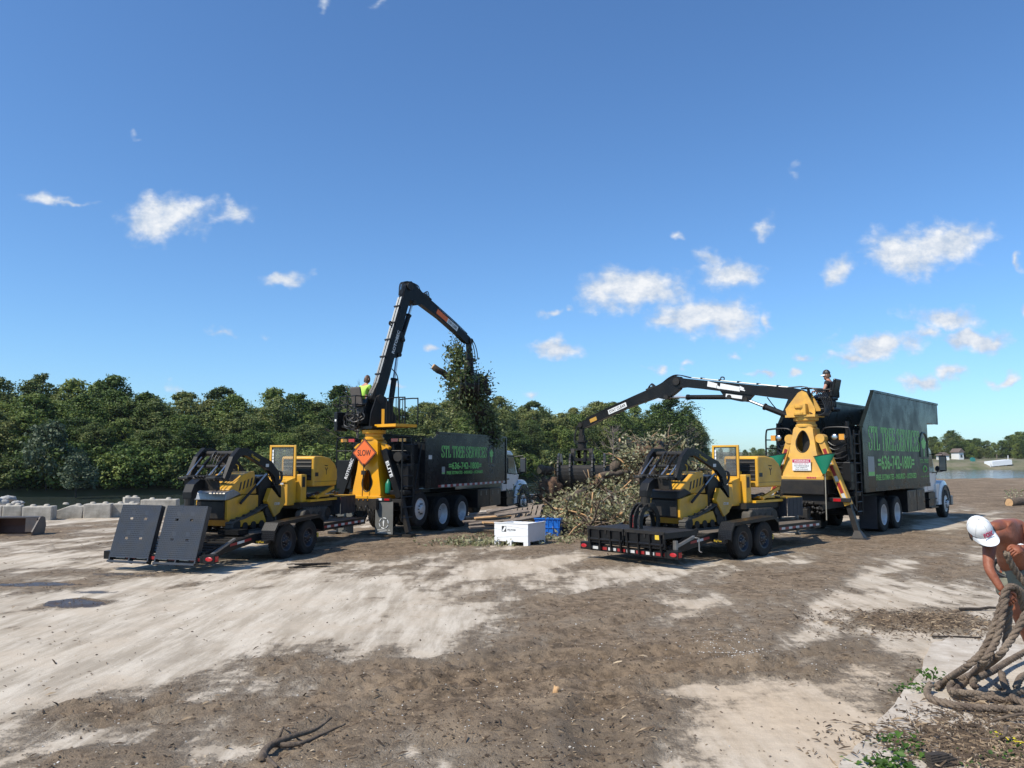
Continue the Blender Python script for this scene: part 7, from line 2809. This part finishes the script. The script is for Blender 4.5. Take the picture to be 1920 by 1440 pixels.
MB().prism([(.23, .35), (.28, .35), (.34, .43), (.34, .47), (.30, .47)], -.006, -.0045, 'y').build('logo_mark', BOXWH, wb)
text('lettering', 'POLYCOR', .24, .045, BLET, wb, (.39, -.001, .37), (1, 0, 0), (0, 0, 1), .003, bold=.015)
wr = MB()
for (a, b_) in (((.0, .42), (.5, .36)), ((.3, .5), (wv, .44)), ((.1, .2), (wv, .27))):
    wr.bar((a[0], -.004, a[1]), (b_[0], -.004, b_[1]), .003, .006, (0, 1, 0))
wr.build('wrinkles', BOXWH, wb)
# blue plastic bin
bb_ = thing('blue_bin', 'blue ribbed plastic bin half buried in leaves beside the white crate', 'bin', G(1030, 1006), R(-12))
for (n_, x0, x1, y0, y1) in (('front', -.42, .32, -.02, 0), ('back', -.42, .32, .55, .57)):
    MB().hexa([(x0 + .05, y0, .02), (x1 - .05, y0, .02), (x1 - .05, y1, .02), (x0 + .05, y1, .02)], [(x0, y0 - .03, .50), (x1, y0 - .03, .50), (x1, y1 - .03, .50), (x0, y1 - .03, .50)]).build('bin_wall', BLUE, bb_)
for x in (-.39, .28):
    MB().bb(x, x + .02, .0, .55, .02, .48).build('bin_wall', BLUE, bb_)
rb = MB()
for i in range(5):
    x = -.32 + i * .14
    rb.hexa([(x, -.034, .04), (x + .02, -.034, .04), (x + .02, -.021, .04), (x, -.021, .04)], [(x, -.064, .48), (x + .02, -.064, .48), (x + .02, -.051, .48), (x, -.051, .48)])
rb.bb(-.44, .34, -.075, -.05, .485, .52)
rb.bb(-.40, .30, -.054, -.036, .24, .26)
rb.build('bin_ribs', BLUE, bb_)

# load hanging from the left grapple
tw2, cen, siz = MB(), [], []
path = [(862, 655, 25.5), (868, 690, 25.7), (876, 715, 25.9), (888, 745, 26.3), (902, 775, 26.8), (916, 806, 27.4), (924, 828, 27.6)]
rads = [.15, .42, .70, .64, .44, .32, .28]
for k in range(270):
    t = random.random() ** .9 * 5.99
    i = int(t)
    c = P(*path[i]).lerp(P(*path[i + 1]), t - i)
    r = rads[i] + (rads[i + 1] - rads[i]) * (t - i)
    a = random.uniform(0, 6.28)
    base = c + Vector((math.cos(a) * r * .45, math.sin(a) * r * .5, random.uniform(-.2, .2)))
    d = Vector((math.cos(a) * .9 + random.gauss(0, .3), math.sin(a) * .7, random.gauss(-.25, .6))).normalized()
    ln = r * random.uniform(.5, 1.15)
    p = [base + d * (ln * u) + Vector((random.uniform(-.05, .05), 0, -.2 * ln * u * u)) for u in (0, .4, .75, 1)]
    tw2.tube(p, [.024, .016, .011, .005], 5, cap=False)
    if random.random() < .85:
        for j in range(random.randint(8, 30)):
            u = random.uniform(.2, 1.0)
            q = base + d * (ln * u * .9) + Vector((0, 0, -.2 * ln * u * u))
            cen.append(tuple(q + Vector((random.gauss(0, .09), random.gauss(0, .11), random.gauss(0, .11)))))
            siz.append(random.uniform(.035, .085))
for k in range(26):                      # leafy sprays at the top and long bare shoots
    b0 = P(random.uniform(850, 872), random.uniform(655, 690), 25.6)
    e0 = P(random.uniform(832, 862), random.uniform(618, 672), 25.5)
    tw2.tube([b0, b0.lerp(e0, .5) + Vector((.05, 0, .03)), e0], [.016, .010, .004], 5, cap=False)
    for j in range(14):
        q = b0.lerp(e0, random.uniform(.2, 1.05))
        cen.append(tuple(q + Vector((random.gauss(0, .07), random.gauss(0, .07), random.gauss(0, .07)))))
        siz.append(random.uniform(.035, .07))
for (a, b_, c, d_) in ((848, 700, 804, 681), (845, 705, 806, 690), (900, 712, 924, 690), (895, 720, 930, 708), (898, 730, 926, 716), (905, 735, 928, 728), (850, 690, 829, 672), (868, 690, 832, 640), (850, 712, 826, 722), (905, 745, 922, 762)):
    p0, p1 = P(a, b_, 25.8), P(c, d_, 25.7)
    m_ = p0.lerp(p1, .5) + Vector((random.uniform(-.1, .1), 0, random.uniform(-.1, .1)))
    tw2.tube(crom([p0, m_, p1], 4), [.022 - .002 * i for i in range(9)], 5, cap=False)
for k in range(900):                     # leaves already tipped into the body
    x, y = random.uniform(-1.0, 1.0), random.uniform(4.5, 7.2)
    p = LP.M @ Vector((x, y, 2.65 + .45 * math.exp(-((y - 6.2) / .7) ** 2) + random.gauss(0, .12)))
    cen.append(tuple(p))
    siz.append(random.uniform(.04, .09))
for k in range(420):                    # leaves in front of the grapple
    c = P(random.gauss(870, 17), random.gauss(712, 24), 24.95 + random.gauss(0, .18))
    cen.append(tuple(c))
    siz.append(random.uniform(.035, .085))
o = tw2.build('hanging_branches', BARKD, smooth=True, kind='stuff')
o['label'], o['category'] = 'dark branches dangling from the raised grapple', 'branches'
leaf_stuff('hanging_leaves', cen, siz, DLF, 'green leaves of the brush dangling from the raised grapple', 'leaves', .2)
hg = 'logs gripped by the raised grapple'
log_obj('log', P(812, 687, 25.4), P(868, 722, 25.9), .10, .13, 'cut log jutting left from the brush in the raised grapple', None, BARKD)
log_obj('log', P(862, 712, 25.2), P(880, 700, 26.1), .09, .09, 'short log with round cut end facing the viewer in the raised grapple', None, BARKD)
log_obj('log', P(884, 735, 26.2), P(919, 818, 27.5), .24, .27, 'thick dark trunk hanging below the raised grapple into the truck body', None, BARKD)
log_obj('log', P(872, 730, 26.2), P(903, 812, 27.4), .14, .16, 'slimmer trunk beside the thick one below the raised grapple', None, BARKD)
log_obj('log', P(866, 652, 25.5), P(862, 688, 25.6), .06, .07, 'upright sawn stub just below the tip of the raised boom', None, BARKD)
log_obj('log', P(893, 720, 25.6), P(919, 738, 25.9), .10, .08, 'dark limb jutting right from the raised grapple', None, BARKD)
clod('root_ball', P(901, 720, 25.8), (.22, .18, .28), 'dark tangle of roots at the right of the raised grapple', BARKD, seed=9)

# ------------------------------------------------------------------ concrete blocks and other yard things at left
for i, (xa, xb, yb, ht, tilt, lab) in enumerate(((-75, 2, 977, .52, 0, 'grey concrete block at the left edge of the picture'), (3, 39, 976, .52, 0, 'narrow looking concrete block, second from the left edge'), (40, 96, 977, .50, 0, 'long grey concrete block left of the broken one'),
                                                  (100, 153, 973, .54, 6, 'tilted concrete block with a broken slanting corner'), (155, 207, 972, .52, 0, 'concrete block right of the broken slanting one'), (209, 257, 970, .50, 0, 'concrete block left of the tallest pale one'),
                                                  (262, 330, 969, .64, 0, 'tallest pale concrete block behind the raised ramps'), (232, 262, 962, .62, 0, 'bright white concrete block just behind the tallest one'))):
    p0, p1 = G(xa, yb), G(xb, yb - 1)
    L_ = (p1 - p0).length
    o = thing('concrete_block', lab, 'concrete block', p0, math.atan2(p1.y - p0.y, p1.x - p0.x), 'row of concrete blocks by the water')
    o.rotation_euler[1] = R(tilt)
    b_ = MB()
    if tilt:
        b_.prism([(.35, -.05), (L_, -.05), (L_, ht), (.0 + .5, ht), (.02, ht * .55), (.0, .05)], 0, .62, 'y')
    else:
        b_.bb(0, L_, 0, .62, -.05, ht)
    b_.build('block', CONC, o, bev=.03)
    for k in range(2):
        x = L_ * (.27 + .46 * k)
        MB().lathe([(.11, ht), (.09, ht + .05), (.05, ht + .07), (0, ht + .07)], 14, 'z', (x, .31, 0)).build('knob', CONC, o, smooth=True)
rk = 'pale stones heaped behind the concrete blocks'
for i in range(7):
    c = G(random.uniform(-20, 45), random.uniform(956, 963))
    s_ = random.uniform(.10, .22)
    clod('stone', (c.x, c.y, s_ * .6 + random.uniform(.2, .45)), (s_ * 1.3, s_, s_ * .75), 'pale broken stone heaped behind the concrete blocks', STONE, 7, i, 'stone')['group'] = rk
bk = thing('loader_bucket', 'dark steel loader bucket lying on the ground at the left edge', 'bucket', G(18, 1004), R(3))
DKB = mat('bucket_paint', (.045, .048, .055), .5, col2=(.10, .06, .04), scale=4, amt=.8, dust=.3)
for s in (-1, 1):
    MB().prism([(-.25, .02), (.35, .02), (.42, .25), (.35, .50), (.1, .52), (-.28, .12)], s * .76 - .02, s * .76 + .02).build('side_plate', DKB, bk)
MB().prism([(.35, .02), (.42, .25), (.35, .50), (.31, .48), (.37, .25), (.31, .05)], -.739, .739).build('back_plate', mat('rusty_steel', (.10, .045, .03), .8, amt=.7), bk)
MB().bb(-.739, .739, -.26, .345, .0, .02).build('cutting_floor', DKB, bk)
MB().bb(-.739, .739, .08, .34, .482, .52).build('top_rail', DKB, bk)
for s in (-1, 1):
    MB().bb(s * .58 - .16, s * .58 + .16, .0, .06, .10, .48).build('mounting_plate', DKB, bk)

# ------------------------------------------------------------------ far shore
def house(name, label, px, py_base, Y, w, d_, h, roofh, rz):
    b0 = P(px, py_base, Y)
    o = thing(name, label, 'house', b0, rz)
    MB().bb(-w / 2, w / 2, 0, d_, -1.5, h).build('wall', HOUSEW, o)
    MB().prism([(-w / 2 - .4, h), (w / 2 + .4, h), (w / 2 + .4, h + .2), (0, h + roofh), (-w / 2 - .4, h + .2)], -.4, d_ + .4, 'y').build('roof', ROOFG, o)
    for i in range(max(1, int(w / 2.2))):
        for z in ([1.0] if h < 4 else [1.0, 3.6]):
            x = -w / 2 + w * (i + .5) / max(1, int(w / 2.2))
            wd = MB().bb(x - .5, x + .5, -.06, -.01, z, z + 1.3).build('window', GLSD, o)
    return o


house('house', 'white two storey house left on the far shore, beside the cab mirror', 1773, 869, 334, 3.2, 6, 3.4, 1.4, R(-10))
house('house', 'small white gable between the trees of the far shore', 1803, 862, 342, 2.2, 5, 3.2, 1.8, R(8))
bh = thing('boathouse', 'boathouse with a sloping white roof on the far shore', 'boathouse', P(1880, 880, 316.5), R(3))
MB().prism([(-4.2, 1.2), (4.2, 2.0), (4.2, 4.0), (-4.2, 3.2)], 0, 5, 'y').build('roof', mat('white_roof', (.85, .85, .84), .5), bh)
for x in (-4.9, -1.5, 1.6):
    MB().bb(x, x + .25, .3, .55, -.5, 2.3).build('post', HOUSEW, bh)
MB().bb(-4.0, 4.0, 1, 4.5, -.3, 1.3).build('back_wall', STEEL, bh)
dk = tag(MB().bb(-6, 6, -2.5, 2, -.3, .05).build('dock', OLDW), 'low grey dock on the water below the boathouse', 'dock')
dk.location = P(1885, 883.2, 313.5)
tb = tag(MB().prism([(-.7, 0), (.7, 0), (.7, 2.2), (0, 2.5), (-.7, 2.2)], 0, 1.4, 'y').build('portable_toilet', mat('teal_plastic', (.03, .22, .2), .5)), 'small teal cabin on the bank left of the boathouse', 'cabin')
tb.location = P(1826, 869, 325)
for i, (px, yb, yt, lab) in enumerate(((1890, 866, 854, 'pale utility post behind the boathouse roof'), (1869, 868, 852, 'dark utility post left of the boathouse roof'))):
    a, b_ = P(px, yb, 326), P(px, yt, 326)
    o = MB().tube([(0, 0, 0), b_ - a], .16, 7).build('utility_post', OLDW if i else HOUSEW)
    o.location = a
    tag(o, lab, 'post')
# log with weeds at the right edge
log_obj('log', G(1892, 949) + Vector((0, 0, .16)), G(1990, 944) + Vector((0, 0, .2)), .20, .18, 'pale ended log lying at the right edge beyond the bent man', None, BARK)
cen = [tuple(G(random.uniform(1885, 1925), random.uniform(938, 948)) + Vector((0, 0, random.uniform(.1, .7)))) for k in range(160)]
leaf_stuff('weeds', cen, [random.uniform(.03, .07) for _ in cen], PLF, 'pale weeds around the log at the right edge', 'weeds')

# ------------------------------------------------------------------ man with the rope
man = thing('person', 'shirtless man in white cap and khaki shorts bending over thick rope', 'person', G(1905, 1262))
mo_ = man.location.copy()
pp_ = [(1903, 1080, 7.78), (1900, 1057, 7.72), (1893, 1020, 7.55), (1884, 996, 7.42), (1868, 988, 7.30), (1856, 990, 7.24),
       (1856, 1006, 7.25), (1853, 1066, 7.08), (1881, 1110, 6.98),
       (1908, 984, 7.52), (1948, 1018, 7.40), (1914, 1029, 7.16),
       (1886, 1090, 7.74), (1912, 1155, 7.70), (1950, 1250, 8.0), (1938, 1266, 7.8),
       (1926, 1090, 7.86), (1950, 1160, 7.75), (1950, 1252, 7.95), (1938, 1268, 7.75)]
pp_ = [P(*p) - mo_ for p in pp_]
ed_ = [(0, 1), (1, 2), (2, 3), (3, 4), (4, 5), (3, 6), (6, 7), (7, 8), (3, 9), (9, 10), (10, 11), (0, 12), (12, 13), (13, 14), (14, 15), (0, 16), (16, 17), (17, 18), (18, 19)]
rd_ = [.15, .135, .15, .125, .062, .056, .070, .046, .032, .075, .050, .034, .095, .068, .045, .045, .095, .068, .045, .045]
skin_body('body', pp_, ed_, rd_, SKIN, man)
kn = [pp_[0], pp_[12], pp_[12].lerp(pp_[13], .55), pp_[16], pp_[16].lerp(pp_[17], .55), pp_[0].lerp(pp_[1], .85)]
skin_body('shorts', kn, [(0, 1), (1, 2), (0, 3), (3, 4), (0, 5)], [.20, .165, .165, .165, .16, .17], KHAKI, man)
bl_ = MB()
cw = pp_[0].lerp(pp_[1], .72)
axw = (pp_[1] - pp_[0]).normalized()
ux = Vector((1, .2, 0)).normalized()
uy = axw.cross(ux).normalized()
ux = uy.cross(axw)
bl_.tube([cw + ux * (.172 * math.cos(a)) + uy * (.172 * math.sin(a)) for a in np.linspace(0, 2 * math.pi, 25)], .020, 6, cap=False)
bl_.build('belt', BLET, man, smooth=True)
u_ = Vector((-.42, -.60, .68)).normalized()
f_ = Vector((.40, -.25, -.85))
f_ = (f_ - u_ * f_.dot(u_)).normalized()
r_ = f_.cross(u_)
HM = Matrix((( r_.x, f_.x, u_.x, 0), (r_.y, f_.y, u_.y, 0), (r_.z, f_.z, u_.z, 0), (0, 0, 0, 1)))
hc = P(1838, 996, 7.14) - mo_
HM = Matrix.Translation(hc) @ HM
make_head(man, HM, SKIN, HAIRD, HAIRD)
CM = HM @ Matrix.Translation((0, 0, .022)) @ Matrix.Scale(1.06, 4)
MB().ball(P(1857, 1001, 7.24) - mo_, (.045, .05, .085), 12, 9).build('hair_at_nape', HAIRD, man, smooth=True)
co_ = make_cap(man, CM, CAPW, CAPW)
R3 = CM.to_3x3()
text('lettering', 'FOX', .085, .045, CAPR, co_, CM @ Vector((.042, .1185, .030)), R3 @ Vector((-1, 0, 0)), R3 @ Vector((0, -.42, .9)), .004, bold=.03)
make_hand(man, pp_[8], (P(1897, 1128, 6.93) - mo_) - pp_[8], Vector((-.5, -.6, .4)), SKIN, .95, 1)
make_hand(man, pp_[11], (P(1882, 1038, 7.08) - mo_) - pp_[11], Vector((.1, -.6, .7)), SKIN, .9, -1)
wt = MB()
wt.tube([pp_[11].lerp(pp_[10], .06) + Vector((.036 * math.cos(a), .012, .036 * math.sin(a))) for a in np.linspace(0, 2 * math.pi, 13)], .009, 6, cap=False)
wt.build('wristband', CAPW, man, smooth=True)


# ------------------------------------------------------------------ rope: three laid strands
def rope_mesh(mb, pts, r=.031):
    q = crom(pts, 14)
    s = [0.0]
    for a, b_ in zip(q[:-1], q[1:]):
        s.append(s[-1] + (b_ - a).length)
    L_ = s[-1]
    n = int(L_ / .022)
    res = []
    j = 0
    for i in range(n + 1):
        d = L_ * i / n
        while j < len(s) - 2 and s[j + 1] < d:
            j += 1
        t = (d - s[j]) / max(1e-9, s[j + 1] - s[j])
        res.append(q[j].lerp(q[j + 1], t))
    u = None
    frames = []
    for i in range(n + 1):
        t = (res[min(i + 1, n)] - res[max(i - 1, 0)]).normalized()
        if u is None:
            u = t.orthogonal().normalized()
        u = (u - t * u.dot(t)).normalized()
        frames.append((u.copy(), t.cross(u)))
    for k in range(3):
        path = []
        for i in range(n + 1):
            a = 2 * math.pi * (k / 3) + (i * .022) / (r * 6.5) * 2 * math.pi
            path.append(res[i] + frames[i][0] * (math.cos(a) * r * .50) + frames[i][1] * (math.sin(a) * r * .50))
        mb.tube(path, r * .56, 7)


rm = MB()
Z = .075


def g2(px, py, z=Z):
    return G(px, py, z)


rope_mesh(rm, [g2(1756, 1288), g2(1778, 1272), P(1812, 1250, 6.95), P(1842, 1222, 6.95), P(1862, 1180, 6.95), P(1876, 1138, 6.95), P(1886, 1108, 6.93), P(1896, 1100, 6.93), P(1908, 1106, 6.98), P(1918, 1135, 7.05), P(1935, 1180, 7.1), P(1960, 1230, 7.2)])
rope_mesh(rm, [g2(1790, 1296), g2(1815, 1272), P(1845, 1240, 6.85), P(1866, 1205, 6.88), P(1876, 1170, 6.9), P(1883, 1135, 6.92), P(1889, 1112, 6.97), P(1902, 1104, 7.02), P(1916, 1112, 7.06), P(1926, 1150, 7.1), P(1930, 1200, 7.1), P(1950, 1260, 7.0)])
rope_mesh(rm, [P(1885, 1212, 7.0), P(1890, 1175, 7.0), P(1892, 1140, 7.0), P(1896, 1115, 7.0), P(1908, 1112, 7.05), P(1922, 1128, 7.1), P(1950, 1170, 7.2)])
rope_mesh(rm, [P(1925, 1148, 6.8), P(1912, 1172, 6.8), P(1895, 1200, 6.8), P(1872, 1230, 6.8), g2(1835, 1258), g2(1800, 1275), g2(1782, 1285), g2(1790, 1302), g2(1830, 1308), g2(1880, 1310), g2(1925, 1318)])
rope_mesh(rm, [g2(1745, 1283, .11), g2(1738, 1296), g2(1748, 1310), g2(1790, 1322), g2(1850, 1328), g2(1935, 1330)])
rope_mesh(rm, [g2(1782, 1296, .12), g2(1815, 1300, .11), g2(1860, 1302, .10), g2(1900, 1300, .1), g2(1935, 1290, .1)])
rope_mesh(rm, [g2(1830, 1290, .10), g2(1824, 1280, .13), g2(1836, 1270, .15), g2(1862, 1258, .13), g2(1890, 1240, .12), g2(1930, 1218, .14)])
rope_mesh(rm, [g2(1878, 1262, .1), g2(1884, 1285, .1), g2(1900, 1308, .1), g2(1930, 1322, .1)])
rope_mesh(rm, [P(1886, 1036, 7.02), P(1893, 1052, 7.05), P(1908, 1076, 7.10), P(1926, 1098, 7.1)], .030)
rope_mesh(rm, [g2(1905, 1290, .12), g2(1915, 1270, .15), g2(1935, 1262, .14)])
ro = rm.build('hawser_rope', ROPE, smooth=True)
tag(ro, 'thick three strand brown rope coiled on the ground below the bent man', 'rope')

# ------------------------------------------------------------------ loose things on the ground
fb = thing('forked_branch', 'dry forked branch lying in the foreground dirt', 'branch', G(495, 1425))
o0 = fb.location
fm = [MB() for _ in range(5)]
fm[0].tube(crom([G(492, 1428, .03) - o0, G(497, 1408, .05) - o0, G(515, 1393, .07) - o0, G(550, 1380, .08) - o0, G(590, 1368, .07) - o0, G(622, 1345, .12) - o0], 4), [.036 - .0013 * i for i in range(21)], 7)
fm[1].tube(crom([G(515, 1396, .05) - o0, G(560, 1395, .05) - o0, G(610, 1374, .05) - o0, G(648, 1357, .08) - o0], 4), [.022 - .0013 * i for i in range(13)], 6)
fm[2].tube(crom([G(522, 1391, .05) - o0, G(526, 1375, .12) - o0, G(532, 1362, .16) - o0], 4), [.018 - .0013 * i for i in range(9)], 6)
fm[3].tube(crom([G(560, 1376, .06) - o0, G(545, 1370, .08) - o0, G(530, 1364, .05) - o0], 4), [.012 - .0008 * i for i in range(9)], 6)
fm[4].tube(crom([G(497, 1420, .03) - o0, G(512, 1432, .04) - o0, G(520, 1438, .05) - o0], 4), [.024 - .0018 * i for i in range(9)], 6)
for m_ in fm:
    m_.build('limb', BARK, fb, smooth=True)
ps = thing('bark_strip', 'dark torn strip of bark on the pale ground beside the left trailer', 'bark', G(575, 1064), R(20))
m_ = MB()
for k in range(9):
    m_.bar((random.uniform(-.4, .1), random.uniform(-.08, .08), .02 + .008 * k), (random.uniform(.1, .5), random.uniform(-.08, .12), .03 + .006 * k), .07, .012)
m_.build('bark_flake', BARKD, ps)
st2 = log_obj('stick', G(1800, 1146) + Vector((0, 0, .03)), G(1912, 1143) + Vector((0, 0, .03)), .022, .014, 'straight brown stick on the ground behind the rope', None, BARKD, .01, 'stick', False)
log_obj('stick', G(1748, 1198) + Vector((0, 0, .03)), G(1840, 1200) + Vector((0, 0, .03)), .014, .01, 'thin dark stick along the far edge of the slab', None, BARKD, .012, 'stick', False)
bkc = thing('bark_chunk', 'dark chunk of bark at the bottom right among the wood chips', 'bark', G(1765, 1432, .035))
for k in range(6):
    MB(Matrix.Rotation(R(20), 4, 'Z')).bar((-.14 + .01 * k, -.03 + .012 * k, .012 * k), (.14 - .02 * k, -.045 + .014 * k, .012 * k + random.uniform(-.01, .015)), .055, .014).build('bark_layer', BARKD, bkc)
cu = MB().tube(crom([G(1830, 1388, .04), G(1870, 1386, .06), G(1884, 1378, .12), G(1886, 1362, .16)], 5), [.014] * 16, 6).build('curved_twig', BARK, smooth=True)
tag(cu, 'curved grey twig curling up at the lower right', 'twig')
cu = MB().tube(crom([G(1860, 1352, .04), G(1895, 1342, .10), G(1925, 1338, .12)], 5), [.012] * 11, 6).build('curved_twig', BARK, smooth=True)
tag(cu, 'arching twig in front of the rope at the right edge', 'twig')
stn = clod('stone', G(1043, 1303) + Vector((0, 0, .03)), (.035, .03, .05), 'small upright brown stump chip in the middle of the dirt', CUTW, 7, 4, 'chip')
stn = clod('stone', G(1640, 993) + Vector((0, 0, .05)), (.12, .1, .06), 'pale flat stone lying right of the worn yellow leg foot', STONE, 7, 8, 'stone')


def clump(name, label, pts, n, size, m, hmax, spread, stem=True):
    o = thing(name, label, 'plant', pts[0])
    o0 = Vector(pts[0])
    cs, ns, ss = [], [], []
    sm = MB()
    for k in range(n):
        b_ = Vector(random.choice(pts)) + Vector((random.gauss(0, spread), random.gauss(0, spread), 0))
        top = b_ + Vector((random.gauss(0, .08), random.gauss(0, .08), random.uniform(.3, 1) * hmax))
        if stem and k % 3 == 0:
            sm.tube([b_ - o0, top - o0], [.005, .003], 5, cap=False)
        for j in range(4):
            q = b_.lerp(top, random.uniform(.4, 1.05)) - o0
            cs.append(tuple(q + Vector((random.gauss(0, .04), random.gauss(0, .04), random.gauss(0, .015)))))
            ss.append(size * random.uniform(.6, 1.3))
    nn = rng.normal(size=(len(cs), 3)) * .55 + np.array([0, -.2, 1])
    nn /= np.linalg.norm(nn, axis=1, keepdims=True)
    v, f = leaf_quads(np.array(cs), nn, np.array(ss), .62)
    lo = obj('leaves', np_mesh('leaves', v, f, m), o)
    lo['kind'] = 'stuff'
    if stem:
        so_ = sm.build('stems', m, o)
        so_['kind'] = 'stuff'
    return o


WEED = leaf_mat('weed_leaves', [(.03, .07, .010), (.06, .13, .018), (.11, .20, .035)], .3, 4)
clump('leafy_weed', 'bright green leafy weed at the bottom right corner', [G(1690, 1418), G(1700, 1400), G(1725, 1432), G(1660, 1440), G(1640, 1448), G(1700, 1450)], 70, .028, WEED, .10, .030)
clump('grass_tuft', 'small green tuft growing at the crack by the rope', [G(1718, 1292), G(1708, 1298), G(1728, 1300)], 30, .02, WEED, .06, .022)
clump('green_sprig', 'sprig of green leaves stuck on the rope end', [G(1748, 1276, .1), G(1752, 1270, .1)], 10, .026, WEED, .10, .02)
YF = leaf_mat('yellow_petals', [(.7, .55, .02), (.8, .68, .05)], .2, 4)
clump('yellow_flower', 'small yellow flower among the wood chips at lower right', [G(1892, 1388, .05)], 6, .011, YF, .04, .008)
clump('leafy_weed', 'low dark weeds among the wood chips at the right edge', [G(1900, 1400), G(1880, 1436), G(1915, 1425), G(1830, 1438)], 40, .022, WEED, .08, .08)


# chips, twigs, clods, pebbles and dead leaves
def scatter(n, ymin, ymax, dirt_pow, xr=.75, centers=None):
    y = ymin * (ymax / ymin) ** rng.random(n * 4)
    x = (rng.random(n * 4) * 2 - 1) * (y * xr + .3)
    d = sstep(.35, .8, dirt_at(x, y))
    keep = rng.random(n * 4) < (.08 + .92 * d ** dirt_pow)
    x, y = x[keep][:n], y[keep][:n]
    return x, y, gz(x, y)


def chips(name, n, ymin, ymax, L0, L1, asp, thick, m, label, cat, pw=1.0, extra=None, lift=0.0):
    x, y, z = scatter(n, ymin, ymax, pw)
    if extra:
        for (cx, cy, sx, sy, k) in extra:
            x = np.concatenate([x, rng.normal(cx, sx, k)])
            y = np.concatenate([y, rng.normal(cy, sy, k)])
        z = gz(x, y)
    n = len(x)
    ins = np.zeros(n, bool)              # pieces lying on the slab
    for (ax_, ay_), (bx_, by_) in zip(SLAB, SLAB[1:] + SLAB[:1]):
        ins ^= ((ay_ > y) != (by_ > y)) & (x < (bx_ - ax_) * (y - ay_) / (by_ - ay_ + 1e-12) + ax_)
    z = np.where(ins, np.maximum(z, .036), z)
    L_ = L0 * (L1 / L0) ** rng.random(n)
    a = rng.random(n) * 6.283
    tl = rng.normal(0, .25, n)
    t = np.stack([np.cos(a), np.sin(a), tl], 1)
    t /= np.linalg.norm(t, axis=1, keepdims=True)
    b_ = np.stack([-np.sin(a), np.cos(a), rng.normal(0, .25, n)], 1)
    nn = np.cross(t, b_)
    c = np.stack([x, y, z + L_ * .12 + thick * .5 + lift], 1)
    w = L_ * asp * rng.uniform(.6, 1.3, n)
    v = np.stack([c - t * L_[:, None] / 2 - b_ * w[:, None] / 2, c + t * L_[:, None] * .45 - b_ * w[:, None] * .4, c + t * L_[:, None] / 2 + b_ * w[:, None] * .35, c - t * L_[:, None] * .4 + b_ * w[:, None] / 2,
                  c + nn * (thick + L_[:, None] * .1)], 1).reshape(-1, 3)
    i = np.arange(n) * 5
    f = np.concatenate([np.stack([i + p, i + q, i + 4], 1) for p, q in ((0, 1), (1, 2), (2, 3), (3, 0))], 0)
    o = obj(name, np_mesh(name, v, f, m))
    o['kind'] = 'stuff'
    o['label'], o['category'] = label, cat
    return o


SLAB = [(p.x, p.y) for p in sp]
CHIP = leaf_mat('chip_wood', [(.09, .06, .04), (.17, .12, .075), (.30, .22, .14), (.48, .38, .26)], .0, 3, .9)
CHIPD = leaf_mat('chip_bark', [(.045, .032, .022), (.085, .06, .04), (.15, .105, .07)], .0, 3, .95)
PALE = leaf_mat('pale_grit', [(.35, .32, .28), (.5, .47, .42), (.68, .66, .62)], .0, 3, .9)
mul = [(G(1880, 1410).x, G(1880, 1410).y, .45, .3, 1500), (G(1705, 1168).x, G(1705, 1168).y, .8, .45, 450), (G(1800, 1175).x, G(1800, 1175).y, .6, .4, 300), (G(1900, 1345).x, G(1900, 1345).y, .35, .2, 300)]
chips('wood_chips', 6500, 4.6, 26, .007, .034, .45, .003, CHIP, 'pale wood chips scattered over the dirt', 'wood chips', 1.2, mul)
chips('bark_chips', 6500, 4.6, 30, .008, .042, .5, .005, CHIPD, 'dark bark crumbs and clods scattered over the yard', 'bark chips', .7, mul)
chips('bark_slivers', 1300, 4.6, 28, .03, .13, .10, .003, CHIPD, 'dark slivers and twigs scattered over the yard', 'twigs', .8, mul)
chips('wood_slivers', 900, 4.6, 24, .025, .11, .10, .003, CHIP, 'pale splinters scattered over the yard', 'splinters', 1.0, mul)
chips('grit', 1500, 4.6, 24, .006, .022, .8, .004, PALE, 'small pale stones scattered over the yard', 'pebbles', .6, [(G(1372, 1225).x, G(1372, 1225).y, .22, .3, 260)])

# ------------------------------------------------------------------ air
hm_ = bpy.data.materials.new('haze_air')
hm_.use_nodes = True
hm_.node_tree.nodes.clear()
ho_ = hm_.node_tree.nodes.new('ShaderNodeOutputMaterial')
pv = hm_.node_tree.nodes.new('ShaderNodeVolumePrincipled')
pv.inputs['Color'].default_value = (.78, .86, .95, 1)
pv.inputs['Density'].default_value = 0.00008
hm_.node_tree.links.new(pv.outputs[0], ho_.inputs['Volume'])
hz_ = MB().bb(-950, 1650, -40, 620, -4.5, 26).build('haze', hm_, kind='stuff')
hz_['label'], hz_['category'] = 'thin pale haze in the air over the river and yard', 'haze'
